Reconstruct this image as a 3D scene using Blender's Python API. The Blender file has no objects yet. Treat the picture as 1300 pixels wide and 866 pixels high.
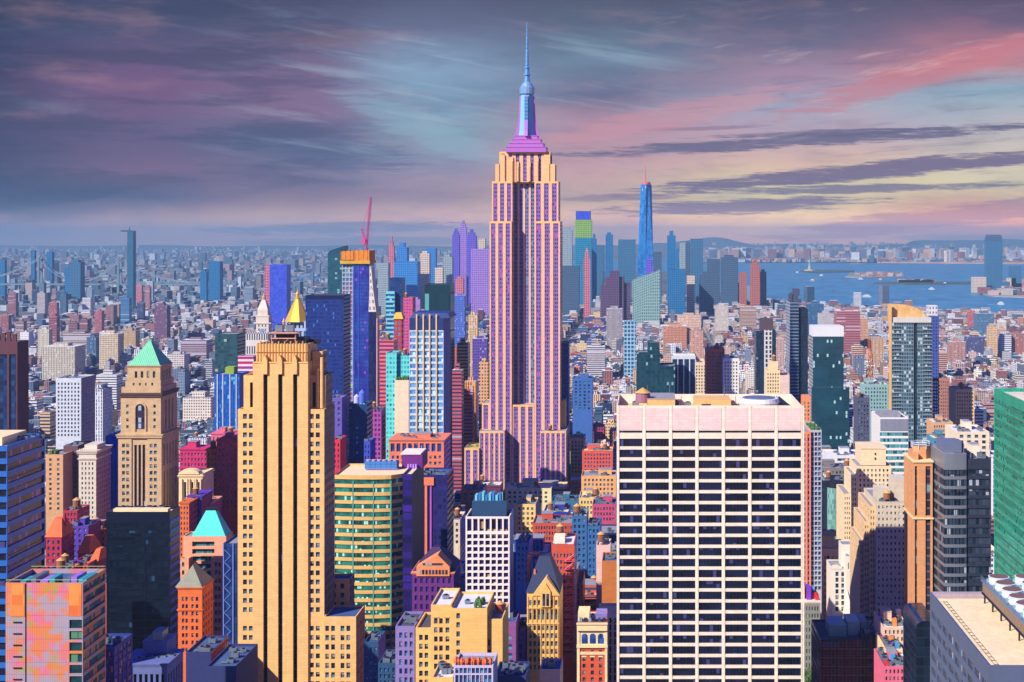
import bpy, math, random
from mathutils import Vector, noise as mnoise
sc = bpy.context.scene
col = sc.collection
F, VX, VY, CZ = 1744.0, 820.0, 300.0, 260.0      # focal length in photo pixels, vanishing point, eye height in metres
def X(px, D): return (px-VX)*D/F
def Z(py, D): return CZ-(py-VY)*D/F
# ------------------------------------------------------------------ camera
cd = bpy.data.cameras.new('camera'); cam = bpy.data.objects.new('camera', cd); col.objects.link(cam)
cam.location = (0, 0, CZ); cam.rotation_euler = (math.radians(90), 0, 0)
cd.sensor_width = 36; cd.lens = F/1300*36
cd.shift_x = (650-VX)/1300; cd.shift_y = -(433-VY)/1300
cd.clip_start = 1; cd.clip_end = 200000
sc.camera = cam
# ------------------------------------------------------------------ exposure and light
EXPO = 0.62
GAIN = 2**EXPO
sc.view_settings.view_transform = 'Standard'; sc.view_settings.look = 'None'
sc.view_settings.exposure = EXPO; sc.view_settings.gamma = 1; sc.view_settings.use_curve_mapping = False
sc.render.engine = 'CYCLES'
sc.cycles.use_denoising = True
try: sc.cycles.denoiser = 'OPENIMAGEDENOISE'
except Exception: pass
sc.cycles.max_bounces = 4; sc.cycles.diffuse_bounces = 2; sc.cycles.glossy_bounces = 2
sc.cycles.volume_bounces = 0; sc.cycles.transmission_bounces = 2
sc.cycles.caustics_reflective = False; sc.cycles.caustics_refractive = False
SEL, SAZ = math.radians(36), math.radians(45)     # sun: behind the camera and to its left
S = Vector((-math.sin(SAZ)*math.cos(SEL), -math.cos(SAZ)*math.cos(SEL), math.sin(SEL)))
sl = bpy.data.lights.new('sun', 'SUN'); sl.energy = 5.0; sl.angle = math.radians(0.5); sl.color = (1, .93, .80)
so = bpy.data.objects.new('sun', sl); col.objects.link(so)
so.rotation_euler = (-S).to_track_quat('-Z', 'Y').to_euler(); so.location = (-300, -300, 900)

def lin(c): 
    c = c/255
    return c/12.92 if c <= .04045 else ((c+.055)/1.055)**2.4
def L(r, g, b, k=1.0): return (lin(r)*k, lin(g)*k, lin(b)*k, 1)
def A(r, g, b, k=.76): return tuple(min(.82, lin(v)*k) for v in (r, g, b))+(1,)

# ------------------------------------------------------------------ tiny node expression helper
class E:
    def __init__(s, nt, v): s.nt, s.v = nt, v
    def op(s, o, *a):
        n = s.nt.nodes.new('ShaderNodeMath'); n.operation = o
        for i, q in enumerate((s,)+a):
            q = q.v if isinstance(q, E) else q
            if isinstance(q, (int, float)): n.inputs[i].default_value = q
            else: s.nt.links.new(q, n.inputs[i])
        return E(s.nt, n.outputs[0])
    def __add__(s, o): return s.op('ADD', o)
    def __sub__(s, o): return s.op('SUBTRACT', o)
    def __mul__(s, o): return s.op('MULTIPLY', o)
    def __truediv__(s, o): return s.op('DIVIDE', o)
def sm(x, a, b):
    n = x.nt.nodes.new('ShaderNodeMapRange'); n.interpolation_type = 'SMOOTHSTEP'
    x.nt.links.new(x.v, n.inputs[0]); n.inputs[1].default_value = a; n.inputs[2].default_value = b
    return E(x.nt, n.outputs[0])
def vec(nt, x, y, z=0.0):
    n = nt.nodes.new('ShaderNodeCombineXYZ')
    for i, q in enumerate((x, y, z)):
        if isinstance(q, E): nt.links.new(q.v, n.inputs[i])
        else: n.inputs[i].default_value = q
    return n.outputs[0]
def noise(nt, v, scale, detail=3, rough=.55, off=0.0):
    n = nt.nodes.new('ShaderNodeTexNoise'); n.noise_dimensions = '3D'
    n.inputs['Scale'].default_value = scale; n.inputs['Detail'].default_value = detail; n.inputs['Roughness'].default_value = rough
    m = nt.nodes.new('ShaderNodeVectorMath'); m.operation = 'ADD'; nt.links.new(v, m.inputs[0]); m.inputs[1].default_value = (off, off*.7, off*.3)
    nt.links.new(m.outputs[0], n.inputs['Vector'])
    return E(nt, n.outputs[0])
def mix(nt, f, a, b, mode='MIX'):
    n = nt.nodes.new('ShaderNodeMix'); n.data_type = 'RGBA'; n.blend_type = mode
    for i, q in ((0, f), (6, a), (7, b)):
        if isinstance(q, E): q = q.v
        if isinstance(q, (int, float)): n.inputs[i].default_value = q
        elif isinstance(q, tuple): n.inputs[i].default_value = q
        else: nt.links.new(q, n.inputs[i])
    return n.outputs[2]

# ------------------------------------------------------------------ world: Nishita sky above, a bank of evening cloud along the southern horizon
w = bpy.data.worlds.new('World'); sc.world = w; w.use_nodes = True
nt = w.node_tree; nt.nodes.clear()
out = nt.nodes.new('ShaderNodeOutputWorld')
sky = nt.nodes.new('ShaderNodeTexSky'); sky.sky_type = 'NISHITA'; sky.sun_disc = False
sky.sun_elevation = SEL; sky.sun_rotation = math.atan2(S.x, S.y); sky.altitude = 200; sky.air_density = 1.3; sky.dust_density = .6; sky.ozone_density = 4
tc = nt.nodes.new('ShaderNodeTexCoord'); sp = nt.nodes.new('ShaderNodeSeparateXYZ'); nt.links.new(tc.outputs['Generated'], sp.inputs[0])
dx, dy, dz = (E(nt, sp.outputs[i]) for i in range(3))
az = dx.op('ARCTAN2', dy)*1.744
el = dz.op('ARCSINE')*1.744
v0 = vec(nt, az*1.0, el*3.0, 0.0)
w1 = noise(nt, v0, 4.0, 4, .6); w2 = noise(nt, v0, 4.0, 4, .6, 9.1)
wa = az + (w1-.5)*.16; we = el + (w2-.5)*.055
cols = [
 (-.82, [(0,112,114,130),(.05,84,86,108),(.13,60,72,104),(.3,48,62,94),(.6,46,58,92),(1,40,54,84)]),
 (-.62, [(0,150,132,136),(.07,138,122,132),(.16,88,88,122),(.27,124,98,130),(.38,104,88,126),(.62,120,88,128),(.8,76,78,112),(1,56,68,98)]),
 (-.42, [(0,164,148,150),(.06,170,150,146),(.16,150,122,140),(.24,118,108,138),(.36,96,102,138),(.5,134,108,142),(.66,130,108,144),(.85,88,88,118),(1,72,76,104)]),
 (-.27, [(0,178,156,150),(.1,194,166,162),(.2,168,142,158),(.3,152,146,172),(.42,138,168,186),(.55,120,156,184),(.7,138,166,194),(.85,108,114,146),(1,84,88,116)]),
 (-.07, [(0,206,172,146),(.1,218,186,158),(.2,214,178,164),(.32,208,164,168),(.48,182,144,164),(.6,110,112,142),(.75,112,136,160),(.9,92,104,128),(1,84,88,110)]),
 (.18,  [(0,226,182,146),(.1,240,218,160),(.2,242,226,170),(.30,232,196,170),(.42,196,168,182),(.52,168,170,192),(.66,170,140,164),(.8,112,108,138),(1,80,82,108)]),
 (.44,  [(0,190,150,138),(.06,240,176,132),(.13,234,172,142),(.22,236,222,174),(.34,220,206,186),(.46,190,186,192),(.58,146,178,196),(.7,206,136,144),(.78,186,126,142),(.88,112,94,122),(1,84,78,100)]),
]
t = we/.30
ramps = []
for a0, stops in cols:
    r = nt.nodes.new('ShaderNodeValToRGB'); r.color_ramp.interpolation = 'EASE' if False else 'LINEAR'
    el_ = r.color_ramp.elements
    while len(el_) > 1: el_.remove(el_[0])
    for i, (p, R_, G_, B_) in enumerate(stops):
        e_ = el_[0] if i == 0 else el_.new(p)
        e_.position = p; e_.color = L(R_, G_, B_, 1/GAIN)
    nt.links.new(t.v, r.inputs[0]); ramps.append((a0, r.outputs[0]))
cur = ramps[0][1]
for i in range(1, len(ramps)):
    cur = mix(nt, sm(wa, ramps[i-1][0], ramps[i][0]), cur, ramps[i][1])
# fine cloud texture
f1 = noise(nt, vec(nt, az, el*5.0, .3), 9.0, 6, .62, 3.0)
cur = mix(nt, sm(f1, .42, .75)*.30, cur, L(92, 96, 132, 1/GAIN))
f2 = noise(nt, vec(nt, az, el*4.0, .8), 6.0, 5, .6, 7.0)
cur = mix(nt, sm(f2, .50, .75)*.18, cur, L(226, 170, 172, 1/GAIN))
f3 = noise(nt, vec(nt, az+el*1.5, el*3.0, .1), 5.0, 6, .65, 17.0)
cur = mix(nt, sm(f3, .55, .78)*sm(el, .08, .2)*.25, cur, L(150, 178, 200, 1/GAIN))
# long streaks of slate cloud low in the south-west
edge = noise(nt, vec(nt, az*1.5, el*26.0, .4), 5.5, 6, .68, 1.0)
fine = noise(nt, vec(nt, az*1.0, el*14.0, .9), 38.0, 5, .7, 2.0)
edge2 = noise(nt, vec(nt, az*1.2, 0.0, .4), 6.0, 4, .6, 4.0)
def streak(ac, ec, ra, re, slope, colr, amp):
    global cur
    da = (az-ac)/ra
    de = (el-ec-(az-ac)*slope-(edge2-.5)*.012)/re
    d = da*da+de*de
    m = sm((edge*2.4-.62+(fine-.5)*1.5)-d*.75, -.25, .34)*(amp*1.12 if amp < .8 else .95)
    cur = mix(nt, m, cur, L(*colr, 1/GAIN))
def sk(px, py, rx, ry, slope, colr, amp): streak((px-VX)/1000, (VY-py)/1000, rx/1000, ry/1000, slope, colr, amp)
sk(1010,180,330,9,.055,(112,104,134),.85)
sk(1080,170,200,5,.02,(104,100,130),.7)
sk(1090,219,300,12,.085,(120,104,134),.85)
sk(1090,240,190,7,.02,(118,106,136),.75)
sk(940,262,200,11,.03,(132,112,134),.8)
sk(1180,278,240,16,.13,(166,124,136),.65)
sk(780,250,90,5,0,(150,122,140),.6)
sk(900,163,90,3,.03,(140,110,138),.5)
sk(1170,97,190,20,.28,(208,126,136),.55)
sk(840,150,180,18,.2,(214,150,160),.45)
sk(430,290,170,9,.02,(104,96,116),.7)
sk(480,306,190,6,.0,(110,104,120),.6)
sk(60,262,160,12,.12,(62,70,100),.6)
sk(1230,303,110,7,-.03,(120,130,150),.6)
sk(530,160,110,24,-.40,(150,184,202),.35)
sk(400,185,140,26,-.18,(94,102,138),.55)
# thin filaments of cirrus
q1 = noise(nt, vec(nt, az*.9+el*1.2, el*11.0+az*1.6, .55), 6.5, 9, .62, 41.0)
fil = sm(q1, .50, .68)
zone = sm(az, -.62, -.38)*sm(az, .12, -.08)*sm(el, .05, .12)*sm(el, .29, .22)
cur = mix(nt, fil*zone*.30, cur, L(176, 204, 220, 1/GAIN))
q2 = noise(nt, vec(nt, az*1.1, el*13.0-az*1.0, .25), 7.0, 8, .66, 52.0)
z2 = sm(az, -.1, .08)*sm(el, .03, .07)
cur = mix(nt, sm(q2, .54, .68)*z2*.40, cur, L(120, 108, 140, 1/GAIN))
q3 = noise(nt, vec(nt, az*1.3, el*9.0-az*1.6, .65), 6.0, 8, .66, 63.0)
cur = mix(nt, sm(q3, .56, .70)*sm(az, -.05, .15)*sm(el, .10, .16)*.28, cur, L(238, 214, 206, 1/GAIN))
q4 = noise(nt, vec(nt, az*1.0, el*7.0-az*.2, .15), 5.0, 7, .62, 71.0)
cur = mix(nt, sm(q4, .48, .62)*sm(az, -.25, -.5)*sm(el, .04, .08)*.5, cur, L(58, 66, 98, 1/GAIN))
cur = mix(nt, sm(el, .050, .004), cur, mix(nt, 1.0, cur, (2.7, 2.0, 1.5, 1), 'MULTIPLY'))
bg1 = nt.nodes.new('ShaderNodeBackground'); bg1.inputs[1].default_value = 1; nt.links.new(cur, bg1.inputs[0])
tint = mix(nt, 1.0, sky.outputs[0], (.24, .34, 1.85, 1), 'MULTIPLY')  # sky above the view tinted deep blue to colour the shadows
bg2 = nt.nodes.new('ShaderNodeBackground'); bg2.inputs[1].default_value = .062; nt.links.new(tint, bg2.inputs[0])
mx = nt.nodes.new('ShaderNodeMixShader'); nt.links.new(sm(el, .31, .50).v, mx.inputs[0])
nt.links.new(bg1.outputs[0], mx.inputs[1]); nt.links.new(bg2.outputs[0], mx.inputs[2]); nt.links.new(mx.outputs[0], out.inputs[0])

# ------------------------------------------------------------------ materials
MC = {}
def new(name):
    m = bpy.data.materials.new(name); m.use_nodes = True; n = m.node_tree
    return m, n, n.nodes['Principled BSDF']
def weather(n, c, var=.18, scale=.12, streaks=True):
    g = n.nodes.new('ShaderNodeTexCoord').outputs['Object']
    a = noise(n, g, scale, 5, .65)
    if streaks:
        s = n.nodes.new('ShaderNodeVectorMath'); s.operation = 'MULTIPLY'; n.links.new(g, s.inputs[0]); s.inputs[1].default_value = (1, 1, .07)
        b = noise(n, s.outputs[0], .55, 4, .6, 5)
        a = a*.55+b*.45
    f_ = noise(n, g, 1.9, 3, .7, 21)
    k = (a-.5)*(var*3.4)+(f_-.5)*(var*1.9+.16)+1.0
    return mix(n, 1.0, c, vec(n, k, k, k), 'MULTIPLY')
def M(name, c, rough=.85, metal=0.0, var=.16, scale=.15, streaks=True, course=None):
    if name in MC: return MC[name]
    m, n, b = new(name)
    wc = weather(n, tuple(c[:3])+(1,), var, scale, streaks)
    if course is None: course = 1.25 if (streaks and rough >= .8 and metal == 0) else 0
    if course:      # stone courses with blocks that differ a little
        so_ = n.nodes.new('ShaderNodeSeparateXYZ'); n.links.new(n.nodes.new('ShaderNodeTexCoord').outputs['Object'], so_.inputs[0])
        cx_, cy_, cz_ = (E(n, so_.outputs[i]) for i in range(3)); row = (cz_/course).op('FLOOR')
        bx = ((cx_+cy_)/(course*2.2)+row*.5).op('FLOOR')
        wn = n.nodes.new('ShaderNodeTexWhiteNoise'); wn.noise_dimensions = '2D'; n.links.new(vec(n, bx, row), wn.inputs[0])
        j = (cz_/course).op('FRACT').op('LESS_THAN', .10)
        k = (E(n, wn.outputs[0])-.5)*.13+1.0-j*.14
        wc = mix(n, 1.0, wc, vec(n, k, k, k), 'MULTIPLY')
    n.links.new(wc, b.inputs['Base Color'])
    b.inputs['Roughness'].default_value = rough; b.inputs['Metallic'].default_value = metal
    MC[name] = m; return m
def P(name, wall, g1, g2, pu, pv, fu, fv, g3=None, p3=.93, rough=.18, var=.14, attr=False, bright=1.0, wrough=.85, metal=0.0, ou=0.0, ov=0.0, patch=None, spec=.35):
    """wall with a regular pattern of panes: pu x pv metres per cell, fu x fv of it glazed, glass tone differing pane by pane"""
    if name in MC: return MC[name]
    m, n, b = new(name)
    uv = n.nodes.new('ShaderNodeUVMap').outputs[0]; s = n.nodes.new('ShaderNodeSeparateXYZ'); n.links.new(uv, s.inputs[0])
    u = E(n, s.outputs[0])/pu+ou; v = E(n, s.outputs[1])/pv+ov
    mu = (u.op('FRACT')-.5).op('ABSOLUTE').op('LESS_THAN', fu/2)
    mv = (v.op('FRACT')-.5).op('ABSOLUTE').op('LESS_THAN', fv/2)
    mask = mu*mv
    oi = E(n, n.nodes.new('ShaderNodeObjectInfo').outputs['Random'])
    wn = n.nodes.new('ShaderNodeTexWhiteNoise'); wn.noise_dimensions = '3D'
    n.links.new(vec(n, u.op('FLOOR'), v.op('FLOOR'), oi*37.0), wn.inputs[0])
    r = E(n, wn.outputs[0]); sc_ = n.nodes.new('ShaderNodeSeparateXYZ'); n.links.new(wn.outputs[1], sc_.inputs[0]); r2 = E(n, sc_.outputs[1])
    rr = r
    if patch:      # shared reflections painted into the glass colour: soft patches over the facade
        pn = noise(n, vec(n, E(n, s.outputs[0]), E(n, s.outputs[1])*1.6, 0.0), patch, 3, .6)
        rr = sm(pn, .38, .66)*.75+r*.25
    g = mix(n, rr, g1, g2)
    if g3: g = mix(n, r2.op('GREATER_THAN', p3), g, g3)
    if attr:
        at = n.nodes.new('ShaderNodeAttribute'); at.attribute_name = 'tone'; base = at.outputs[0]
    else: base = tuple(wall[:3])+(1,)
    wc = weather(n, base, var)
    c = mix(n, mask, wc, g)
    n.links.new(c, b.inputs['Base Color']); b.inputs['Specular IOR Level'].default_value = spec
    n.links.new((mask*(rough-wrough)+wrough).v, b.inputs['Roughness'])
    if metal: n.links.new((mask*metal).v, b.inputs['Metallic'])
    MC[name] = m; return m
DK, DK2 = (.006, .008, .02, 1), (.03, .05, .10, 1)
def SASH(name, c1, c2, blind, pb=.35, frame=(.10,.10,.11,1)):
    """double-hung window: frame, meeting rail, blinds drawn to different heights; UV is one unit per window"""
    m, n, b = new(name)
    uv = n.nodes.new('ShaderNodeUVMap').outputs[0]; s = n.nodes.new('ShaderNodeSeparateXYZ'); n.links.new(uv, s.inputs[0])
    U, V = E(n, s.outputs[0]), E(n, s.outputs[1]); fu, fv = U.op('FRACT'), V.op('FRACT')
    wn = n.nodes.new('ShaderNodeTexWhiteNoise'); wn.noise_dimensions = '2D'; n.links.new(vec(n, U.op('FLOOR'), V.op('FLOOR')), wn.inputs[0])
    cs = n.nodes.new('ShaderNodeSeparateXYZ'); n.links.new(wn.outputs[1], cs.inputs[0]); r1, r2, r3 = (E(n, cs.outputs[i]) for i in range(3))
    g = mix(n, r1*r1*fv.op('LESS_THAN', .5)+r1*.15, c1, c2)  # lower sash lightened in colour to imitate a reflection
    bl = (fv-1.0+r2*.8).op('GREATER_THAN', 0.0)*r3.op('LESS_THAN', pb); g = mix(n, bl*.8, g, blind)
    e = (fu-.5).op('ABSOLUTE').op('GREATER_THAN', .44).op('MAXIMUM', (fv-.5).op('ABSOLUTE').op('GREATER_THAN', .46)).op('MAXIMUM', (fv-.5).op('ABSOLUTE').op('LESS_THAN', .025))
    n.links.new(mix(n, e*.8, g, frame), b.inputs['Base Color']); b.inputs['Roughness'].default_value = .15; b.inputs['Specular IOR Level'].default_value = .4
    MC[name] = m; return m
sash_dark = SASH('sash_window_glass', (.006,.010,.024,1), (.09,.22,.32,1), (.34,.30,.24,1))
sash_blue = SASH('blue_sash_window_glass', (.008,.02,.10,1), (.08,.28,.5,1), (.30,.26,.36,1), .25, (.06,.06,.14,1))
glass_dark = P('dark_window_glass', (.03,.03,.04), (.004,.006,.016,1), (.04,.07,.14,1), 1.5, 3.4, .9, .9, (.22,.36,.46,1), .88, .12)
glass_black = P('black_window_glass', (.01,.01,.02), (.003,.004,.012,1), (.012,.015,.05,1), 2.4, 3.5, .92, .93, (.05,.05,.18,1), .93, .15)
glass_blue = P('blue_window_glass', (.02,.05,.14), (.01,.03,.16,1), (.03,.12,.42,1), 1.5, 3.4, .9, .9, (.25,.5,.75,1), .93, .12)
roof_cream = M('cream_roof_gravel', A(252,226,176), .95, 0, .12, .3, False)
roof_grey = M('grey_roof_membrane', A(150,150,160), .95, 0, .25, .2, False)
roof_white = M('white_roof_coating', A(235,232,228), .9, 0, .15, .2, False)
roof_dark = M('dark_roof_tar', A(70,74,92), .95, 0, .25, .2, False)
roof_blue = M('blue_grey_roof', A(60,90,140), .9, 0, .3, .2, False)
metal_grey = M('galvanised_metal', A(150,165,180), .4, .6, .2, .5)
metal_dark = M('dark_steel', A(45,45,60), .5, .5, .2, .5)
wood_tank = M('weathered_tank_wood', A(150,96,70), .9, 0, .3, .8)
tank_cone = M('tank_cap_felt', A(226,170,96), .8, 0, .2, .5)
green_leaf = M('leaf_green', (.05,.12,.02), .8, 0, .5, .6, False)

# ------------------------------------------------------------------ mesh building
class MB:
    def __init__(s): s.v = []; s.f = []; s.uv = []; s.m = []; s.smooth = False
    def q(s, pts, uv=None, m=0):
        i = len(s.v); s.v.extend(pts); s.f.append(tuple(range(i, i+len(pts))))
        s.uv.append(uv or [(p[0]+p[1], p[2]) for p in pts]); s.m.append(m)
    def box(s, x0, x1, y0, y1, z0, z1, m=0, mt=None, bottom=False, sides='FRLB', top=True):
        if 'F' in sides: s.q([(x0,y0,z0),(x1,y0,z0),(x1,y0,z1),(x0,y0,z1)], [(x0,z0),(x1,z0),(x1,z1),(x0,z1)], m)
        if 'B' in sides: s.q([(x1,y1,z0),(x0,y1,z0),(x0,y1,z1),(x1,y1,z1)], [(x1,z0),(x0,z0),(x0,z1),(x1,z1)], m)
        if 'R' in sides: s.q([(x1,y0,z0),(x1,y1,z0),(x1,y1,z1),(x1,y0,z1)], [(y0,z0),(y1,z0),(y1,z1),(y0,z1)], m)
        if 'L' in sides: s.q([(x0,y1,z0),(x0,y0,z0),(x0,y0,z1),(x0,y1,z1)], [(y1,z0),(y0,z0),(y0,z1),(y1,z1)], m)
        if top: s.q([(x0,y0,z1),(x1,y0,z1),(x1,y1,z1),(x0,y1,z1)], [(x0,y0),(x1,y0),(x1,y1),(x0,y1)], m if mt is None else mt)
        if bottom: s.q([(x0,y1,z0),(x1,y1,z0),(x1,y0,z0),(x0,y0,z0)], [(x0,y1),(x1,y1),(x1,y0),(x0,y0)], m)
    def loft(s, rings, m=0, cap=True, capb=False):
        n = len(rings[0]); b = len(s.v)
        for r in rings: s.v.extend(r)
        for k in range(len(rings)-1):
            for i in range(n):
                j = (i+1) % n; a = b+k*n; c = a+n
                s.f.append((a+i, a+j, c+j, c+i)); s.m.append(m)
                z0, z1 = rings[k][i][2], rings[k+1][i][2]; d = math.dist(rings[k][i][:2], rings[k][j][:2])
                s.uv.append([(i*d, z0), (i*d+d, z0), (i*d+d, z1), (i*d, z1)])
        if cap: s.f.append(tuple(b+(len(rings)-1)*n+i for i in range(n))); s.m.append(m); s.uv.append([(p[0], p[1]) for p in rings[-1]])
        if capb: s.f.append(tuple(b+i for i in reversed(range(n)))); s.m.append(m); s.uv.append([(p[0], p[1]) for p in reversed(rings[0])])
    def cyl(s, cx, cy, z0, z1, r0, r1=None, n=12, m=0, rot=0):
        r1 = r0 if r1 is None else r1
        s.loft([[(cx+r*math.cos(rot+2*math.pi*i/n), cy+r*math.sin(rot+2*math.pi*i/n), z) for i in range(n)] for r, z in ((r0, z0), (max(r1, .01), z1))], m, capb=True)
    def prof(s, cx, cy, pr, n=12, m=0, rot=0, sx=1, sy=1):
        s.loft([[(cx+sx*r*math.cos(rot+2*math.pi*i/n), cy+sy*r*math.sin(rot+2*math.pi*i/n), z) for i in range(n)] for z, r in pr], m)
    def bar(s, p, q, w, m=0):
        p, q = Vector(p), Vector(q); d = (q-p).normalized(); u = d.orthogonal().normalized(); v = d.cross(u); h = w/2
        s.loft([[tuple(o+u*a*h+v*b_*h) for a, b_ in ((1,1),(-1,1),(-1,-1),(1,-1))] for o in (p, q)], m, True, True)
    def hip(s, x0, x1, y0, y1, z0, z1, ix, iy, m=0):
        s.loft([[(x0,y0,z0),(x1,y0,z0),(x1,y1,z0),(x0,y1,z0)], [(x0+ix,y0+iy,z1),(x1-ix,y0+iy,z1),(x1-ix,y1-iy,z1),(x0+ix,y1-iy,z1)]], m)
    def build(s, name, mats, parent=None, org=(0, 0, 0), tones=None):
        me = bpy.data.meshes.new(name); ox, oy, oz = org
        me.from_pydata([(a-ox, b-oy, c-oz) for a, b, c in s.v], [], s.f)
        if not isinstance(mats, (list, tuple)): mats = [mats]
        for k in mats: me.materials.append(k)
        if len(mats) > 1: me.polygons.foreach_set('material_index', s.m)
        ul = me.uv_layers.new(name='UVMap'); flat = [c for f in s.uv for p in f for c in p]
        ul.data.foreach_set('uv', flat)
        if tones:
            at = me.color_attributes.new('tone', 'FLOAT_COLOR', 'CORNER'); fl = []
            for f, t_ in zip(s.f, tones): fl.extend(list(t_)*len(f))
            at.data.foreach_set('color', fl)
        if s.smooth: me.polygons.foreach_set('use_smooth', [True]*len(me.polygons))
        o = bpy.data.objects.new(name, me); col.objects.link(o)
        if parent: o.parent = parent
        else: o.location = org
        return o
def tag(o, label=None, cat=None, group=None, kind=None):
    if label and len(label.split()) > 16: print('LONG', len(label.split()), label)
    if label: o['label'] = label
    if cat: o['category'] = cat
    if group: o['group'] = group
    if kind: o['kind'] = kind
    return o
WC = [0]
HERO = []      # (px0, px1, D, lowest visible py, x0, x1, y0, y1, short name) used to keep the fill-in city out of their way
class B:
    def __init__(s, name, label, cat='building', px=None, D=None, group=None, loc=None, vb=900, short=None, foot=None):
        s.o = bpy.data.objects.new(name, None); col.objects.link(s.o); s.o.empty_display_size = 5
        s.org = loc or (X((px[0]+px[1])/2, D), D, 0); s.o.location = s.org
        tag(s.o, label, cat, group); s.nw = 0; s.left = {}
        if px: HERO.append((px[0], px[1], D, vb, *(foot or (X(px[0], D), X(px[1], D), D, D+30)), short or label))
    def add(s, mb, name, mats, parent=None, kind=None, tones=None, label=None):
        o = mb.build(name, mats, parent or s.o, s.org, tones)
        if kind: o['kind'] = kind
        if label: o['label'] = label
        return o
    def block(s, x0, x1, y0, y1, z0, z1, wall, front=None, right=None, left=None, roof=None, par=.9, side=None, name='wall', roofname='roof', backy=True):
        """walls with punched openings, a parapet, a roof sheet, and every opening's glazing as parts"""
        mb = MB(); wins = []
        def face(fr, spec, W):
            P3 = {'F': lambda u, z, d: (x0+u, y0+d, z), 'R': lambda u, z, d: (x1-d, y0+u, z), 'L': lambda u, z, d: (x0+d, y1-u, z)}[fr]
            mi = 0
            if not spec:
                mi = 1 if side and fr != 'F' else 0
                mb.q([P3(0,z0,0), P3(W,z0,0), P3(W,z1,0), P3(0,z1,0)], [(0,z0),(W,z0),(W,z1),(0,z1)], mi); return
            for sp in (spec if isinstance(spec, list) else [spec]): pass
            specs = spec if isinstance(spec, list) else [spec]
            zprev = z0
            specs = sorted(specs, key=lambda q: q['zb'])
            for k, sp in enumerate(specs):
                us = sp['us'](W) if callable(sp.get('us')) else sp['us']
                zlo, zhi = zprev, (specs[k+1]['zb'] if k+1 < len(specs) else z1)
                zprev = zhi; r = sp.get('r', .4)
                zz = zlo
                for a, b_ in sorted(sp['vs']):
                    if a < zz+.02 or b_ > zhi-.02: continue
                    mb.q([P3(0,zz,0), P3(W,zz,0), P3(W,a,0), P3(0,a,0)], [(0,zz),(W,zz),(W,a),(0,a)], mi)
                    uu = 0
                    for c, d in us:
                        mb.q([P3(uu,a,0), P3(c,a,0), P3(c,b_,0), P3(uu,b_,0)], [(uu,a),(c,a),(c,b_),(uu,b_)], mi)
                        mb.q([P3(c,a,0), P3(c,a,r), P3(c,b_,r), P3(c,b_,0)], None, mi); mb.q([P3(d,a,r), P3(d,a,0), P3(d,b_,0), P3(d,b_,r)], None, mi)
                        mb.q([P3(c,a,0), P3(d,a,0), P3(d,a,r), P3(c,a,r)], None, mi); mb.q([P3(c,b_,r), P3(d,b_,r), P3(d,b_,0), P3(c,b_,0)], None, mi)
                        WC[0] += 1; ic = WC[0]*7 % 977; small = d-c < 3.3 and b_-a < 5 and sp['mat'].name in ('dark_window_glass', 'blue_window_glass')
                        if small: uvw = [(ic,ic),(ic+1,ic),(ic+1,ic+1),(ic,ic+1)]
                        else: uvw = [(c,a),(d,a),(d,b_),(c,b_)]
                        wins.append((sp, [P3(c,a,r), P3(d,a,r), P3(d,b_,r), P3(c,b_,r)], uvw, (sash_dark if sp['mat'].name[0] == 'd' else sash_blue) if small else sp['mat']))
                        uu = d
                    mb.q([P3(uu,a,0), P3(W,a,0), P3(W,b_,0), P3(uu,b_,0)], [(uu,a),(W,a),(W,b_),(uu,b_)], mi)
                    zz = b_
                mb.q([P3(0,zz,0), P3(W,zz,0), P3(W,zhi,0), P3(0,zhi,0)], [(0,zz),(W,zz),(W,zhi),(0,zhi)], mi)
        face('F', front, x1-x0); face('R', right, y1-y0); face('L', left, y1-y0)
        mb.q([(x1,y1,z0),(x0,y1,z0),(x0,y1,z1),(x1,y1,z1)], [(0,z0),(x1-x0,z0),(x1-x0,z1),(0,z1)], 1 if side else 0)
        t_ = .45 if par else 0
        if par:
            zi = z1-par
            for a, b_, c, d in ((x0,x1,y0,y0+t_),(x0,x1,y1-t_,y1),(x0,x0+t_,y0+t_,y1-t_),(x1-t_,x1,y0+t_,y1-t_)):
                mb.q([(a,c,z1),(b_,c,z1),(b_,d,z1),(a,d,z1)])
            a, b_, c, d = x0+t_, x1-t_, y0+t_, y1-t_
            mb.q([(b_,c,zi),(a,c,zi),(a,c,z1),(b_,c,z1)]); mb.q([(a,d,zi),(b_,d,zi),(b_,d,z1),(a,d,z1)])
            mb.q([(a,c,zi),(a,d,zi),(a,d,z1),(a,c,z1)]); mb.q([(b_,d,zi),(b_,c,zi),(b_,c,z1),(b_,d,z1)])
        else: a, b_, c, d, zi = x0, x1, y0, y1, z1
        wo = s.add(mb, name, [wall, side or wall])
        rm = MB(); rm.q([(a,c,zi),(b_,c,zi),(b_,d,zi),(a,d,zi)]); s.add(rm, roofname, roof or roof_grey)
        for sp, pts, uv, wmt in wins:
            nm = sp.get('name', 'window')
            if s.nw < 96:
                wm = MB(); wm.q(pts, uv); s.add(wm, nm, wmt); s.nw += 1
            else: s.left.setdefault((nm, wmt.name), MB()).q(pts, uv)
        return wo
    def done(s):
        for (nm, mn), mb in s.left.items(): s.add(mb, nm, bpy.data.materials[mn], None, 'stuff')
        return s
def cols_(n, f, m0=.03, m1=.03):
    def g(W):
        a, b_ = W*m0, W*(1-m1); p = (b_-a)/n
        return [(a+p*(i+.5-f/2), a+p*(i+.5+f/2)) for i in range(n)]
    return g
def pxcols(D, base, lst): return [((a-base)*D/F, (b_-base)*D/F) for a, b_ in lst]
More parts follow.
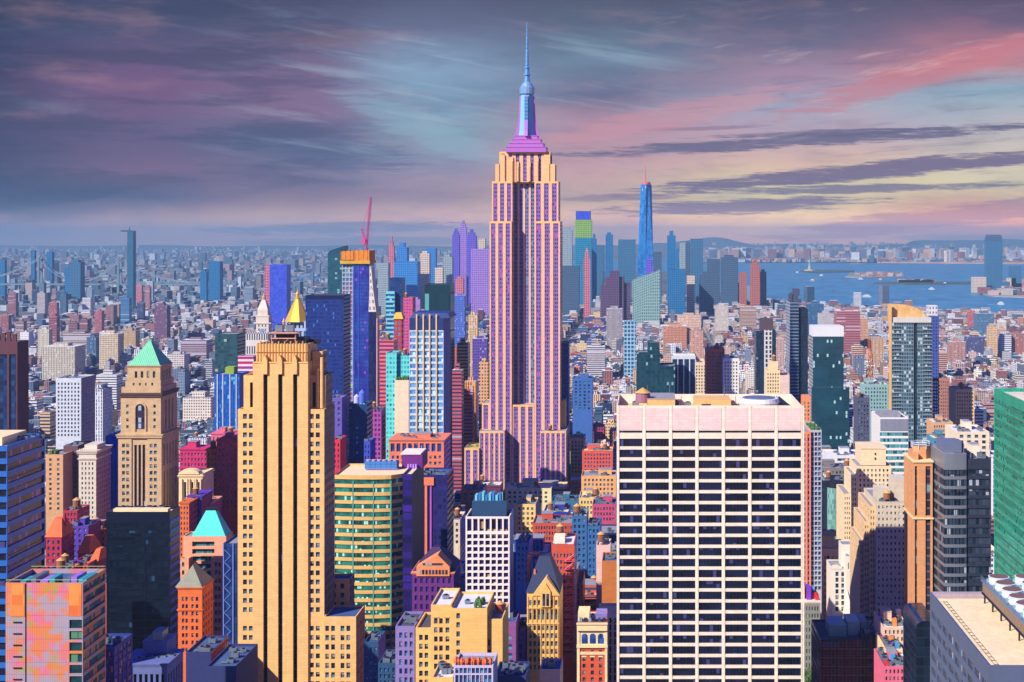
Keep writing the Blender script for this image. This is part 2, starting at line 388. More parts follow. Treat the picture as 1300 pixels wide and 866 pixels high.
def rows_(D, py0, pitch, h, pyend):
    """rows of openings: first top edge at py0, pitch and height in photo pixels"""
    r = []; y = py0
    while y < pyend: r.append((Z(y+h, D), Z(y, D))); y += pitch
    return [q for q in r if q[0] > 1]
def spec(us, vs, mat, r=.4, name='window'): return dict(us=us, vs=vs, mat=mat, r=r, name=name, zb=min([q[0] for q in vs] or [0])-.5)
def depth(D, x1, xs): return D*((x1-VX)/(xs-VX)-1)
HAZE = 5.2e-5
# ------------------------------------------------------------------ roof-top equipment, as parts of the building that carries it
def water_tank(b, x, y, z, r=2.2, h=3.6, leg=2.2, wood=None, cap=None):
    m = MB()
    for a, c in ((-1,-1),(1,-1),(1,1),(-1,1)): m.bar((x+a*r*.6,y+c*r*.6,z), (x+a*r*.6,y+c*r*.6,z+leg), .25)
    m.box(x-r*.8,x+r*.8,y-r*.8,y+r*.8,z+leg-.25,z+leg); m.cyl(x,y,z+leg,z+leg+h,r,r*.95,14)
    t = b.add(m, 'water_tank', wood or wood_tank)
    m = MB(); m.cyl(x,y,z+leg+h,z+leg+h+r*.7,r*1.08,.05,14); b.add(m, 'tank_cap', cap or tank_cone, t)
def ac_unit(b, x, y, z, w_=3, d=2.2, h=1.8):
    m = MB(); m.box(x-w_/2,x+w_/2,y-d/2,y+d/2,z+.3,z+h); m.box(x-w_/2+.3,x-w_/2+.6,y-d/2,y+d/2,z,z+.3); m.box(x+w_/2-.6,x+w_/2-.3,y-d/2,y+d/2,z,z+.3)
    a = b.add(m, 'air_conditioner', metal_grey)
    m = MB(); m.cyl(x,y,z+h,z+h+.35,min(w_,d)*.36,None,10); b.add(m, 'fan', metal_dark, a)
def bulkhead(b, x0, x1, y0, y1, z, h, wall, name='bulkhead'):
    m = MB(); m.box(x0,x1,y0,y1,z,z+h,0,1); m.box(x0-.2,x1+.2,y0-.2,y1+.2,z+h,z+h+.25,0,1); return b.add(m, name, [wall, roof_grey])
def clutter(b, x0, x1, y0, y1, z, seed, n=5, wall=None, tank=True):
    R = random.Random(seed); w_, d = x1-x0, y1-y0
    if wall and w_ > 8: 
        bw, bd = w_*R.uniform(.25,.45), d*R.uniform(.3,.5); bx = x0+R.uniform(.1,.5)*w_; by = y0+R.uniform(.3,.48)*d
        bulkhead(b, bx, bx+bw, by, by+bd, z, R.uniform(3,5.5), wall)
    if tank: water_tank(b, x0+w_*R.uniform(.15,.85), y0+d*R.uniform(.15,.3), z, R.uniform(1.7,2.4), R.uniform(3,4))
    for i in range(n): ac_unit(b, x0+w_*R.uniform(.1,.9), y0+d*R.uniform(.08,.9), z, R.uniform(1.8,3.5), R.uniform(1.5,3), R.uniform(1.2,2.4))
    m = MB()
    for i in range(max(2, n//2)):
        a, c = x0+w_*R.uniform(.1,.6), y0+d*R.uniform(.1,.9); l = R.uniform(.1,.35)
        m.box(a,a+w_*l,c,c+.7,z+.3,z+.9)
    b.add(m, 'duct', metal_grey)
def cornice(b, x0, x1, y0, y1, z, h, out_, mat, name='cornice'):
    m = MB()
    for k, (a, e) in enumerate(((0, out_*.5), (.45, out_*.8), (.75, out_))):
        m.box(x0-e,x1+e,y0-e,y1+e,z+h*a,z+h*(a+.25 if k == 2 else (.45,.3)[k]+a),bottom=True, top=True)
    return b.add(m, name, mat)
def railing(b, x0, x1, y, z, mat, n=12, name='railing'):
    m = MB(); m.bar((x0,y,z+1.1),(x1,y,z+1.1),.12); m.bar((x0,y,z+.6),(x1,y,z+.6),.08)
    for i in range(n+1): xx = x0+(x1-x0)*i/n; m.bar((xx,y,z),(xx,y,z+1.1),.1)
    return b.add(m, name, mat)

# ================================================================== THE LARGE BUILDINGS
gold = M('golden_limestone', A(250,198,124), .85, 0, .16, .25)
gold_d = M('dark_gold_limestone', A(226,160,86), .85, 0, .12, .25)
# ---- golden slab tower in the foreground
D = 600
b = B('stone_skyscraper', 'golden limestone tower with three black window slots down its front, nearest tower left of centre', 'skyscraper', (300,425), D, short='the golden slotted tower', foot=(X(300,D),X(452,565),560,640))
x = lambda p, d=D: X(p, d)
dp = 21
slot = P('slot_window_glass', (.01,.01,.02), (.002,.003,.012,1), (.006,.008,.03,1), 2, 3.9, .95, .8, (.05,.06,.2,1), .95, .25)
for i in range(1): pass
b.block(x(321), x(391), D, D+dp, 0, Z(460,D), gold, front=spec(pxcols(D,321,[(334.2,339.6),(353,358.6),(372,377.4)]), [(Z(880,D), Z(474,D))], slot, 1.2, 'window_strip'), roof=roof_grey)
wx = [(307.6,312.6),(315.2,319.9)]; rx = [(392.6,397.6),(400.2,405.2)]
vs = rows_(D, 526, 11.7, 6.4, 780)+rows_(D, 795.5, 11.7, 6.4, 880)
b.block(x(301), x(321)-.02, D+1, D+dp, 0, Z(520,D), gold, front=spec(pxcols(D,301,wx), vs, glass_dark))
side_bl = P('shaded_side_windows', A(150,120,110), DK, DK2, 3.2, 3.9, .45, .55)  # limestone darkened in colour for the shaded faces
rs = lambda n, m=.35: spec(cols_(n, .45), vs[:24], glass_dark)
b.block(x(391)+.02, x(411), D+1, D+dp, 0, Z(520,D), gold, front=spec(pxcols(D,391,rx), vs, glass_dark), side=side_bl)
b.block(x(305), x(321)-.02, D+5, D+dp-3, Z(520,D)-.9, Z(478,D), gold, front=spec(pxcols(D,305,[(313,317.6)]), [(Z(519,D),Z(487,D))], slot, .8, 'window_strip'))
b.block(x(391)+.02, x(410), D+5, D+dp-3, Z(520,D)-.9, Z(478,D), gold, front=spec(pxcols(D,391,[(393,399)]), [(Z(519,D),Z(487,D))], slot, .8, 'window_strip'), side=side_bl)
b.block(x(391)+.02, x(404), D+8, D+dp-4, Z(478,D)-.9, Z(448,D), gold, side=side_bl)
m = MB()
for a in (400, 405.5): m.cyl(x(a), D+4.6, Z(520,D), Z(455,D) if a > 401 else Z(470, D), .8, .7, 8)
b.add(m, 'pilaster', gold)
zc = Z(460,D); b.block(x(324), x(389), D+1.5, D+dp-2, zc-.9, Z(437,D), gold)
m = MB(); n = 17
for i in range(n):
    a = x(324)+(x(389)-x(324))*(i+.5)/n; m.cyl(a, D+1.6, zc, Z(436,D)+(.8 if i % 2 else 0), .42, .38, 8)
m.box(x(323.6), x(389.4), D+1.0, D+1.45, Z(447.5,D), Z(446.8,D), bottom=True)
b.add(m, 'crown_fluting', gold_d)
for a in (337, 355.8, 374.7):    # pointed finials above the slots
    m = MB(); c = x(a); m.loft([[(c-h,D-.9,z),(c+h,D-.9,z),(c+h,D+1.4,z),(c-h,D+1.4,z)] for h, z in ((.95,Z(475,D)),(1.0,Z(462,D)),(.9,Z(457,D)),(.12,Z(451,D)))])
    b.add(m, 'finial', gold)
for a, c in ((321,333.5),(340.2,352.4),(359.2,371.4),(378,391)):
    m = MB(); m.box(x(a)+.05,x(c)-.05,D-.25,D+.4,Z(461,D),Z(459.4,D),bottom=True); b.add(m, 'coping', gold)
zr = Z(437,D)-.9
m = MB()
for a in (341,371.5):
    for yy in (D+5, D+13): m.bar((x(a),yy,zr),(x(a),yy,Z(424.5,D)),.35)
for z in (Z(424.5,D), Z(431,D)):
    m.bar((x(340),D+5,z),(x(372.5),D+5,z),.4); m.bar((x(340),D+13,z),(x(372.5),D+13,z),.4)
m.bar((x(356),D+5,zr),(x(362),D+5,Z(431,D)),.2); m.box(x(338.5),x(373.5),D+4,D+14,Z(424.3,D),Z(423.4,D),bottom=True)
b.add(m, 'roof_frame', M('pink_painted_steel', A(240,170,140), .6))
m = MB(); m.box(x(345),x(371),D+7,D+12,zr,Z(426,D)); m.box(x(371),x(384),D+7,D+15,zr,Z(430,D)); m.box(x(331),x(397),D+14,D+15,zr,Z(435.4,D)+.6); b.add(m, 'plant_room', metal_dark)
for a in (348, 362): ac_unit(b, x(a), D+9, Z(423.4,D), 3.2, 3, 3.2)
# lower annexes on the right
D2 = 622
v2 = rows_(D2, 741, 11.7, 6.4, 782)
b.block(X(417,D2), X(444,D2), D2, D2+10, 0, Z(735,D2), gold, front=spec(pxcols(D2,417,[(421.5,426.5),(432,437)]), v2, glass_dark), side=side_bl, roof=roof_blue)
D2 = 598
v2 = rows_(D2, 794.5, 11.8, 7, 880)
b.block(X(411,D2), X(452,D2), D2, D2+19, 0, Z(783,D2), gold, front=spec(pxcols(D2,411,[(413,417.6),(420.4,425.2),(432.4,437.2),(439.8,444.6)]), v2, glass_dark), right=spec(cols_(5,.4), v2, glass_dark), roof=roof_blue)
b.done()

# ---- the great setback skyscraper with the mast
D = 1300
lime = M('pink_gold_limestone', A(255,198,136), .8, 0, .08, .2)
bay = P('violet_window_bay', A(140,104,186), (.012,.012,.07,1), (.10,.05,.34,1), 1.9, 3.75, .62, .50, (.62,.06,.30,1), .90, .25, bright=1)
bay_b = P('blue_window_bay', A(120,120,186), (.01,.016,.08,1), (.05,.08,.34,1), 1.9, 3.75, .62, .50, (.08,.3,.45,1), .90, .25)
b = B('art_deco_skyscraper', 'very tall setback limestone skyscraper with spire and antenna, tallest building in the city', 'skyscraper', (610,721), D, vb=615, short='the tall spired skyscraper', foot=(X(590,D),X(724,D),D-25,D+50))
x = lambda p, d=D: X(p, d)
def bays(x0p, x1p, n, pier=.30):
    W = (x1p-x0p)*D/F; p = W/n; return [(p*(i+pier/2), p*(i+1-pier/2)) for i in range(n)]
zb = 0
def ebl(p0, p1, yo, y1, zt, zb_, n, mat=bay, pier=.40, zl=None, **k):
    sp_ = [spec(bays(p0,p1,n,pier), [(max(1,zb_+.6 if zl is None else zl), zt-2.0)], mat, .45, 'window_bay')] if n else None
    return b.block(x(p0), x(p1), D+yo, D+y1, zb_, zt, lime, front=sp_, par=.6, side=lime_side, **k)
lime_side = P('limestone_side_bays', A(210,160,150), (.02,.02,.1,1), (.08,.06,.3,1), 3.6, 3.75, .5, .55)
zS = Z(281,D); zU = Z(230,D); zB = Z(545,D)
ebl(621.5,649.5,0,37,zS,0,3); ebl(678.5,711,0,37,zS,0,3)                 # wings of the shaft
ebl(649.5,678.5,12,36,zU,0,4,bay_b,.34)                            # recessed centre
ebl(650,678,1,11.9,Z(514,D),0,3,bay)                                        # protruding centre bay
for i in range(3):
    m = MB(); c = x(650)+(x(678)-x(650))*(i+.5)/3; r = 2.35
    m.loft([[(c+r*math.cos(math.pi*k/10), D+yy, Z(520,D)+r*math.sin(math.pi*k/10)*1.0) for k in range(11)] for yy in (.98+.0, 1.6)], cap=False); 
    b.add(m, 'arch', lime)
ebl(624,650,4,33,zU,zS-.6,3); ebl(678,708.5,4,33,zU,zS-.6,3)
ebl(633,698,7,30,Z(192,D),zU-.6,7,bay,.5)
for p0, p1, t0 in ((628,634,208),(697,704,208),(633,640,196),(690,698,196)): b.block(x(p0),x(p1),D+5.5,D+28,zU-.6,Z(t0,D),lime,par=.4)
for p0, p1, t0 in ((645,650.5,199),(655,658,205),(670,673,205),(677.5,683,199)):
    m = MB(); m.box(x(p0),x(p1),D+5.6,D+7.5,zU,Z(t0,D)); m.box(x(p0)+.5,x(p1)-.5,D+5.2,D+7.5,zU,Z(t0+6,D)); b.add(m, 'buttress', lime)
ebl(610.5,642,-12,40,zB,0,5,bay,.36); ebl(687,719.5,-12,40,zB,0,5,bay,.36)
ebl(611.5,621.4,2,34,Z(512,D),zB-.6,1,bay,.4)
ebl(592,610.4,-14,20,Z(566,D),0,2,bay,.4,roof=M('mustard_roof', A(210,190,40), .9))
b.block(x(711.1), x(717), D+10, D+36, zB-.6, Z(510,D), lime, par=.5)
violet = M('violet_aluminium', A(214,130,226), .35, .3, .1, .3); mblue = M('blue_aluminium', A(130,196,240), .5, .0, .1, .3)
cx, cy = x(667), D+18
m = MB()
for hw, z0, z1 in ((25.5,192,186),(22,186,181),(18.5,181,176),(14,176,171)):
    k = hw*D/F; m.box(cx-k,cx+k,cy-k*.75,cy+k*.75,Z(z0,D)-.6,Z(z1,D)); m.box(cx-k-.4,cx+k+.4,cy-k*.75-.4,cy+k*.75+.4,Z(z1,D)-.5,Z(z1,D)+.1,bottom=True)
b.add(m, 'stepped_crown', violet)
m = MB(); m.prof(cx, cy, [(Z(172,D),8.6),(Z(165,D),7.6),(Z(150,D),6.8),(Z(118,D),6.1)], 8, rot=math.pi/8)
mast = b.add(m, 'mast', mblue)
m = MB()
for a in (-1, 1):
    m.loft([[(cx+a*k0, cy-1.5, z), (cx+a*k1, cy-1.5, z), (cx+a*k1, cy+1.5, z), (cx+a*k0, cy+1.5, z)][::a] for k0, k1, z in ((6,12.5,Z(172,D)),(6,10.2,Z(164,D)),(6,8.2,Z(150,D)),(5.8,7.2,Z(120,D)))])
    m.loft([[(cx-1.5, cy+a*k0, z), (cx+1.5, cy+a*k0, z), (cx+1.5, cy+a*k1, z), (cx-1.5, cy+a*k1, z)][::a] for k0, k1, z in ((6,12,Z(172,D)),(6,9.8,Z(164,D)),(6,8,Z(150,D)),(5.8,7,Z(120,D)))])
b.add(m, 'fin', violet, mast)
m = MB(); m.box(cx-1.6,cx+1.6,cy-8.2,cy-6.0,Z(170,D),Z(122,D)); b.add(m, 'mast_window', P('mast_glass', A(110,160,220), (.02,.06,.16,1), (.05,.2,.3,1), 1, 3.4, .7, .7), mast)
m = MB(); m.prof(cx, cy, [(Z(118,D),6.4),(Z(117,D),7.2),(Z(109,D),7.2),(Z(107.5,D),6.2),(Z(104,D),4.8),(Z(101.5,D),3)], 16); m.smooth = False
b.add(m, 'dome', M('pale_blue_steel', A(150,196,236), .3, .4), mast)
m = MB(); m.prof(cx, cy, [(Z(102,D),2.6),(Z(93,D),2.3),(Z(92.8,D),3.3),(Z(91,D),3.3),(Z(90.8,D),2.1),(Z(84,D),2.0),(Z(83.8,D),2.7),(Z(82.6,D),2.7),(Z(82.4,D),1.5),(Z(62,D),1.35),(Z(61,D),1.0),(Z(44,D),.9),(Z(43,D),.55),(Z(24,D),.3)], 8)
for i in range(9): m.cyl(cx, cy, Z(80-i*5.5,D), Z(79.3-i*5.5,D), 1.9-i*.1, None, 8)
b.add(m, 'antenna', M('antenna_steel', A(90,160,225), .5, .0), mast)
for p0, s_ in ((600,3),(702,4)): clutter(b, x(p0)-6, x(p0)+6, D-8, D+4, (Z(566,D) if p0 == 600 else zB)-.8, s_, 3, None, p0 != 600)
b.done()

# ---- white gridded slab in the right foreground
D = 600
white = M('white_travertine', A(255,236,214), .8, 0, .06, .3)
pinkw = M('pale_pink_travertine_panel', A(252,216,208), .8, 0, .09, .6)
b = B('office_slab', 'broad white travertine office slab with seven columns of wide black windows', 'skyscraper', (783,1018), D, short='the broad white slab', foot=(X(776,D),X(1019,D),D-2,D+46))
x = lambda p: X(p, D)
slab_glass = P('slab_window_glass', (.02,.02,.03), (.002,.003,.010,1), (.010,.014,.05,1), 1.45, 3.0, .93, 1, (.05,.05,.16,1), .95, .12, patch=.06); pp = 33.55; us = pxcols(D, 783, [(785.2+i*pp-.3, 785.6+i*pp+30.0) for i in range(7)])
vs = rows_(D, 557.0, 13.87, 9.9, 880); vtop = [(Z(549.6,D), Z(546.8,D))]
b.block(x(783), x(1018), D, D+44, 0, Z(515,D), white, front=spec(us, vs+vtop, slab_glass, .4), roof=M('tan_roof_paving', A(248,206,140), .95, 0, .25, .12, False), par=4.2)
for i in range(7):
    m = MB(); c = x(785.6+i*pp-.3); m.box(c, x(785.6+i*pp+29.6), D-.12, D+.1, Z(545.8,D), Z(518,D)); b.add(m, 'fascia_panel', pinkw)
for i in range(8):
    c = x(783+i*pp-.2)+.2; m = MB(); m.box(c+.15, c+.95, D-.22, D+.05, 0, Z(515,D)-.05); b.add(m, 'pier', white)
zr = Z(515,D)-4.2
water_tank(b, x(816), D+20, zr+1, 3.4, 4.2, 2.4, M('violet_tank_wood', A(160,110,130), .9))
bulkhead(b, x(822), x(858), D+16, D+40, zr, 5.0, M('tan_stucco', A(240,190,120), .9, 0, .2))
m = MB(); m.box(x(884),x(932),D+22,D+41,zr,zr+4); m.box(x(935),x(948),D+8,D+12,zr,zr+2); b.add(m, 'bulkhead', M('tan_stucco', A(240,190,120), .9))
m = MB(); m.box(x(936),x(950),D+14,D+36,zr,zr+.6); m.box(x(893),x(905),D+12,D+20,zr,zr+2.5); m.box(x(856),x(862),D+4,D+16,zr,zr+2); b.add(m, 'hatch', metal_dark)
m = MB(); m.cyl(x(968), D+20, zr, zr+3.6, 8, 9.5, 28); m.cyl(x(968), D+20, zr+3.6, zr+5.2, 9.2, 8.8, 28); dish = b.add(m, 'cooling_tower', M('white_steel', A(240,240,245), .5))
m = MB(); m.cyl(x(968), D+20, zr+5.2, zr+5.6, 7.2, None, 24); b.add(m, 'fan', metal_grey, dish)
for i in range(5):
    m = MB(); m.bar((x(988+i*3.2),D+42,zr+3),(x(997+i*3.6),D+3,zr+1.5),.7); b.add(m, 'roof_rail', metal_dark)
for i, (p, yy) in enumerate(((798,14),(806,33),(866,10),(876,31),(912,8),(918,36),(944,20),(985,33),(1000,14),(833,8),(860,37))): ac_unit(b, x(p), D+yy, zr, 3, 2.4, 2)
m = MB()
for a in (822, 852, 926): m.bar((x(a),D+38,zr),(x(a),D+38,zr+9),.18)
b.add(m, 'aerial', metal_grey)
b.done()

# ---- blue banded office block at the left edge
D = 450
bwall = M('blue_metal_spandrel', A(44,116,206), .45, .2, .15, .3)
gl = P('violet_blue_ribbon_glass', A(10,20,70), (.006,.006,.03,1), (.05,.02,.22,1), 1.6, 3.6, .93, .95, (.35,.08,.45,1), .88, .15, patch=.09)
b = B('banded_office_block', 'blue office block with dark ribbon windows and a cream roof, cut by the left edge', 'office building', (-50,57), D, short='the blue banded block')
x1 = X(9,D); d = depth(D,9,57); vs = rows_(D, 573, 16.2, 9.3, 880)
b.block(X(-60,D), x1, D, D+d, 0, Z(566,D), bwall, front=spec(cols_(1,1,0,.004), vs, glass_black, .5, 'ribbon_window'), right=spec(cols_(1,1,.015,.015), vs, gl, .5, 'ribbon_window'), roof=roof_cream, par=1.2)
m = MB(); m.box(X(-60,D),X(-12,D),D+8,D+26,Z(566,D)-1.2,Z(560,D)); b.add(m, 'bulkhead', roof_cream)
for i in range(5): ac_unit(b, X(-20+i*7,D), D+18+i*2, Z(566,D)-1.2, 2, 2, 1.2)
b.done()

# ---- iridescent panelled block, lower left
D = 420
m_, n_, bs = new('iridescent_metal_panel')
uv = n_.nodes.new('ShaderNodeUVMap').outputs[0]; tco = n_.nodes.new('ShaderNodeTexCoord').outputs['Object']
na = noise(n_, tco, .22, 4, .6); nb_ = noise(n_, tco, .16, 3, .6, 31)
c_ = mix(n_, sm(na, .44, .60), A(250,150,76), A(248,132,160)); c_ = mix(n_, sm(nb_, .44, .58), c_, A(190,176,192)); c_ = mix(n_, sm(noise(n_, tco, .2, 4, .7, 77), .56, .66), c_, A(170,190,70))
su = n_.nodes.new('ShaderNodeSeparateXYZ'); n_.links.new(uv, su.inputs[0])
ln = (E(n_, su.outputs[0])/.55).op('FRACT').op('LESS_THAN', .16); l2 = (E(n_, su.outputs[1])/3.6).op('FRACT').op('LESS_THAN', .03)
c_ = mix(n_, ln.op('MAXIMUM', l2)*.6, c_, A(120,80,90)); n_.links.new(c_, bs.inputs['Base Color']); bs.inputs['Roughness'].default_value = .45; bs.inputs['Metallic'].default_value = .15
irid = m_
orange_p = P('orange_panel', A(250,140,66), A(236,120,60), A(250,160,84), 3.4, 3.2, .97, .97)
b = B('panelled_block', 'block clad in pink, orange and green iridescent panels, lower left corner', 'office building', (7,126), D, short='the iridescent panelled block')
x0, x1 = X(7,D), X(105,D); d = 18; zt = Z(740,D)
tg = P('teal_corner_glass', A(10,50,60), (.004,.02,.03,1), (.01,.06,.07,1), 2.2, 3.6, .9, .9, (.08,.22,.12,1), .9, .15, patch=.2)
vsg = rows_(D, 787, 14.3, 11, 880)
b.block(x0, x1, D, D+d, 0, zt, irid, front=spec(pxcols(D,7,[(88,104.2)]), vsg, tg, .4, 'ribbon_window'), right=spec(cols_(1,1,.03,.03), rows_(D, 745, 14.3, 9.5, 880), P('teal_green_glass', A(10,60,60), (.01,.06,.07,1), (.05,.3,.28,1), 1.5, 3.6, .9, .9, (.7,.3,.08,1), .7, .15, patch=.15), .4, 'ribbon_window'), roof=roof_blue, par=1.4)
for q0, q1, q2 in ((13,31.5,783),(87.5,103.6,782)): m = MB(); m.box(X(q0,D),X(q1,D),D-.12,D-.01,Z(q2,D),Z(741,D)); b.add(m, 'orange_panel', orange_p)
m = MB(); m.box(X(32,D),X(33.4,D),D-.10,D-.01,0,Z(740.5,D)); b.add(m, 'shadow_gap', metal_dark)
for i in range(6): m = MB(); m.box(X(17,D),X(28,D),D-.2,D-.01,Z(791+i*14.5,D),Z(789.3+i*14.5,D)); b.add(m, 'vent_slot', metal_dark)
zr = zt-1.4
R = random.Random(4)
teal_m = M('teal_plant', A(60,180,190), .5, .2)
for i in range(7): 
    a = x0+3+i*3; m = MB(); m.box(a,a+R.uniform(1.4,2.6),D+R.uniform(3,6),D+R.uniform(8,14),zr,zr+R.uniform(.8,2.2)); b.add(m, 'roof_plant', (teal_m, metal_grey, M('violet_plant', A(170,120,220), .5))[i%3])
m = MB()
for yy in (D+.3, D+d-.3): m.bar((x0,yy,zt+.8),(x1,yy,zt+.8),.12)
m.bar((x1-.3,D,zt+.8),(x1-.3,D+d,zt+.8),.12); b.add(m, 'railing', M('yellow_green_rail', A(190,210,90), .6))
b.done()

# ---- black glass tower
D = 640
b = B('black_glass_tower', 'black glass office tower with pale bands on its right side, left foreground', 'office building', (135,228), D, short='the black glass tower')
x0, x1 = X(135,D), X(215.5,D); d = depth(D,215.5,228.5)
navy = M('navy_metal', A(10,22,52), .35, .3, .1)
blw = M('cornflower_spandrel', A(70,120,240), .5, .1)
vs = rows_(D, 664, 9.6, 7.6, 860)
b.block(x0, x1, D, D+d, 0, Z(650,D), navy, front=spec([(.6,17.6),(18.3,28.6)], vs, P('near_black_glass', (.004,.006,.014), (.003,.006,.013,1), (.008,.016,.03,1), 1.5, 3.2, .94, .94, (.02,.06,.12,1), .985, .2, spec=.12), .12, 'ribbon_window'), par=1.5, roof=roof_cream)
# pale bands on the side face
for i in range(18):
    y = 662+i*11.2; m = MB(); m.box(x1-.02, x1+.25, D+.4, D+d-.3, Z(y+4.4,D), Z(y,D), bottom=True); b.add(m, 'spandrel_band', blw)
m = MB(); m.box(x0+2,x1-2,D+3,D+7,Z(650,D)-1.5,Z(648,D)); b.add(m, 'bulkhead', roof_cream)
for i in range(4): ac_unit(b, x0+5+i*5.5, D+9+i, Z(650,D)-1.5, 3, 3, 2)
b.done()
# ---- grey-blue classical block at its foot
D = 480
stb = M('slate_blue_stone', A(104,116,176), .8, 0, .15)
b = B('classical_block', 'slate blue low flat-roofed block with pilasters below the black glass tower', 'building', (150,232), D, short='the slate blue low block')
x0, x1 = X(152,D), X(212,D); d = depth(D,212,232.5)
b.block(x0, x1, D, D+d, 0, Z(846,D), stb, front=spec(cols_(8,.55), [(Z(885,D),Z(856,D))], glass_black, .7, 'window_strip'), right=spec(cols_(6,.5), [(Z(885,D),Z(857,D))], glass_black, .7, 'window_strip'), roof=roof_blue)
cornice(b, x0, x1, D, D+d, Z(846,D), 1.0, .5, stb)
zr = Z(846,D); bulkhead(b, X(168,D), X(199,D), D+10, D+20, zr, 5.5, stb); bulkhead(b, X(180,D), X(192,D), D+11, D+17, zr+5.7, 3, metal_grey)
for i in range(5): ac_unit(b, X(170+i*9,D), D+5+i, zr, 2.4, 2, 1.5)
b.done()
# ---- violet glazed block
D = 450
b = B('mottled_glass_block', 'low glass block with mottled violet and pink panes beside the iridescent panelled block', 'building', (116,158), D, short='the mottled glass block')
pg = P('mottled_pane', A(40,40,120), (.05,.02,.25,1), (.25,.06,.35,1), 1.3, 2.6, .8, .85, (.6,.3,.15,1), .8, .2, patch=.3)
x0, x1 = X(110,D), X(145,D); b.block(x0, x1, D, D+16, 0, Z(822,D), M('indigo_frame', A(50,60,150), .6), front=spec(cols_(5,.8), rows_(D,828,9,7.5,880), pg, .2), right=spec(cols_(4,.8), rows_(D,828,9,7.5,880), pg, .2), roof=roof_blue)
clutter(b, x0+1, x1-1, D+1, D+15, Z(822,D)-.9, 3, 4, None, False); b.done()

# ---- beige tower with green pyramid roof
D = 850
beige = M('beige_limestone', A(214,180,134), .85, 0, .22, .2)
b = B('pyramid_roof_tower', 'beige stone tower with green copper pyramid roof and a tall arched window', 'skyscraper', (150,227), D, vb=645, short='the green pyramid tower')
x = lambda p: X(p, D); d = depth(D,205,227)
us = pxcols(D,150,[(155.5,158.8),(160.4,163.6),(190,193.2),(195,198.2)]); uc = pxcols(D,150,[(170.3,173.2),(175,178),(180,183.2)])
vr = rows_(D, 563.5, 8.65, 4.6, 660)
allr = []
wp = [a for a in us]
blue_in = P('side_blue_glass', A(60,60,150), DK, DK2, 3, 3.7, .5, .6)
tall = P('tall_bay_glass', A(60,40,60), DK, (.05,.03,.10,1), 2.2, 3.7, .8, .8, (.3,.4,.5,1), .95, .2)
s1 = spec(us+[], vr, glass_dark)
b.block(x(150), x(167), D, D+d, 0, Z(556,D), beige, front=spec(pxcols(D,150,[(155,158.6),(160.4,164)]), vr, glass_dark))
b.block(x(167)+.02, x(187)-.02, D+.6, D+d, 0, Z(556,D), beige, front=spec(pxcols(D,167,[(170,173.4),(175.2,178.6),(180.4,183.8)]), [(Z(700,D),Z(565,D))], tall, .8, 'window_bay'))
vside = rows_(D, 563.5, 8.65, 4.6, 600)
b.block(x(187), x(205), D, D+d, 0, Z(556,D), beige, front=spec(pxcols(D,187,[(190,193.6),(195.4,199)]), vr, glass_dark), right=spec(cols_(5,.5,.08,.08), [(Z(700,D),Z(600,D)),(Z(592,D),Z(566,D))], glass_blue, .8, 'window_bay'))
cornice(b, x(149.6), x(205.4), D-.3, D+d, Z(556,D), 2.2, .9, beige)
vm = rows_(D, 514, 8.7, 4, 548)
cu = pxcols(D,152,[(159,162),(193.5,196.5)])
b.block(x(152.5), x(203.5), D+1, D+d-1, Z(556,D)+.5, Z(504,D), beige, front=spec(cu, vm, glass_dark), right=spec(cols_(3,.42,.2,.2), [(Z(548,D),Z(510,D))], glass_blue, .9, 'window_bay'))
# arched window, with surround
cxx = x(177.5); r = 2.9; z0, z1 = Z(545,D), Z(519,D)
m = MB(); pts = [(cxx-r,D+.85,z0),(cxx+r,D+.85,z0)]+[(cxx+r*math.cos(math.pi*k/12), D+.85, z1+r*math.sin(math.pi*k/12)) for k in range(13)]
m.q(pts, [(p[0],p[2]) for p in pts]); b.add(m, 'arched_window', tall)
m = MB(); R2 = r+.9
for k in range(12):
    a, c = math.pi*k/12, math.pi*(k+1)/12
    for yy in (D+.3,): 
        P4 = [(cxx+q*math.cos(t_), yy, z1+q*math.sin(t_)) for q, t_ in ((r,a),(R2,a),(R2,c),(r,c))]
        m.q([P4[0],P4[3],P4[2],P4[1]][::-1]); m.q([P4[1],(P4[1][0],D+1,P4[1][2]),(P4[2][0],D+1,P4[2][2]),P4[2]]); m.q([P4[3],(P4[3][0],D+1,P4[3][2]),(P4[0][0],D+1,P4[0][2]),P4[0]])
for s_ in (-1, 1): m.box(min(cxx+s_*r,cxx+s_*R2),max(cxx+s_*r,cxx+s_*R2),D+.3,D+1,z0-1,z1)
b.add(m, 'arch_surround', beige)
cornice(b, x(151.8), x(204.2), D+.6, D+d-1, Z(504,D), 2.4, 1.0, M('dark_bronze_cornice', A(90,60,60), .7))
b.block(x(153), x(203), D+1.5, D+d-1.5, Z(504,D)+2.3, Z(492,D), beige, front=spec(cols_(6,.42,.05,.05), [(Z(501,D),Z(497,D))], glass_dark), right=spec(cols_(5,.42), [(Z(501,D),Z(497,D))], glass_dark), par=.5)
b.block(x(156), x(201), D+4, D+d-4, Z(492,D)-.5, Z(484,D), beige, front=spec(cols_(4,.3,.15,.15), [(Z(490.5,D),Z(487,D))], glass_dark), par=.5)
zt = Z(467,D); b.block(x(157.5), x(199.5), D+5.5, D+d-5.5, Z(484,D)-.5, zt, beige, front=spec(cols_(4,.42,.17,.1), [(Z(481,D),Z(472.5,D))], glass_dark), right=spec(cols_(4,.42,.1,.1), [(Z(481,D),Z(472.5,D))], glass_dark), par=0)
cornice(b, x(158), x(199.5), D+5.5, D+d-5.5, zt, 1.0, .7, beige)
m_, n_, bs = new('green_copper')
uv = n_.nodes.new('ShaderNodeUVMap').outputs[0]; su = n_.nodes.new('ShaderNodeSeparateXYZ'); n_.links.new(uv, su.inputs[0])
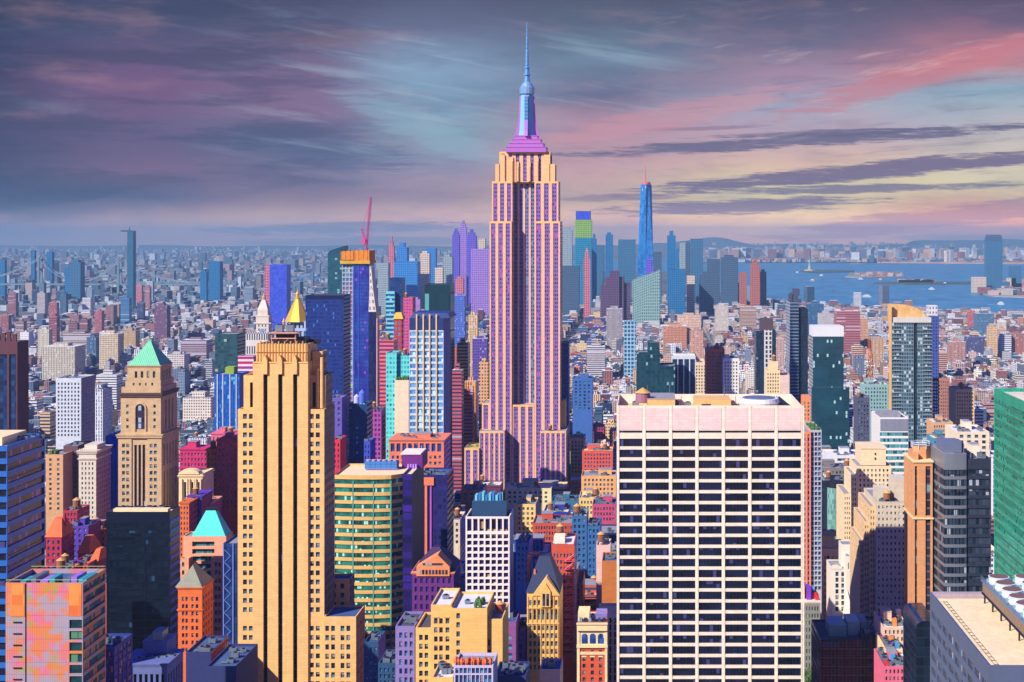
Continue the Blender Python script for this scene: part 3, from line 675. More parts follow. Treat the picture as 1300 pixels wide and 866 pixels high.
ln = (E(n_, su.outputs[0])/1.3).op('FRACT').op('LESS_THAN', .3)
c_ = mix(n_, ln*.45, weather(n_, A(90,200,150), .25, .5), A(190,230,200)); n_.links.new(c_, bs.inputs['Base Color']); bs.inputs['Roughness'].default_value = .7
copper = m_
m = MB(); W = x(200)-x(158.5); m.hip(x(158.5), x(199.5), D+5, D+d-5, zt+1, Z(436,D), W/2-1.0, (d-10)/2-1.0); b.add(m, 'pyramid_roof', copper)
m = MB(); m.box(x(178.5)-.9,x(178.5)+1.4,D+d/2-1,D+d/2+1,Z(437,D),Z(433.5,D)); b.add(m, 'roof_cap', copper)
b.done()
# ------------------------------------------------------------------ simpler towers, described by photo extents
def tower(name, label, short, cat, p0, p1, top, D, d, wall, front=None, side=None, roof=None, vb=900, par=.9, right=None, left=None, clut=0, seed=1, cwall=None, tank=False, z0=0, group=None):
    b = B(name, label, cat, (p0, p1), D, vb=vb, short=short, foot=(X(p0,D), X(p1,D), D, D+d), group=group)
    b.block(X(p0,D), X(p1,D), D, D+d, z0, Z(top,D), wall, front=front, right=right, left=left, side=side, roof=roof, par=par)
    if clut: clutter(b, X(p0,D)+1, X(p1,D)-1, D+1, D+d-1, Z(top,D)-par, seed, clut, cwall, tank)
    return b
def ribs(b, pxs, D, z0, z1, mat, w_=.8, out_=.5, name='pier'):
    for p in pxs:
        m = MB(); m.box(X(p,D)-w_/2, X(p,D)+w_/2, D-out_, D+.05, z0, z1); b.add(m, name, mat)

# --- left group -------------------------------------------------------
br = M('dark_maroon_brick', A(96,50,62), .8, 0, .12); D = 900
b = tower('brown_tower', 'dark maroon tower with notched crown and two blue glass bays at left edge', 'the dark maroon tower', 'skyscraper', -35, 22, 434, D, depth(D,22,33)+4, br,
  front=spec(pxcols(D,-35,[(-28,-14),(-9,9),(11.5,20.5)]), [(Z(600,D),Z(450,D))], P('navy_bay_glass', A(20,40,90), (.006,.014,.05,1), (.02,.06,.16,1), 2.5, 3.6, .85, .8, None, .9, .2), .8, 'window_bay'), vb=550)
for p in range(-34, 22, 7): m = MB(); m.box(X(p,D),X(p+5.2,D),D+.1,D+1.6,Z(434,D),Z(424,D)+(p%3)*.7); b.add(m, 'crown_fin', br)
b.done()
D = 1100; wg = M('white_concrete', A(216,222,232), .8, 0, .08)
b = tower('gridded_office', 'white concrete block with a square grid of dark windows, left of the green pyramid tower', 'the white gridded block', 'office building', 71, 103, 480, D, 28, wg,
  front=spec(cols_(7,.5,.04,.04), rows_(D,486,5.0,2.9,552), glass_dark), side=P('grey_side', A(150,150,170), DK, DK2, 3.2, 3.2, .8, .5), roof=roof_grey, vb=556, clut=4, seed=8)
b.done()
D = 900; tan = M('tan_brick', A(224,172,124), .85, 0, .12); brn = M('brown_brick', A(110,76,84), .85)
b = tower('brick_block', 'tan brick block with two window columns and green plants on its roof', 'the tan two-column block', 'building', 58, 80, 577, D, 22, tan, front=spec(pxcols(D,58,[(62.5,65.5),(72.5,75.5)]), rows_(D,582,6.2,3.2,650), glass_dark), vb=650)
m = MB(); R = random.Random(2)
for i in range(26):
    a, c = X(62+R.random()*8,D), D+1+R.random()*4; m.prof(a, c, [(Z(577,D)-1,R.uniform(.5,.9)),(Z(577,D)+R.uniform(.5,2.2),R.uniform(.6,1.2)),(Z(577,D)+R.uniform(2.3,3),.1)], 6)
b.add(m, 'roof_shrub', green_leaf); b.done()
tower('brick_block', 'dark brown brick block standing between the tan and white stone blocks, left', 'the dark brown block', 'building', 80.5, 99, 566, 915, 22, brn, side=None, front=spec(cols_(3,.3), rows_(915,575,6,3,640), glass_dark), clut=3, seed=3, cwall=brn, vb=650).done()
D = 880; wst = M('white_stone', A(226,214,196), .85, 0, .15)
b = tower('stone_block', 'ornate white stone block with heavy cornice, left of the green pyramid tower', 'the ornate white block', 'building', 100, 122, 576, D, 24, wst, front=spec(cols_(4,.4,.1,.1), rows_(D,587,6.2,3.4,660), glass_dark), side=P('mauve_side', A(170,140,170), DK, (.1,.03,.2,1), 3, 3.2, .5, .6), vb=656)
cornice(b, X(100,D), X(122,D), D, D+24, Z(584,D), 1.2, .8, wst, 'belt_course'); cornice(b, X(100,D), X(122,D), D, D+24, Z(576,D), 2, 1.2, wst)
m = MB()
for i in range(9): m.cyl(X(101+i*2.5,D), D+.5, Z(576,D)+2, Z(570,D), .45, .3, 8)
m.box(X(104,D),X(120,D),D+4,D+18,Z(576,D)+1.9,Z(566,D)); b.add(m, 'balustrade', wst); b.done()
tower('blue_slab', 'plain bright blue slab just behind the green pyramid tower at its left', 'the plain blue slab', 'building', 134, 152, 553, 960, 30, P('ultramarine_panel', A(20,60,200), A(16,50,190), A(24,66,214), 4, 3.6, .98, .98), vb=655).done()
# red roofed group
rr = M('vermilion_roof', A(250,110,56), .8, 0, .15); rb = M('crimson_brick', A(186,40,70), .85, 0, .2); ob = M('orange_brick', A(240,116,50), .85, 0, .15); vb_ = M('violet_brick', A(96,50,170), .85, 0, .2)
rw = P('crimson_wall_windows', A(186,40,70), (.02,.01,.12,1), (.12,.02,.3,1), 2.6, 3.3, .5, .55)
for (p0,p1,top,ap,D,wl,lab) in ((58,78,682,661,720,rb,'crimson brick house with steep orange hip roof beside the blue banded block'),(99,113,702,684,735,rb,'crimson brick house with orange hip roof in the middle of the red roof group'),(115,124,712,700,700,ob,'narrow orange brick house with hip roof, right end of the red roof group')):
    b = tower('hip_roof_house', lab, 'the red-roofed houses', 'building', p0, p1, top, D, 16, wl, front=spec(cols_(3,.45), rows_(D,top+4,8,4.6,top+50), glass_blue), side=rw, par=0, vb=740)
    m = MB(); W = X(p1,D)-X(p0,D); m.hip(X(p0,D)-.5, X(p1,D)+.5, D-.5, D+16.5, Z(top,D), Z(ap,D), W*.32, 6); b.add(m, 'hip_roof', rr)
    if p0 < 60: m = MB(); m.box(X(74,D),X(76,D),D+6,D+8,Z(680,D),Z(655,D)); b.add(m, 'chimney', rb)
    b.done()
for i,(p0,p1,top,D,wl,lab) in enumerate(((80,98,648,800,rb,'crimson block with cluttered roof behind the orange hip roofs'),(84,112,668,770,vb_,'violet brick block in the middle of the red roof group'),(110,134,672,790,ob,'orange brick block left of the black glass tower top'),(122,135,700,740,tan,'narrow tan block touching the left side of the black glass tower'),(62,86,722,680,vb_,'violet brick block below the steep orange hip roof'),(88,112,716,690,rb,'crimson block just above the iridescent panelled block'),(60,80,728,600,ob,'small orange block with gabled top behind the iridescent panelled block'),(112,135,740,640,ob,'orange block between the iridescent panelled block and the black glass tower'))):
    tower('brick_block', lab, 'the red-roofed houses', 'building', p0, p1, top, D, 18, wl, front=spec(cols_(4,.45), rows_(D,top+3,7,4,top+60), glass_blue), side=rw, roof=(roof_grey,roof_blue,rr)[i%3], vb=740, clut=4, seed=i+20, cwall=wl, tank=i%2 == 0).done()
# orange / magenta group right of pyramid tower
D = 900; mg = M('magenta_brick', A(214,40,110), .85, 0, .15)
for i,(p0,p1,top,D,wl,wn,lab) in enumerate(((228,264,572,930,mg,8,'magenta brick block with arcaded top floor right of the green pyramid tower'),(262,276,572,905,ob,3,'narrow orange brick block with small square windows beside the magenta block'),(275,302,560,900,M('rose_brick', A(216,46,84), .85, 0, .15),5,'rose red brick block touching the golden slotted tower'),(268,300,552,1000,M('pink_brick', A(240,110,140), .85, 0, .15),6,'pink upper block behind the rose red block'),(228,240,640,800,ob,3,'small orange and violet brick block behind the teal roof'),(238,256,632,815,vb_,4,'small violet brick block behind the teal hip roof'),(256,268,640,830,M('peach_brick', A(250,160,120), .85, 0, .15),3,'small peach block behind the teal hip roof'))):
    b = tower('brick_block', lab, 'the magenta block', 'building', p0, p1, top, D, 20, wl, front=spec(cols_(wn,.42), rows_(D,top+3,6.6,3.6,top+85), glass_blue), side=rw, roof=(roof_grey,roof_cream)[i%2], vb=655, clut=3, seed=i+40, cwall=wl, tank=i%2 == 1)
    cornice(b, X(p0,D), X(p1,D), D, D+20, Z(top,D), 1, .6, wl); b.done()
D = 850; crm = M('cream_stone', A(250,222,170), .85, 0, .12)
b = tower('classical_block', 'cream stone building with curved pediment and columns right of the green pyramid tower', 'the cream pediment building', 'building', 227, 257, 602, D, 22, crm, front=spec(pxcols(D,227,[(233.5,236.5),(242.5,245.5),(251,253.5)]), [(Z(636,D),Z(612,D))], glass_dark, .8, 'window_strip'), vb=632)
m = MB(); c = X(240,D)
m.loft([[(c+q*math.cos(math.pi*k/12), yy, Z(602,D)+q*.45*math.sin(math.pi*k/12)) for k in range(13)] for yy, q in ((D-.6,6.5),(D+6,6.5))]); m.q([(c+6.5*math.cos(math.pi*k/12), D-.6, Z(602,D)+6.5*.45*math.sin(math.pi*k/12)) for k in range(13)]); b.add(m, 'pediment', crm)
cornice(b, X(227,D), X(257,D), D, D+22, Z(606,D), 1.2, .8, crm)
for p in (231,238,241,247,249,255): m = MB(); m.cyl(X(p,D), D-.5, Z(640,D), Z(608,D), .55, .5, 8); b.add(m, 'column', crm)
b.done()
# teal hip-roof building
D = 680; pk = M('salmon_stone', A(250,176,140), .85, 0, .1)
b = B('hip_roof_tower', 'salmon stone building with teal copper hip roof and recessed balconies', 'building', (229,298), D, vb=845, short='the teal-roofed building')
x = lambda p: X(p, D); d = depth(D,284,291)+6
b.block(x(229), x(284), D+4, D+d, 0, Z(683,D), pk, front=spec(pxcols(D,229,[(240.5,269)]), rows_(D,690,9.4,6.2,730), P('teal_balcony_glass', A(20,60,90), (.01,.05,.09,1), (.04,.25,.3,1), 1.4, 3.6, .85, .9), 1.5, 'ribbon_window'), par=.5)
b.block(x(268), x(284), D, D+4, 0, Z(708,D), pk, front=spec(pxcols(D,268,[(272.5,275.8),(277,280.2)]), rows_(D,714,10.2,5.6,800), glass_dark))
b.block(x(229), x(239.5), D, D+4, 0, Z(709,D), pk, front=spec(pxcols(D,229,[(231,234)]), rows_(D,714,10.2,5.6,800), glass_dark))
teal = M('teal_copper', A(70,226,210), .55, .1, .12, .4)
m = MB(); m.hip(x(240), x(283), D+4, D+d-1, Z(683,D), Z(652,D), 6, (d-5)/2-1.5); rf = b.add(m, 'hip_roof', teal)
m = MB(); m.box(x(255),x(269),D+4+(d-5)/2-1.4,D+4+(d-5)/2+1.6,Z(653,D),Z(649,D)); b.add(m, 'ridge_vent', metal_dark, rf)
m = MB(); m.bar((x(247),D+3,Z(733,D)),(x(268),D+1,Z(722,D)),.7); m.bar((x(247),D+3,Z(735,D)),(x(268),D+3,Z(735,D)),.6); b.add(m, 'brace', crm)
b.done()
D = 640
zig = P('zigzag_navy_glass', A(10,26,80), (.008,.02,.10,1), (.02,.06,.2,1), 1.6, 3.6, .92, .92, None, .9, .15)
b = tower('navy_glass_tower', 'narrow navy glass tower with pale zigzag bracing beside the golden slotted tower', 'the navy zigzag tower', 'office building', 283, 301, 690, D, 20, zig, vb=845)
for i in range(9):
    m = MB(); z1 = Z(698+i*16,D); z2 = Z(706+i*16,D); z3 = Z(714+i*16,D); m.bar((X(285,D),D-.15,z1),(X(293,D),D-.15,z2),.28); m.bar((X(293,D),D-.15,z2),(X(285,D),D-.15,z3),.28); b.add(m, 'brace', M('pale_blue_brace', A(110,140,230), .5))
ribs(b, (284,296), D, 0, Z(690,D), M('pale_blue_brace', A(110,140,230), .5), .5, .4); b.done()
D = 600
b = B('hip_roof_tower', 'orange brick block with grey hip roof right of the black glass tower', 'building', (229,270), D, vb=830, short='the orange block with grey hip roof')
x = lambda p: X(p, D); d = depth(D,256,270)
b.block(x(226), x(256.5), D, D+d, 0, Z(748,D), ob, front=spec(pxcols(D,226,[(231,234),(235.5,238.4),(243,246),(248.6,251.6)]), rows_(D,758,9.2,5.2,830), glass_dark), right=spec(cols_(4,.4), rows_(D,758,9.2,5.2,830), glass_blue), par=.3)
cornice(b, x(226), x(256.5), D, D+d, Z(776,D), .8, .5, ob, 'belt_course'); cornice(b, x(226), x(256.5), D, D+d, Z(748,D), .8, .6, ob)
m = MB(); m.hip(x(222), x(256.5), D, D+d, Z(748,D)+.8, Z(721,D), 6.0, d/2-2); b.add(m, 'hip_roof', M('grey_slate', A(150,150,130), .8)); b.done()
tower('shadow_block', 'low dark blue flat block at the foot of the navy zigzag tower', 'the low dark blue block', 'building', 236, 268, 828, 570, 24, M('dark_blue_stone', A(40,50,110), .8), roof=roof_blue, clut=5, seed=5, side=rw).done()  # dark blue wall colour stands in for shade
tower('shadow_block', 'low steel blue roofed block against the golden slotted tower, bottom', 'the low steel blue block', 'building', 262, 300, 846, 540, 30, M('dark_blue_stone', A(40,50,110), .8), roof=roof_blue, clut=4, seed=6).done()  # shade painted in as a dark blue wall, as on its neighbour
# blue glass with white fins
D = 1100
b = tower('finned_office', 'blue glass block with white vertical fins left of the golden slotted tower', 'the white-finned blue block', 'office building', 272, 304, 475, D, 26, M('blue_frame', A(20,80,190), .5), front=spec(cols_(8,.9,.01,.01), rows_(D,477,6,5.2,560), P('azure_glass', A(20,90,200), (.01,.06,.3,1), (.02,.16,.5,1), 1.5, 3.6, .9, .9, (.1,.5,.6,1), .9, .15), .15, 'ribbon_window'), vb=560)
ribs(b, (276,283,292,300), D, 0, Z(475,D), wg, .7, .4)
m = MB(); m.box(X(283,D),X(294,D),D+6,D+16,Z(475,D)-1,Z(467,D)); b.add(m, 'plant_room', M('olive_plant', A(150,180,60), .8)); b.done()
D = 1400
tower('dark_glass_block', 'dark green glass block with horizontal floors behind the blue finned block', 'the dark green glass block', 'office building', 273, 301, 424, D, 30, P('green_slate_glass', A(40,76,90), (.01,.04,.06,1), (.03,.10,.12,1), 3, 3.8, .96, .7, (.3,.35,.3,1), .96, .2), vb=470).done()
D = 1300
tower('striped_tower', 'narrow red and white striped tower left of the golden tower crown', 'the red striped tower', 'building', 302, 322, 452, D, 22, P('red_white_stripe', A(236,226,226), (.5,.02,.08,1), (.25,.03,.3,1), 30, 4.6, 1, .55), vb=500).done()
# white clock tower
D = 2000
b = B('clock_tower', 'white stone clock tower with stepped pointed top, left of the gold pyramid', 'tower', (318,345), D, vb=425, short='the white clock tower')
x = lambda p: X(p, D); cyw = M('clock_tower_marble', A(236,220,200), .8); cc = x(333)
b.block(x(325), x(341), D, D+18, 0, Z(402,D), cyw, front=spec(cols_(3,.35,.1,.1), rows_(D,412,5,3,440), glass_blue, .3), par=.3)
m = MB(); m.box(x(322),x(344),D-1,D+19,Z(411,D),Z(409.6,D),bottom=True); m.box(x(324),x(342),D-.5,D+18.5,Z(402,D),Z(400.5,D),bottom=True)
m.box(x(326.5),x(339.5),D+1,D+16,Z(402,D),Z(393,D)); b.add(m, 'loggia', cyw)
m = MB(); m.hip(x(326.5), x(339.5), D+1, D+16, Z(393,D), Z(381,D), 5, 5); b.add(m, 'spire_roof', cyw)
m = MB(); m.prof(cc, D+8.5, [(Z(381.5,D),2.4),(Z(378,D),2.4),(Z(377.8,D),3),(Z(376,D),1.2),(Z(373,D),.2)], 8); b.add(m, 'lantern', M('gilded_cap', A(236,190,120), .4, .3))
m = MB(); m.q([(cc+4.6*math.cos(k*math.pi/8), D-.1, Z(421,D)+4.6*math.sin(k*math.pi/8)) for k in range(16)]); ck = b.add(m, 'clock_face', M('clock_blue_white', A(150,170,210), .6))
m = MB(); m.box(cc-.25,cc+.25,D-.3,D-.15,Z(421,D),Z(421,D)+3.6); m.box(cc,cc+2.6,D-.3,D-.15,Z(421,D)-.2,Z(421,D)+.25); b.add(m, 'clock_hand', metal_dark, ck)
b.done()
tower('colonnade_block', 'long low white block with closely spaced columns in front of the clock tower', 'the white colonnade block', 'building', 300, 340, 424, 1800, 30, P('white_colonnade', A(232,224,216), DK, DK2, 3.2, 40, .5, .8), vb=440).done()
# gold pyramid tower
D = 1850
b = B('gold_pyramid_tower', 'tower with a gilded pyramid spire rising behind the golden slotted tower', 'skyscraper', (355,392), D, vb=440, short='the gilded pyramid tower')
x = lambda p: X(p, D); c, cyy = x(374), D+16
wtw = M('pale_blue_stone', A(180,200,226), .8)
b.block(x(352), x(390), D+2, D+34, 0, Z(418,D), wtw, front=spec(cols_(7,.45), [(Z(440,D),Z(420.5,D))], glass_blue, .6, 'window_bay'), par=.8)
b.block(x(361), x(387), D+5, D+28, Z(418,D)-.8, Z(408,D), wtw, front=spec(cols_(5,.45), [(Z(417,D),Z(410,D))], glass_dark, .6, 'window_bay'), par=0)
gilt = M('gilded_tile', A(252,196,60), .38, .35, .18, .3)
m = MB(); m.prof(c, cyy, [(Z(409,D),17),(Z(397,D),11.5),(Z(385,D),5.8),(Z(380,D),3.2)], 8, rot=math.pi/8); rf = b.add(m, 'pyramid_roof', gilt)
m = MB(); m.prof(c, cyy, [(Z(380,D),3.1),(Z(379.6,D),3.8),(Z(378.6,D),3.8),(Z(378.2,D),2.5),(Z(374.5,D),2.3),(Z(374,D),2.9),(Z(371,D),.9),(Z(367,D),.1)], 8); b.add(m, 'lantern', gilt, rf)
m = MB()
for a in (359,389): m.cyl(x(a), D+5, Z(418,D)-1, Z(409,D), 1.8, 1.6, 8); m.cyl(x(a), D+5, Z(409,D), Z(404,D), 1.9, .1, 8)
b.add(m, 'corner_turret', gilt); b.done()

# --- centre-left glass towers ------------------------------------------
D = 1300
nv = P('navy_grid_glass', A(26,50,130), (.006,.014,.09,1), (.015,.04,.2,1), 1.7, 3.7, .72, .62, (.05,.16,.45,1), .95, .2)
b = tower('navy_office_slab', 'wide navy blue office slab with fine window grid behind the golden slotted tower', 'the wide navy slab', 'skyscraper', 388, 436, 375, D, 32, nv, roof=roof_dark, vb=520, par=.5)
m = MB(); m.box(X(388,D)-.1,X(436,D)+.1,D-.15,D+.2,Z(380,D),Z(375,D)+.1); b.add(m, 'crown_band', M('midnight_metal', A(14,30,80), .4, .3)); b.done()
D = 2300
b = tower('teal_glass_tower', 'dark teal glass tower with slanted top, left of the tower under construction', 'the dark teal tower', 'skyscraper', 416, 436, 322, D, 30, P('deep_teal_glass', A(14,70,90), (.01,.06,.09,1), (.02,.10,.14,1), 4, 4, .9, .8, (.2,.4,.4,1), .97, .2), vb=380, par=0)
m = MB(); z = Z(322,D); m.loft([[(X(416,D),D,z),(X(436,D),D,z),(X(436,D),D+30,z),(X(416,D),D+30,z)],[(X(419,D),D,Z(318,D)),(X(439,D)-2,D,Z(312,D)),(X(439,D)-2,D+30,Z(312,D)),(X(419,D),D+30,Z(318,D))]]); b.add(m, 'slanted_crown', M('teal_crown', A(20,84,104), .4, .3)); b.done()
# tower under construction + crane
D = 1500
b = B('unfinished_tower', 'slender unfinished tower wrapped in orange netting at the top', 'skyscraper', (433,477), D, vb=560, short='the unfinished tower')
x = lambda p: X(p, D)
ind = P('indigo_curtain_wall', A(30,30,150), (.02,.01,.22,1), (.03,.10,.34,1), 2.4, 3.9, .85, .8, (.25,.05,.5,1), .93, .2, patch=.03)
b.block(x(434), x(448), D+1, D+30, 0, Z(332,D), M('bare_frame', A(170,190,210), .8), front=spec(cols_(3,.72,.02,.02), rows_(D,336,5.6,4.0,560), P('coloured_opening', A(60,100,160), (.02,.16,.3,1), (.5,.06,.12,1), 3, 4.8, .8, .9, (.3,.6,.15,1), .8, .3, patch=.012), .6, 'window'))
b.block(x(448)+.05, x(468), D, D+30, 0, Z(335,D), ind, par=.3); ribs(b, (449.5,455), D, 0, Z(335,D), M('cobalt_mullion', A(50,100,220), .5), .8, .5)
ong = M('orange_safety_netting', A(236,140,20), .8, 0, .35, .5); yg = M('ochre_deck', A(226,176,40), .8, 0, .3, .5)
m = MB(); m.box(x(433),x(449),D-1.2,D+31,Z(330,D),Z(319,D)); m.box(x(450),x(469),D-1.2,D+31,Z(334,D),Z(318,D)); b.add(m, 'safety_netting', ong)
m = MB(); m.box(x(432.4),x(470),D-2,D+32,Z(335,D),Z(331,D),bottom=True); b.add(m, 'formwork_deck', yg)
m = MB()
for p in (434,439,445,451,456,462,467): m.bar((x(p),D-1,Z(331,D)),(x(p),D-1,Z(317-p%3,D)),.5)
for z in (345,352): m.box(x(467.5),x(472),D-1,D+12,Z(z,D),Z(z-1.5,D),bottom=True)
b.add(m, 'edge_post', metal_dark); b.done()
crp = M('magenta_crane_steel', A(236,50,150), .6); D = 1505
c = B('tower_crane', 'magenta luffing crane standing on the unfinished orange-topped tower', 'crane', None, None, loc=(X(462,D), D+14, Z(335,D)))
def lattice(m, p, q, w_, n):
    p, q = Vector(p), Vector(q); d_ = (q-p).normalized(); u = d_.orthogonal().normalized(); v = d_.cross(u); cs = [u*a*w_/2+v*c_*w_/2 for a, c_ in ((1,1),(-1,1),(-1,-1),(1,-1))]
    for k in cs: m.bar(p+k, q+k, w_*.14)
    for i in range(n):
        a, e = p.lerp(q, i/n), p.lerp(q, (i+1)/n)
        for k in range(4): m.bar(a+cs[k], e+cs[(k+1)%4], w_*.09)
x = lambda p: X(p, D); yy = D+14
m = MB(); lattice(m, (x(463),yy,Z(335,D)), (x(461),yy,Z(305,D)), 2.4, 10); c.add(m, 'crane_mast', crp)
m = MB(); lattice(m, (x(462),yy,Z(310,D)), (x(467.5),yy,Z(250,D)), 1.9, 18); c.add(m, 'crane_jib', crp)
m = MB(); lattice(m, (x(461),yy,Z(308,D)), (x(456),yy,Z(290,D)), 1.8, 5); m.box(x(456),x(461),yy-2,yy+2,Z(309,D),Z(303,D)); c.add(m, 'counterweight', crp)
m = MB(); m.bar((x(456),yy,Z(290,D)),(x(466.5),yy,Z(256,D)),.3); m.bar((x(467.5),yy,Z(250,D)),(x(468.2),yy,Z(246,D)),.3); m.bar((x(467.5),yy,Z(250,D)),(x(467.8),yy,Z(300,D)),.2); c.add(m, 'crane_cable', crp)
D = 1420
b = tower('wedge_top_tower', 'slim dark tower with white slanted lattice top right of the unfinished tower', 'the wedge-topped tower', 'skyscraper', 468, 477.5, 396, D, 18, P('midnight_glass', A(20,24,60), (.01,.01,.06,1), (.02,.03,.12,1), 2, 3.8, .9, .9), vb=560, par=0)
m = MB(); m.loft([[(X(a,D),D,z),(X(c_,D),D,z),(X(c_,D),D+18,z),(X(a,D),D+18,z)] for a, c_, z in ((468,477.5,Z(396,D)),(469,473.5,Z(366,D)),(469,471,Z(338,D)))]); b.add(m, 'wedge_top', P('white_lattice', A(240,226,210), (.3,.3,.4,1), (.1,.1,.2,1), 4, 7, .4, .5)); ribs(b, (478.5,), D, 0, Z(404,D), M('pink_pier', A(240,180,190), .6), .9, .4); b.done()
D = 1700
b = tower('banded_blue_tower', 'dark blue tower with pale horizontal bands at its left, centre-left skyline', 'the dark blue banded tower', 'skyscraper', 495, 510, 353, D, 24, P('dusk_glass', A(20,50,110), (.01,.03,.12,1), (.02,.06,.2,1), 3, 3.8, .9, .85), vb=430)
b.block(X(491,D), X(502,D), D-6, D-.05, 0, Z(370,D), M('mint_band', A(120,220,220), .6), front=spec(cols_(1,.98,0,0), rows_(D,373,5.5,3,440), glass_blue, .4, 'ribbon_window')); b.done()
D = 1450
b = tower('dark_cube_tower', 'dark teal-black tower top behind the tower with yellow piers', 'the dark cube-topped tower', 'skyscraper', 539, 572, 361, D, 30, P('black_teal_glass', A(10,40,60), (.006,.03,.045,1), (.01,.05,.07,1), 5, 40, .85, .97, (.1,.35,.35,1), .96, .2), vb=396); b.done()
D = 1500
b = tower('yellow_roof_tower', 'small red and green tower with flared yellow roof left of the yellow-piered tower', 'the small yellow-roofed tower', 'building', 500, 510, 405, D, 12, P('red_green_wall', A(200,50,60), (.02,.3,.25,1), (.1,.1,.3,1), 4, 6, .5, .6), vb=430)
m = MB(); m.hip(X(499,D), X(512,D), D-1, D+13, Z(405,D), Z(397,D), 2.5, 3); b.add(m, 'flared_roof', M('amber_tile', A(240,180,40), .6)); b.done()
for (p0,p1,top,D,w1_,lab) in ((482,500,432,1250,P('red_balcony_wall', A(240,120,110), (.3,.02,.08,1), (.1,.03,.2,1), 40, 3.6, 1, .5),'red and white balcony tower left of the mint green tower'),(512,524,378,1600,P('rose_tower_wall', A(230,90,130), (.1,.02,.2,1), (.2,.1,.5,1), 3, 3.6, .5, .5),'narrow rose tower right of the dark blue banded tower'),(470,484,520,1150,P('violet_low_wall', A(190,80,150), (.04,.01,.12,1), (.1,.03,.3,1), 3, 4, .6, .6),'small violet block at the foot of the red balcony tower')):
    tower('balcony_tower', lab, 'the red balcony tower', 'building', p0, p1, top, D, 20, w1_, vb=580, clut=3, seed=p0, tank=True).done()
D = 1150
b = B('mint_glass_tower', 'mint green glass tower wrapped round a blank cream wall', 'building', (490,521), D, vb=565, short='the mint green tower')
mint = P('mint_glass', A(110,230,220), (.02,.25,.3,1), (.10,.5,.5,1), 2.6, 3.9, .6, .55, (.02,.08,.15,1), .85, .25)
b.block(X(490,D), X(503.5,D), D, D+22, 0, Z(448,D), mint); b.block(X(503.6,D), X(521,D), D+3, D+22, 0, Z(452,D), mint)
b.block(X(502,D), X(520,D), D-4, D+2.9, 0, Z(482,D), M('cream_party_wall', A(255,226,190), .9, 0, .06), roof=green_leaf, par=.3)
m = MB(); R = random.Random(5)
for i in range(24): a, c_ = X(503+R.random()*16,D), D-3+R.random()*4; m.prof(a, c_, [(Z(482,D)-.5,.7),(Z(482,D)+R.uniform(.6,1.6),R.uniform(.6,1.1)),(Z(482,D)+R.uniform(2,4),.1)], 6)
b.add(m, 'roof_shrub', green_leaf); clutter(b, X(504,D), X(519,D), D+4, D+20, Z(452,D)-.9, 9, 3, mint); b.done()
D = 1050
ice = M('ice_white_frame', A(206,226,246), .6, 0, .08)
b = B('yellow_pier_tower', 'pale blue gridded tower with four yellow vertical piers, centre-left', 'skyscraper', (520,572), D, vb=560, short='the yellow-piered tower')
x = lambda p: X(p, D); d = depth(D,563,572)
b.block(x(520), x(563), D, D+d, 0, Z(404,D), ice, front=spec(cols_(5,.86,.0,.0), rows_(D,421,8.2,5.4,560), P('cobalt_window', A(120,170,230), (.03,.12,.36,1), (.14,.36,.62,1), 2.2, 4.9, .80, .9, (.5,.75,.9,1), .78, .2), .5, 'window'), side=M('cobalt_wall', A(16,64,170), .6), par=.5)  # cobalt side colour imitates blue shade on that face
m = MB(); m.box(x(520)-.1,x(563),D-.2,D+.3,Z(419,D),Z(404,D)+.05); m.loft([[(x(520),D+.5,Z(404,D)),(x(571),D+.5,Z(404,D)),(x(571),D+d,Z(404,D)),(x(520),D+d,Z(404,D))],[(x(524),D+3,Z(397,D)),(x(568),D+3,Z(398,D)),(x(568),D+d-3,Z(398,D)),(x(524),D+d-3,Z(397,D))]]); b.add(m, 'crown', M('deep_blue_crown', A(20,50,120), .5))
ribs(b, (529,537.5,545.5,554), D, 0, Z(399,D), M('yellow_pier', A(244,206,120), .7), 1.0, .8); b.done()
# pink block with large windows on top storey
D = 950; coral = M('coral_stone', A(246,132,96), .85, 0, .12)
b = B('coral_block', 'coral coloured block with nine large top-floor windows below the yellow-piered tower', 'building', (494,572), D, vb=610, short='the coral block')
x = lambda p: X(p, D); d = depth(D,563.5,572)
b.block(x(494), x(563.5), D, D+d, 0, Z(560,D), coral, front=[spec(pxcols(D,494,[(496+i*7.4,501+i*7.4) for i in range(9)]), [(Z(573.5,D),Z(563,D))], glass_blue, .8), spec(cols_(11,.5), rows_(D,578.5,7.6,4,640), glass_blue, .4)], side=P('violet_side', A(150,80,190), (.04,.01,.2,1), (.1,.03,.3,1), 4, 4, .4, .5), roof=roof_blue)  # side painted violet in place of shade
cornice(b, x(494), x(563.5), D, D+d, Z(560,D), .9, .7, coral); clutter(b, x(496), x(562), D+2, D+d-2, Z(560,D), 12, 12, coral, False); b.done()
# green ribbon building
D = 720
b = B('curved_ribbon_block', 'curved office block with yellow bands and green ribbon windows right of the golden slotted tower', 'office building', (423,536), D, short='the curved green-ribbon block', foot=(X(423,D),X(523,D),D,D+40))
x = lambda p: X(p, D); ykb = M('yellow_band_stone', A(238,190,110), .8, 0, .08)
rgl = P('emerald_ribbon_glass', A(20,60,50), (.006,.03,.04,1), (.03,.28,.22,1), 1.15, 4.2, .9, .97, (.35,.75,.6,1), .90, .15, patch=.10)
def curve(p):      # plan of the front: gently bowed, turning back at its right end
    t_ = max(0, min(1, (p-424)/86)); return D+2.0*(2*t_-1)**2-2.0+(0 if p < 496 else (p-496)*.30)
ps = [424+(497-424)*i/10 for i in range(11)]+[503.5, 510]
poly = [(x(p), curve(p)) for p in ps]; zt = Z(603,D); back = D+36
m = MB(); zs = [(0, 1)]
floor_h = 10.35; tops = []
y = 608.0
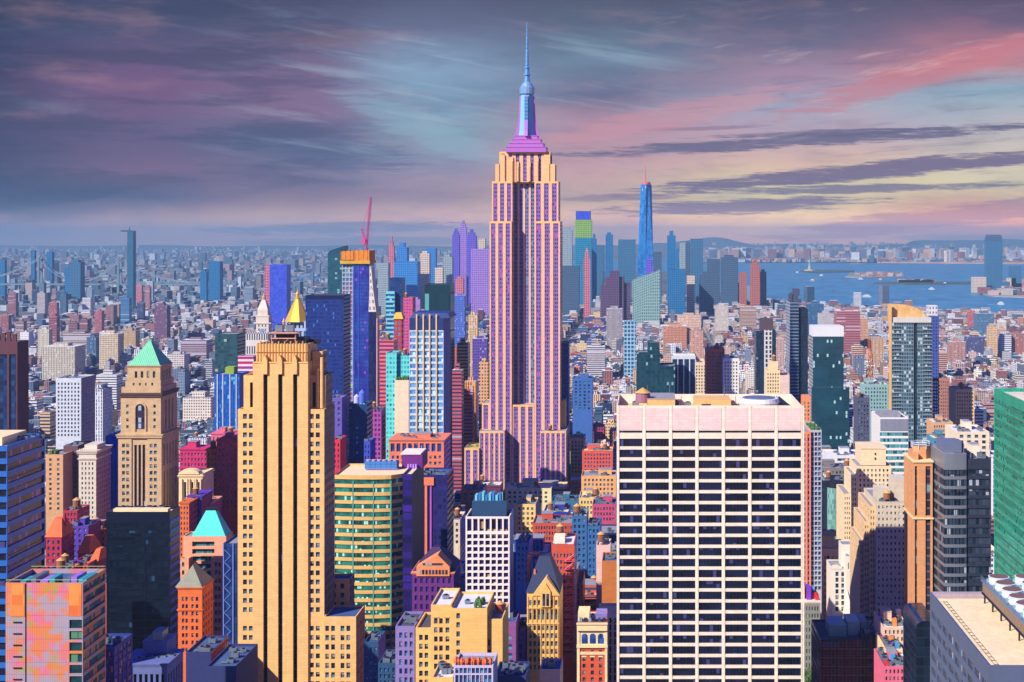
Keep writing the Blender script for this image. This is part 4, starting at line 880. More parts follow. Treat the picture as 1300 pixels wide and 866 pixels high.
while y < 885: tops.append((Z(y+6.0,D), Z(y,D))); y += floor_h
lvl = [0]
wz = sorted(tops); prev = 0
for a, c_ in wz+[(zt, None)]:
    for i in range(len(poly)-1): p, q = poly[i], poly[i+1]; m.q([(p[0],p[1],prev),(q[0],q[1],prev),(q[0],q[1],a),(p[0],p[1],a)])
    if c_ is None: break
    for zz in (a, c_): m.q([(p[0],p[1],zz) for p in poly]+[(p[0]*1.0,p[1]+.5,zz) for p in reversed(poly)])
    prev = c_
pr = poly[-1]; m.q([(pr[0],pr[1],0),(x(510),back,0),(x(510),back,zt),(pr[0],pr[1],zt)]); m.q([(x(424),back,0),(poly[0][0],poly[0][1],0),(poly[0][0],poly[0][1],zt),(x(424),back,zt)]); m.q([(x(510),back,0),(x(424),back,0),(x(424),back,zt),(x(510),back,zt)])
for i in range(len(poly)-1): p, q = poly[i], poly[i+1]; m.q([(p[0],p[1],zt),(q[0],q[1],zt),(q[0],q[1]+.7,zt),(p[0],p[1]+.7,zt)]); m.q([(q[0],q[1]+.7,zt-1),(p[0],p[1]+.7,zt-1),(p[0],p[1]+.7,zt),(q[0],q[1]+.7,zt)])
b.add(m, 'wall', ykb)
for a, c_ in wz:
    m = MB(); dist = 0
    for i in range(len(poly)-1):
        p, q = poly[i], poly[i+1]; l = math.dist(p, q); m.q([(p[0],p[1]+.45,a),(q[0],q[1]+.45,a),(q[0],q[1]+.45,c_),(p[0],p[1]+.45,c_)], [(dist,a),(dist+l,a),(dist+l,c_),(dist,c_)]); dist += l
    b.add(m, 'ribbon_window', rgl)
for p in (424.5, 449, 475, 496.5):
    m = MB(); m.box(x(p)-.35,x(p)+.35,curve(p)-.06,curve(p)+.6,0,zt-3); b.add(m, 'mullion_post', M('mint_post', A(96,160,140), .6))
m = MB(); m.q([(p[0],p[1]+.6,zt-1) for p in poly]+[(x(510),back,zt-1),(x(424),back,zt-1)]); b.add(m, 'roof', roof_cream)
indg = P('indigo_side_glass', A(16,16,60), (.01,.008,.06,1), (.05,.02,.3,1), 5, 4.1, .92, .8, None, .9, .15)
b.block(x(510)+.05, x(522.5), D+2.5, D+40, 0, Z(603,D), indg, par=1.0, side=M('navy_side', A(16,22,66), .6), roof=roof_cream)  # navy of the side face is painted-in shade
pur = M('purple_plant_wall', A(110,20,130), .7)
m = MB(); m.box(x(499),x(526),D+26,D+44,zt-1,zt+6.6); ph = b.add(m, 'plant_room', pur)
m = MB(); m.box(x(497),x(524),D+25.6,D+44.4,zt+6.6,zt+7.1); b.add(m, 'plant_roof', white, ph)
for i in range(4): m = MB(); m.cyl(x(508+i*3.4), D+25, zt-1, zt+1.6, .7, .5, 8); b.add(m, 'vent_pipe', M('lilac_vent', A(190,140,240), .5))
blc = M('blue_cooling_plant', A(70,140,216), .5, .2)
for i in range(6):
    m = MB(); a = x(456+i*7); m.box(a-1.4,a+1.4,D+21,D+28,zt-.5,zt+3.4); m.box(a-1.55,a+1.55,D+20.8,D+28.2,zt+2.2,zt+2.5,bottom=True); u = b.add(m, 'cooling_tower', blc)
    m = MB(); m.cyl(a, D+24.5, zt+3.4, zt+4.1, 1.1, 1.25, 12); b.add(m, 'fan_stack', M('peach_fan', A(240,180,170), .6), u)
railing(b, x(455), x(497), D+19.5, zt-1, M('lilac_vent', A(190,140,240), .5)); b.done()
D = 800
b = tower('pier_block', 'dark indigo block with coral vertical piers right of the curved green-ribbon block', 'the coral-piered block', 'building', 533, 568, 603, D, 26, P('indigo_wall', A(30,26,100), (.01,.01,.06,1), (.03,.03,.2,1), 2.6, 3.6, .7, .6), roof=roof_blue, vb=705, clut=6, seed=31)
ribs(b, (541,), D, 0, Z(612,D), coral, 1.4, .8); ribs(b, (547,), D, 0, Z(612,D), M('orchid_pier', A(190,90,210), .7), .9, .6)
m = MB(); m.box(X(536,D),X(551,D),D-1,D+3,Z(616,D),Z(606,D),bottom=True); b.add(m, 'portal', coral); b.done()
# gabled building, the shade on its wall painted in as purple brick
D = 598
pb = M('purple_red_brick', A(110,40,120), .85, 0, .3, .5)
b = B('gabled_block', 'purple-shaded brick block with an orange stone gable and dark hip roof', 'building', (523,578), D, vb=770, short='the purple gabled block')
x = lambda p: X(p, D); d = 22
b.block(x(523), x(576), D, D+d, 0, Z(727,D), pb, front=spec(cols_(7,.5), rows_(D,734,11,6.5,800), P('violet_pane', A(60,20,120), (.02,.01,.16,1), (.08,.03,.3,1), 1.5, 3, .9, .9), .5), par=.4)
m = MB(); m.box(x(529),x(571),D-.7,D+4,Z(731,D),Z(719,D)); m.q([(x(529),D-.7,Z(719,D)),(x(571),D-.7,Z(719,D)),(x(556),D-.7,Z(704,D))]); m.q([(x(529),D-.7,Z(719,D)),(x(556),D-.7,Z(704,D)),(x(556),D+8,Z(704,D)),(x(529),D+8,Z(719,D))][::-1]); m.q([(x(571),D-.7,Z(719,D)),(x(571),D+8,Z(719,D)),(x(556),D+8,Z(704,D)),(x(556),D-.7,Z(704,D))]); gb = b.add(m, 'gable', M('orange_stone', A(250,150,90), .85))
for i in range(9): m = MB(); m.box(x(532+i*4.2),x(534.6+i*4.2),D-.85,D-.6,Z(728.5,D),Z(723,D)); b.add(m, 'gable_window', glass_dark, gb)
m = MB(); m.box(x(537),x(562),D-.85,D-.6,Z(717,D),Z(714.5,D)); b.add(m, 'gable_vent', glass_dark, gb)
m = MB(); m.hip(x(522), x(577), D+2, D+d, Z(727,D), Z(701,D), 8, 8); b.add(m, 'hip_roof', M('plum_slate', A(50,16,80), .7))
cornice(b, x(523), x(576), D, D+d, Z(729,D), .8, .5, M('orange_stone', A(250,150,90), .85)); b.done()
# small dark glass tower below navy slab
D = 1000
b = tower('dark_blue_tower', 'slender dark blue tower with round roof tanks right of the golden slotted tower', 'the slender dark blue tower', 'building', 443, 466, 512, D, 20, P('slate_blue_glass', A(24,60,120), (.01,.03,.10,1), (.03,.1,.2,1), 2.4, 3.6, .6, .5, (.1,.5,.5,1), .93, .2), roof=roof_blue, vb=590)
m = MB(); m.cyl(X(450,D),D+8,Z(512,D)-1,Z(505,D),2.2,2.2,14); m.cyl(X(450,D),D+8,Z(505,D),Z(502,D),2.2,.3,14); b.add(m, 'water_tank', M('pale_tank', A(210,200,240), .5))
m = MB(); m.cyl(X(457,D),D+8,Z(512,D)-1,Z(500,D),2.4,2.4,14); m.cyl(X(457,D),D+8,Z(500,D),Z(496,D),2.4,.3,14); b.add(m, 'water_tank', M('blue_tank', A(90,120,220), .5)); b.done()
D = 900
for (p0,p1,top,wl,D,lab) in ((423,432,558,M('scarlet_brick', A(230,40,70), .85),880,'narrow scarlet block hard against the golden slotted tower'),(420,434,505,M('mauve_block', A(110,90,180), .85),980,'mauve block with two tiny orange dormers right of the golden tower crown'),(462,470,560,M('blue_block', A(60,80,200), .85),950,'small blue block left of the slender dark blue tower')):
    tower('narrow_block', lab, 'the scarlet block', 'building', p0, p1, top, D, 18, wl, front=spec(cols_(2,.4), rows_(D,top+5,7,4,top+40), glass_blue), vb=600, clut=2, seed=p0).done()
# white egg-crate office
D = 600
b = B('egg_crate_office', 'white square-gridded office block with violet panes in front of the tall spired skyscraper', 'office building', (591,652), D, vb=765, short='the white egg-crate office')
x = lambda p: X(p, D); d = depth(D,647,652)
eg = P('violet_navy_pane', A(10,10,40), (.006,.006,.03,1), (.03,.02,.14,1), 3, 3.3, .95, .95, (.4,.25,.12,1), .93, .15)
egw = M('white_marble', A(255,240,232), .7, 0, .05)
us = pxcols(D, 591, [(593.0+i*7.75, 598.6+i*7.75) for i in range(7)])
b.block(x(591), x(647), D, D+d, 0, Z(656,D), egw, front=spec(us, [(Z(674.5,D),Z(658.5,D))]+rows_(D,678.3,8.15,5.7,800), eg, .9), side=M('steel_blue_side', A(60,104,190), .6), roof=M('rose_roof', A(190,90,110), .9), par=1.3)  # blue side of the white block is shade put into the colour
m = MB(); m.box(x(597),x(641),D+6,D+d-3,Z(656,D)-1.3,Z(640,D)); pr_ = b.add(m, 'plant_room', M('teal_plant_wall', A(20,70,110), .7))
for i in range(9): m = MB(); m.box(x(600+i*4.4),x(603+i*4.4),D+8,D+13,Z(640,D),Z(633-(i%3)*1.6,D)); b.add(m, 'cooling_unit', (M('aqua_unit', A(120,210,220), .5), blc)[i%2], pr_)
m = MB(); m.box(x(636),x(640),D+8,D+12,Z(656,D),Z(628,D)); b.add(m, 'chimney', metal_dark); b.done()
# ------------------------------------------------------------------ foreground blocks, lower centre
honey = M('honey_brick', A(250,196,112), .85, 0, .12, .4)
rfw = P('lilac_side_wall', A(126,104,190), DK, DK2, 3, 3.4, .45, .5)  # lilac imitates blue shade on side faces, whatever the front wall
D = 500
b = B('stepped_apartment_block', 'honey brick block with a tall blank wall and white roof, bottom centre', 'building', (527,638), D, short='the honey brick block', foot=(X(527,D),X(640,D),D,D+40))
x = lambda p: X(p, D)
b.block(x(527), x(547), D+1, D+22, 0, Z(798,D), honey, front=spec(pxcols(D,527,[(531.5,536),(538.5,543)]), rows_(D,807,11.4,7,880), glass_dark), roof=roof_dark)
b.block(x(547)+.02, x(573), D, D+24, 0, Z(768,D), honey, front=spec(pxcols(D,547,[(551,555.5),(557.5,562),(565.5,570.5)]), rows_(D,785,11.5,7,880), glass_dark), roof=roof_white)
b.block(x(573)+.02, x(619), D-1.5, D+22, 0, Z(771,D), honey, front=spec(pxcols(D,573,[(580,584.5)]), rows_(D,777,11.5,7,860), glass_dark), roof=roof_white)
b.block(x(619)+.02, x(638), D, D+22, 0, Z(786,D), honey, front=spec(pxcols(D,619,[(619.6,622.2)]), rows_(D,812,13,8,850), glass_dark))
for p in (551, 564.5): m = MB(); m.prof(x(p+2.6), D-.02, [(0,0.01)], 3) if False else m.box(x(p-1),x(p+6),D-.25,D,Z(784,D),Z(782.6,D)); b.add(m, 'lintel', honey)
m = MB(); R = random.Random(1)
for i in range(14): a, c = x(602+R.random()*9), D+2+R.random()*8; m.prof(a, c, [(Z(771,D)-1,.5),(Z(771,D)+R.uniform(0,.8),R.uniform(.5,.9)),(Z(771,D)+1.6,.1)], 6)
b.add(m, 'roof_shrub', green_leaf); ac_unit(b, x(590), D+8, Z(771,D)-.9, 2, 1.6, 1.4); ac_unit(b, x(560), D+12, Z(768,D)-.9, 2.4, 2, 1.4)
water_tank(b, x(630), D+12, Z(786,D)-.9, 1.6, 2.2, 1.2, M('rust_tank', A(180,70,50), .8)); b.done()
tower('brick_block', 'lilac grey block with three window columns left of the honey brick block', 'the lilac grey block', 'building', 502, 526.5, 795, 505, 20, M('lilac_brick', A(140,124,190), .85), front=spec(cols_(3,.56,.14,.05), rows_(505,803,11.4,7,880), glass_blue), side=rfw, roof=roof_dark, clut=2, seed=70).done()
tower('brick_block', 'violet and rust brick block between the honey brick block and the gothic gabled block', 'the violet and rust block', 'building', 639, 655, 790, 590, 20, M('rust_violet_brick', A(150,84,150), .85, 0, .35, .3), front=spec(cols_(1,.4), rows_(590,807,11.3,6.5,880), glass_blue), roof=roof_blue, clut=1, seed=71).done()
tower('brick_block', 'violet block with sloping tan parapet touching the gothic gabled block', 'the violet sloping block', 'building', 655.5, 668, 801, 603, 22, M('violet_sand_brick', A(136,104,190), .85, 0, .35, .3), front=spec(cols_(1,.36,.1,.2), rows_(603,807,11.3,6.5,880), glass_blue), roof=honey, clut=1, seed=72).done()
D = 455
b = tower('skylight_building', 'low building with pale skylight windows and orange roof shrubs, bottom centre', 'the low skylight building', 'building', 576, 626, 845, D, 14, M('violet_white_frame', A(206,196,226), .7), front=spec(cols_(9,.8), [(Z(868,D),Z(857,D)),(Z(855,D),Z(848,D))], glass_blue, .3), roof=roof_grey)
for k in range(7):
    m = MB(); R = random.Random(k)
    for i in range(7): a, c = X(579+k*7+R.uniform(-2,2),D), D+1.5+R.random()*2; m.prof(a, c, [(Z(845,D)-.5,.3),(Z(845,D)+R.uniform(.4,1),R.uniform(.4,.8)),(Z(845,D)+R.uniform(1.4,2.4),.1)], 5)
    b.add(m, 'planter_shrub', M('orange_foliage', (.55,.12,.04), .85, 0, .5, 1.5))
b.done()
tower('low_roof_block', 'low cluttered white roof at the bottom edge left of the low skylight building', 'the low cluttered roof', 'building', 548, 575, 860, 470, 16, honey, roof=roof_white, clut=6, seed=75).done()
tower('low_roof_block', 'low dark blue roof with pipes at the bottom edge right of the low skylight building', 'the low dark pipe roof', 'building', 628, 668, 858, 470, 16, M('dark_blue_stone', A(40,50,110), .8), roof=roof_blue, clut=8, seed=76).done()
tower('low_roof_block', 'teal shadowed low block below the curved green-ribbon block', 'the teal low block', 'building', 462, 480, 815, 560, 16, M('teal_stone', A(30,80,120), .8), side=rfw, roof=roof_blue, clut=4, seed=77, front=spec(cols_(3,.5), rows_(560,822,9,5,880), glass_blue)).done()
tower('low_roof_block', 'dark teal low block with small white roof parts left of the lilac grey block', 'the dark teal low block', 'building', 480, 503, 842, 540, 18, M('teal_stone', A(30,80,120), .8), side=rfw, roof=roof_blue, clut=6, seed=78, front=spec(cols_(4,.5), rows_(540,848,8,5,880), glass_blue)).done()
D = 600
b = B('gothic_gabled_block', 'tan brick block with steep pointed gable, arched windows and dark hip roof', 'building', (668,712), D, short='the gothic gabled block')
x = lambda p: X(p, D); d = 26
cl = pxcols(D, 669, [(672+i*5.45, 675.2+i*5.45) for i in range(7)])
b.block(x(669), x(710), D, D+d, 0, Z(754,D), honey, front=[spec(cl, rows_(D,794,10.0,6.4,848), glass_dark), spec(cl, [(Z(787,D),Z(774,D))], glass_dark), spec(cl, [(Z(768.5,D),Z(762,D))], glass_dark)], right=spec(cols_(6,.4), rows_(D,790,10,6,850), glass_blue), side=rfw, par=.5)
for i in range(8):
    m = MB(); a = x(670+i*5.45); m.box(a-.18,a+.25,D-.3,D,Z(848,D),Z(757,D)); b.add(m, 'pilaster', honey)
for zz in (771.5, 791): m = MB(); m.box(x(668.6),x(710.4),D-.45,D,Z(zz+1,D),Z(zz,D),bottom=True); b.add(m, 'belt_course', honey)
m = MB()
for q in ((684.5,698,731,'a'),): 
    z0, za = Z(756,D), Z(733,D); a, c = x(676), x(711); ce = x(694)
    m.q([(a,D-.5,z0),(c,D-.5,z0),(ce,D-.5,za)]); m.q([(a,D-.5,z0),(ce,D-.5,za),(ce,D+6,za),(a,D+6,z0)]); m.q([(c,D-.5,z0),(c,D+6,z0),(ce,D+6,za),(ce,D-.5,za)])
g_ = b.add(m, 'gable', honey)
m = MB(); a, c, ce = x(687), x(699), x(693); m.q([(a,D-1.2,Z(770,D)),(c,D-1.2,Z(770,D)),(c,D-1.2,Z(750,D)),(ce,D-1.2,Z(740,D)),(a,D-1.2,Z(750,D))]); m.q([(a,D-1.2,Z(770,D)),(a,D-1.2,Z(750,D)),(a,D,Z(750,D)),(a,D,Z(770,D))]); m.q([(c,D-1.2,Z(770,D)),(c,D,Z(770,D)),(c,D,Z(750,D)),(c,D-1.2,Z(750,D))]); m.q([(a,D-1.2,Z(750,D)),(ce,D-1.2,Z(740,D)),(ce,D,Z(740,D)),(a,D,Z(750,D))]); m.q([(c,D-1.2,Z(750,D)),(c,D,Z(750,D)),(ce,D,Z(740,D)),(ce,D-1.2,Z(740,D))]); b.add(m, 'dormer', honey, g_)
for i in range(2): m = MB(); m.box(x(689+i*4.8),x(692+i*4.8),D-1.4,D-1.1,Z(768,D),Z(753,D)); b.add(m, 'dormer_window', glass_dark, g_)
m = MB(); m.hip(x(667), x(711), D+1.5, D+d, Z(754,D), Z(713,D), 5.2, 9); b.add(m, 'hip_roof', M('midnight_slate', A(20,40,84), .7))
m = MB(); m.box(x(676),x(678.5),D+6,D+9,Z(754,D),Z(728,D)); m.box(x(666),x(670),D+12,D+16,Z(754,D),Z(715,D)); m.box(x(666),x(697),D+19,D+21,Z(719,D),Z(715.5,D)); b.add(m, 'chimney', M('salmon_chimney', A(236,130,110), .85)); b.done()
b = tower('annex_block', 'low block with dark flat top and cream wall in front of the gothic gabled block', 'the low cream-walled block', 'building', 685, 712, 850, 520, 14, M('pale_pink_wall', A(246,206,180), .85), roof=roof_blue, clut=2, seed=80); b.done()
D = 656
b = B('fire_escape_block', 'red brick block with zigzag fire escapes down its right half', 'building', (699,732), D, vb=825, short='the fire-escape block')
x = lambda p: X(p, D); red = M('red_brick', A(206,84,62), .85, 0, .25, .4)
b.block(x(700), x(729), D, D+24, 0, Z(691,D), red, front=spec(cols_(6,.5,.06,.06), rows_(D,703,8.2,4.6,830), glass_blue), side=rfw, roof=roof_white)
m = MB(); m.box(x(702),x(716),D+6,D+14,Z(691,D)-1,Z(685,D)); m.box(x(702),x(715),D+2,D+4,Z(691,D),Z(689,D)); b.add(m, 'bulkhead', white)
fe = M('pink_fire_escape_iron', A(236,90,120), .6)
for i in range(12):
    m = MB(); z = Z(712+i*10.2,D); a, c = x(716), x(730.5)
    m.box(a,c,D-1.5,D-.05,z-.12,z,bottom=True); m.bar((a,D-1.5,z+1),(c,D-1.5,z+1),.1); m.bar((a+.4,D-1.2,z),(c-.6,D-.8,z+3.4),.3); m.bar((c,D-1.5,z),(c,D-1.5,z+1),.12); b.add(m, 'fire_escape', fe)
m = MB(); m.bar((x(730.6),D-1.5,Z(826,D)),(x(730.6),D-1.5,Z(700,D)),.25); b.add(m, 'escape_post', metal_grey)
water_tank(b, x(708), D+18, Z(691,D), 1.8, 3, 2); b.done()
D = 598
b = B('renaissance_block', 'narrow red brick and cream building with three big arches under its cornice', 'building', (732,773), D, short='the narrow red and cream building')
x = lambda p: X(p, D); crs = M('cream_trim_stone', A(255,226,170), .8, 0, .1)
cl3 = pxcols(D, 733, [(739.5,743.5),(750,754),(760.5,764.5)])
b.block(x(733), x(770), D, D+18, 0, Z(790,D), M('brick_orange_red', A(224,92,56), .85, 0, .15, .6), front=[spec(cl3, rows_(D,834.2,8.6,5.2,880), glass_dark), spec(cl3, [(Z(829,D),Z(825.5,D))], glass_dark)], par=.5, roof=roof_white)
m = MB(); m.box(x(732.5),x(736),D-.5,D+.1,0,Z(799,D)); m.box(x(768),x(771),D-.5,D+.1,0,Z(799,D)); b.add(m, 'corner_pier', crs)
m = MB(); m.box(x(732),x(771.5),D-.8,D+.1,Z(822,D),Z(818.5,D),bottom=True); m.box(x(732.5),x(771),D-.3,D+.1,Z(831,D),Z(827.5,D),bottom=True); b.add(m, 'belt_course', crs)
m = MB(); m.box(x(732.5),x(771),D-1.3,D+.1,Z(800,D),Z(792,D),bottom=True); m.box(x(732),x(771.5),D-1.7,D+.2,Z(792,D),Z(790.6,D),bottom=True); b.add(m, 'cornice', crs)
m = MB(); m.box(x(736),x(768),D-.2,D+.05,Z(818.5,D),Z(800,D)); b.add(m, 'arcade_wall', crs)
for i in range(3):
    cc = x(742.3+i*10.3); r = 1.33; m = MB(); m.q([(cc-r,D-.26,Z(817,D)),(cc+r,D-.26,Z(817,D))]+[(cc+r*math.cos(math.pi*k/10),D-.26,Z(808,D)+r*math.sin(math.pi*k/10)) for k in range(11)]); b.add(m, 'arched_window', glass_blue)
for i in range(3): m = MB(); m.box(x(738.6+i*10.5),x(744.6+i*10.5),D-.15,D+.0,Z(834.2,D)-.05,Z(832.8,D)); b.add(m, 'lintel', crs)
for i in range(6): m = MB(); m.box(x(735+i*6),x(738.5+i*6),D+1,D+2,Z(790,D)-.4,Z(785.5,D)); b.add(m, 'attic_window', glass_dark)
m = MB(); m.box(x(733.5),x(748),D+2,D+12,Z(790,D)-.5,Z(779,D)); b.add(m, 'penthouse', crs); m = MB(); m.box(x(756),x(770),D+3,D+12,Z(790,D)-.5,Z(782,D)); b.add(m, 'penthouse', M('lilac_brick', A(140,124,190), .85)); ac_unit(b, x(752), D+6, Z(790,D)-.4, 2, 2, 2.2); b.done()
tower('blank_wall_block', 'ochre block with large blank side wall next to the broad white slab', 'the ochre blank-walled block', 'building', 764, 790, 712, 720, 20, M('ochre_render', A(206,120,56), .9, 0, .2, .3), roof=roof_blue, clut=3, seed=81, vb=765).done()
tower('brick_block', 'pink topped small block with white water tank above the ochre block', 'the small pink-topped block', 'building', 757, 775, 692, 760, 16, M('shell_pink_wall', A(250,200,190), .85), roof=roof_white, clut=2, seed=82, tank=True, vb=712).done()
for i,(p0,p1,top,D,wl,n,lab,vb) in enumerate((
 (726,745,655,850,M('steel_blue_wall', A(50,110,170), .7),3,'larger steel blue block, left of two, in front of the tall spired skyscraper',740),
 (746,762,668,840,M('steel_blue_wall', A(50,110,170), .7),3,'smaller steel blue block with tall pole beside the white slab',740),
 (676,730,664,900,red,14,'long red brick block with rows of blue windows above the fire-escape block',690),
 (690,722,650,930,M('deep_blue_wall', A(30,50,160), .7),2,'deep blue box-shaped block behind the long red brick block',666),
 (655,672,690,800,M('sky_blue_wall', A(80,140,220), .7),3,'sky blue block with square windows right of the white egg-crate office',740),
 (560,585,650,1000,M('cream_brick', A(244,210,150), .85),3,'cream block with white base left of the white egg-crate office',672),
 (570,584,660,860,M('white_tan_wall', A(236,214,180), .85),2,'narrow white and tan block hard against the white egg-crate office',690),
 (585,613,622,1080,coral,3,'coral block with dark loggia openings in front of the left wing of the spired skyscraper',655),
 (655,680,640,1000,M('yellow_brick', A(250,214,130), .85),4,'yellow brick block with orange tank behind the egg-crate office roof',700),
 (735,762,632,960,M('lemon_brick', A(250,210,120), .85),6,'lemon block with arcade of dark windows right of the spired skyscraper base',655),
 (752,782,640,940,M('hot_pink_brick', A(206,76,120), .85),7,'hot pink brick block beside the lemon arcaded block',660),
 (738,782,604,1100,M('apricot_brick', A(246,180,110), .85),8,'apricot block with long window row right of the spired skyscraper base',632),
 (640,700,620,1120,M('butter_stone', A(255,236,170), .85),8,'wide block with big cream roof directly at the foot of the spired skyscraper',640),
 (700,735,636,1090,M('teal_brick', A(40,120,150), .85),6,'teal block with pale frieze at the foot of the spired skyscraper, right',660),
 (724,742,556,1330,M('peach_office', A(246,200,150), .85),4,'peach office block with square windows right of the spired skyscraper',600),
 (739,778,572,1290,M('vermilion_brick', A(226,90,70), .85),9,'vermilion brick block with long rows of windows between the spired skyscraper and white slab',600),
 (727,752,480,1500,M('blue_brick', A(60,110,190), .85),4,'blue brick block low at the right side of the spired skyscraper',520),
 (713,722,436,1330,M('cobalt_brick', A(40,70,160), .85),2,'tall thin cobalt block hugging the right side of the spired skyscraper',600))):
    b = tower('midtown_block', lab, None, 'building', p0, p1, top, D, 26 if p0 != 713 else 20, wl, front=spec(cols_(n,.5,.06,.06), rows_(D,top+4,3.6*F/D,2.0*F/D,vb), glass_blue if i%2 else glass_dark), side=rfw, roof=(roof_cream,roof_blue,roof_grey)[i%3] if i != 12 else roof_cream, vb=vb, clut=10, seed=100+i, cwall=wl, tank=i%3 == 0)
    b.done()
# ------------------------------------------------------------------ right side
D = 875
b = B('striped_apartment_tower', 'slim tower with orange and violet stripes and dark balcony grid beside the broad white slab', 'skyscraper', (1014,1043), D, vb=745, short='the orange-violet striped tower', foot=(X(1022,D),X(1043,D),D,D+50))
x = lambda p: X(p, D); ora = M('apricot_pier', A(246,150,90), .8)
b.block(x(1029), x(1043), D, D+40, 0, Z(546,D), M('pale_balcony_frame', A(190,190,200), .7), front=spec(cols_(3,.78,.02,.02), rows_(D,549,6.3,4.6,745), glass_blue, .8), left=spec(lambda W: [(W*(i+.18)/5, W*(i+.72)/5) for i in range(5)], [(Z(760,D),Z(549,D))], P('violet_stripe_bay', A(200,120,130), (.04,.01,.10,1), (.1,.04,.3,1), 2.4, 3.4, .8, .6), .6, 'window_bay'), side=ora, roof=green_leaf)
b.block(x(1018), x(1029)-.05, D-2, D+30, 0, Z(548,D), ora, front=spec(cols_(2,.5), [(Z(760,D),Z(551,D))], P('violet_stripe_bay', A(200,120,130), (.04,.01,.10,1), (.1,.04,.3,1), 2.4, 3.4, .8, .6), .6, 'window_bay'))
m = MB(); R = random.Random(9)
for i in range(22): a, c = x(1030+R.random()*12), D+1+R.random()*30; m.prof(a, c, [(Z(546,D)-1,.6),(Z(546,D)+R.uniform(.2,.8),R.uniform(.6,1)),(Z(546,D)+R.uniform(1.2,2),.1)], 6)
b.add(m, 'roof_shrub', green_leaf); b.done()
tower('brick_tower', 'narrow orange tan tower top peeking over the right end of the broad white slab', 'the narrow orange tan tower', 'building', 1019, 1029, 503, 1250, 14, ora, front=spec(cols_(2,.4), rows_(1250,510,5,3,545), glass_dark), vb=545).done()
D = 1400
b = B('teal_glass_tower', 'dark teal glass tower with a plain white box on its roof', 'skyscraper', (1025,1077), D, vb=575, short='the dark teal white-topped tower', foot=(X(1030,D),X(1077,D),D-6,D+40))
x = lambda p: X(p, D); tg2 = P('ink_teal_glass', A(14,60,80), (.006,.03,.045,1), (.015,.08,.11,1), 2.0, 3.6, .85, .85, (.35,.55,.55,1), .955, .15, patch=.02)
b.block(x(1032), x(1071), D, D+34, 0, Z(427,D), tg2, side=P('pale_side', A(170,176,186), DK, DK2, 4, 3.6, .7, .6), par=.3)
b.block(x(1030), x(1077), D-6, D-.05, 0, Z(491,D), tg2, par=.5)
m = MB(); m.box(x(1032)-.2,x(1071)+.2,D-.3,D+30,Z(427,D)-.2,Z(414.5,D)); b.add(m, 'roof_box', M('white_roof_box', A(236,236,236), .7, 0, .04)); b.done()
D = 1600
b = B('dark_slab_tower', 'dark steel slab tower with striped lit side, right skyline in front of the river', 'skyscraper', (997,1027), D, vb=500, short='the dark steel slab tower')
x = lambda p: X(p, D)
b.block(x(1003), x(1014), D, D+46, 0, Z(383,D), P('banded_steel_glass', A(120,140,160), (.008,.02,.05,1), (.02,.05,.1,1), 40, 3.8, 1, .66), side=P('lit_steel_side', A(160,170,186), (.02,.04,.08,1), (.05,.08,.14,1), 3.5, 3.8, .7, .55))  # paler copy of the steel paints sunlight onto the side
b.block(x(1014)+.1, x(1026), D+3, D+40, 0, Z(392,D), P('black_steel_glass', A(30,40,60), (.005,.012,.03,1), (.012,.03,.07,1), 3, 3.8, .85, .7, (.2,.3,.35,1), .98, .15))
m = MB(); m.box(x(1004),x(1014),D+4,D+30,Z(383,D)-1,Z(375,D)); m.box(x(1008),x(1016),D+6,D+20,Z(375,D)-.5,Z(367,D)); m.box(x(1003),x(1006),D+3,D+8,Z(383,D)-1,Z(372,D)); b.add(m, 'plant_room', M('slate_plant', A(70,80,104), .7)); b.done()
D = 1650
b = tower('dark_office_block', 'dark blue block with white latticed centre bay and brown plant room', 'the dark latticed block', 'office building', 960, 985, 420, D, 30, P('ink_blue_glass', A(20,40,70), (.006,.014,.03,1), (.015,.04,.08,1), 2.4, 3.6, .8, .7, (.2,.3,.4,1), .97, .15), vb=470)
m = MB(); m.box(X(970,D),X(980,D),D-1,D,0,Z(419,D)); b.add(m, 'lattice_bay', P('white_lattice_bay', A(226,220,216), DK, DK2, 4.6, 5.4, .55, .7)); m = MB(); m.box(X(966,D),X(982,D),D+4,D+24,Z(420,D)-1,Z(405,D)); b.add(m, 'plant_room', M('umber_plant', A(90,70,80), .8)); b.done()
D = 1450
b = tower('stepped_stone_block', 'cream stepped apartment block in front of the dark latticed block', 'the cream stepped block', 'building', 973, 990, 470, D, 20, crm, front=spec(cols_(5,.45), rows_(D,474,4.4,2.4,505), glass_dark), vb=502); b.block(X(977,D),X(988,D),D+3,D+16,Z(470,D)-.9,Z(459,D),crm); b.block(X(990,D)+.02,X(1002,D),D-2,D+20,0,Z(476,D),M('pale_rose_wall', A(240,206,190), .85)); clutter(b, X(977,D)+1, X(988,D)-1, D+4, D+15, Z(459,D)-.9, 5, 2); b.done()
# tall residential glass tower
D = 1300
b = B('residential_tower', 'tall glass residential tower with curved tan crown overlooking the river, right', 'skyscraper', (1128,1184), D, vb=562, short='the tan-crowned glass tower')
x = lambda p: X(p, D); rg = P('balcony_glass_wall', A(120,140,150), (.008,.03,.05,1), (.04,.11,.14,1), 2.3, 3.5, .78, .68, (.42,.50,.50,1), .86, .2)
rtan = M('tan_crown_metal', A(232,186,120), .7)
b.block(x(1132), x(1160), D, D+14, 0, Z(409,D), rg, par=.4); b.block(x(1165), x(1183), D, D+32, 0, Z(409,D), rg, par=.4); b.block(x(1160)+.03, x(1165)-.03, D+2, D+30, 0, Z(409,D), P('dark_recess_glass', A(30,60,80), (.006,.02,.03,1), (.02,.05,.07,1), 2, 3.5, .9, .8), par=.4)
m = MB(); m.box(x(1129),x(1132)-.05,D-.5,D+3,0,Z(386,D)); b.add(m, 'edge_fin', rtan)
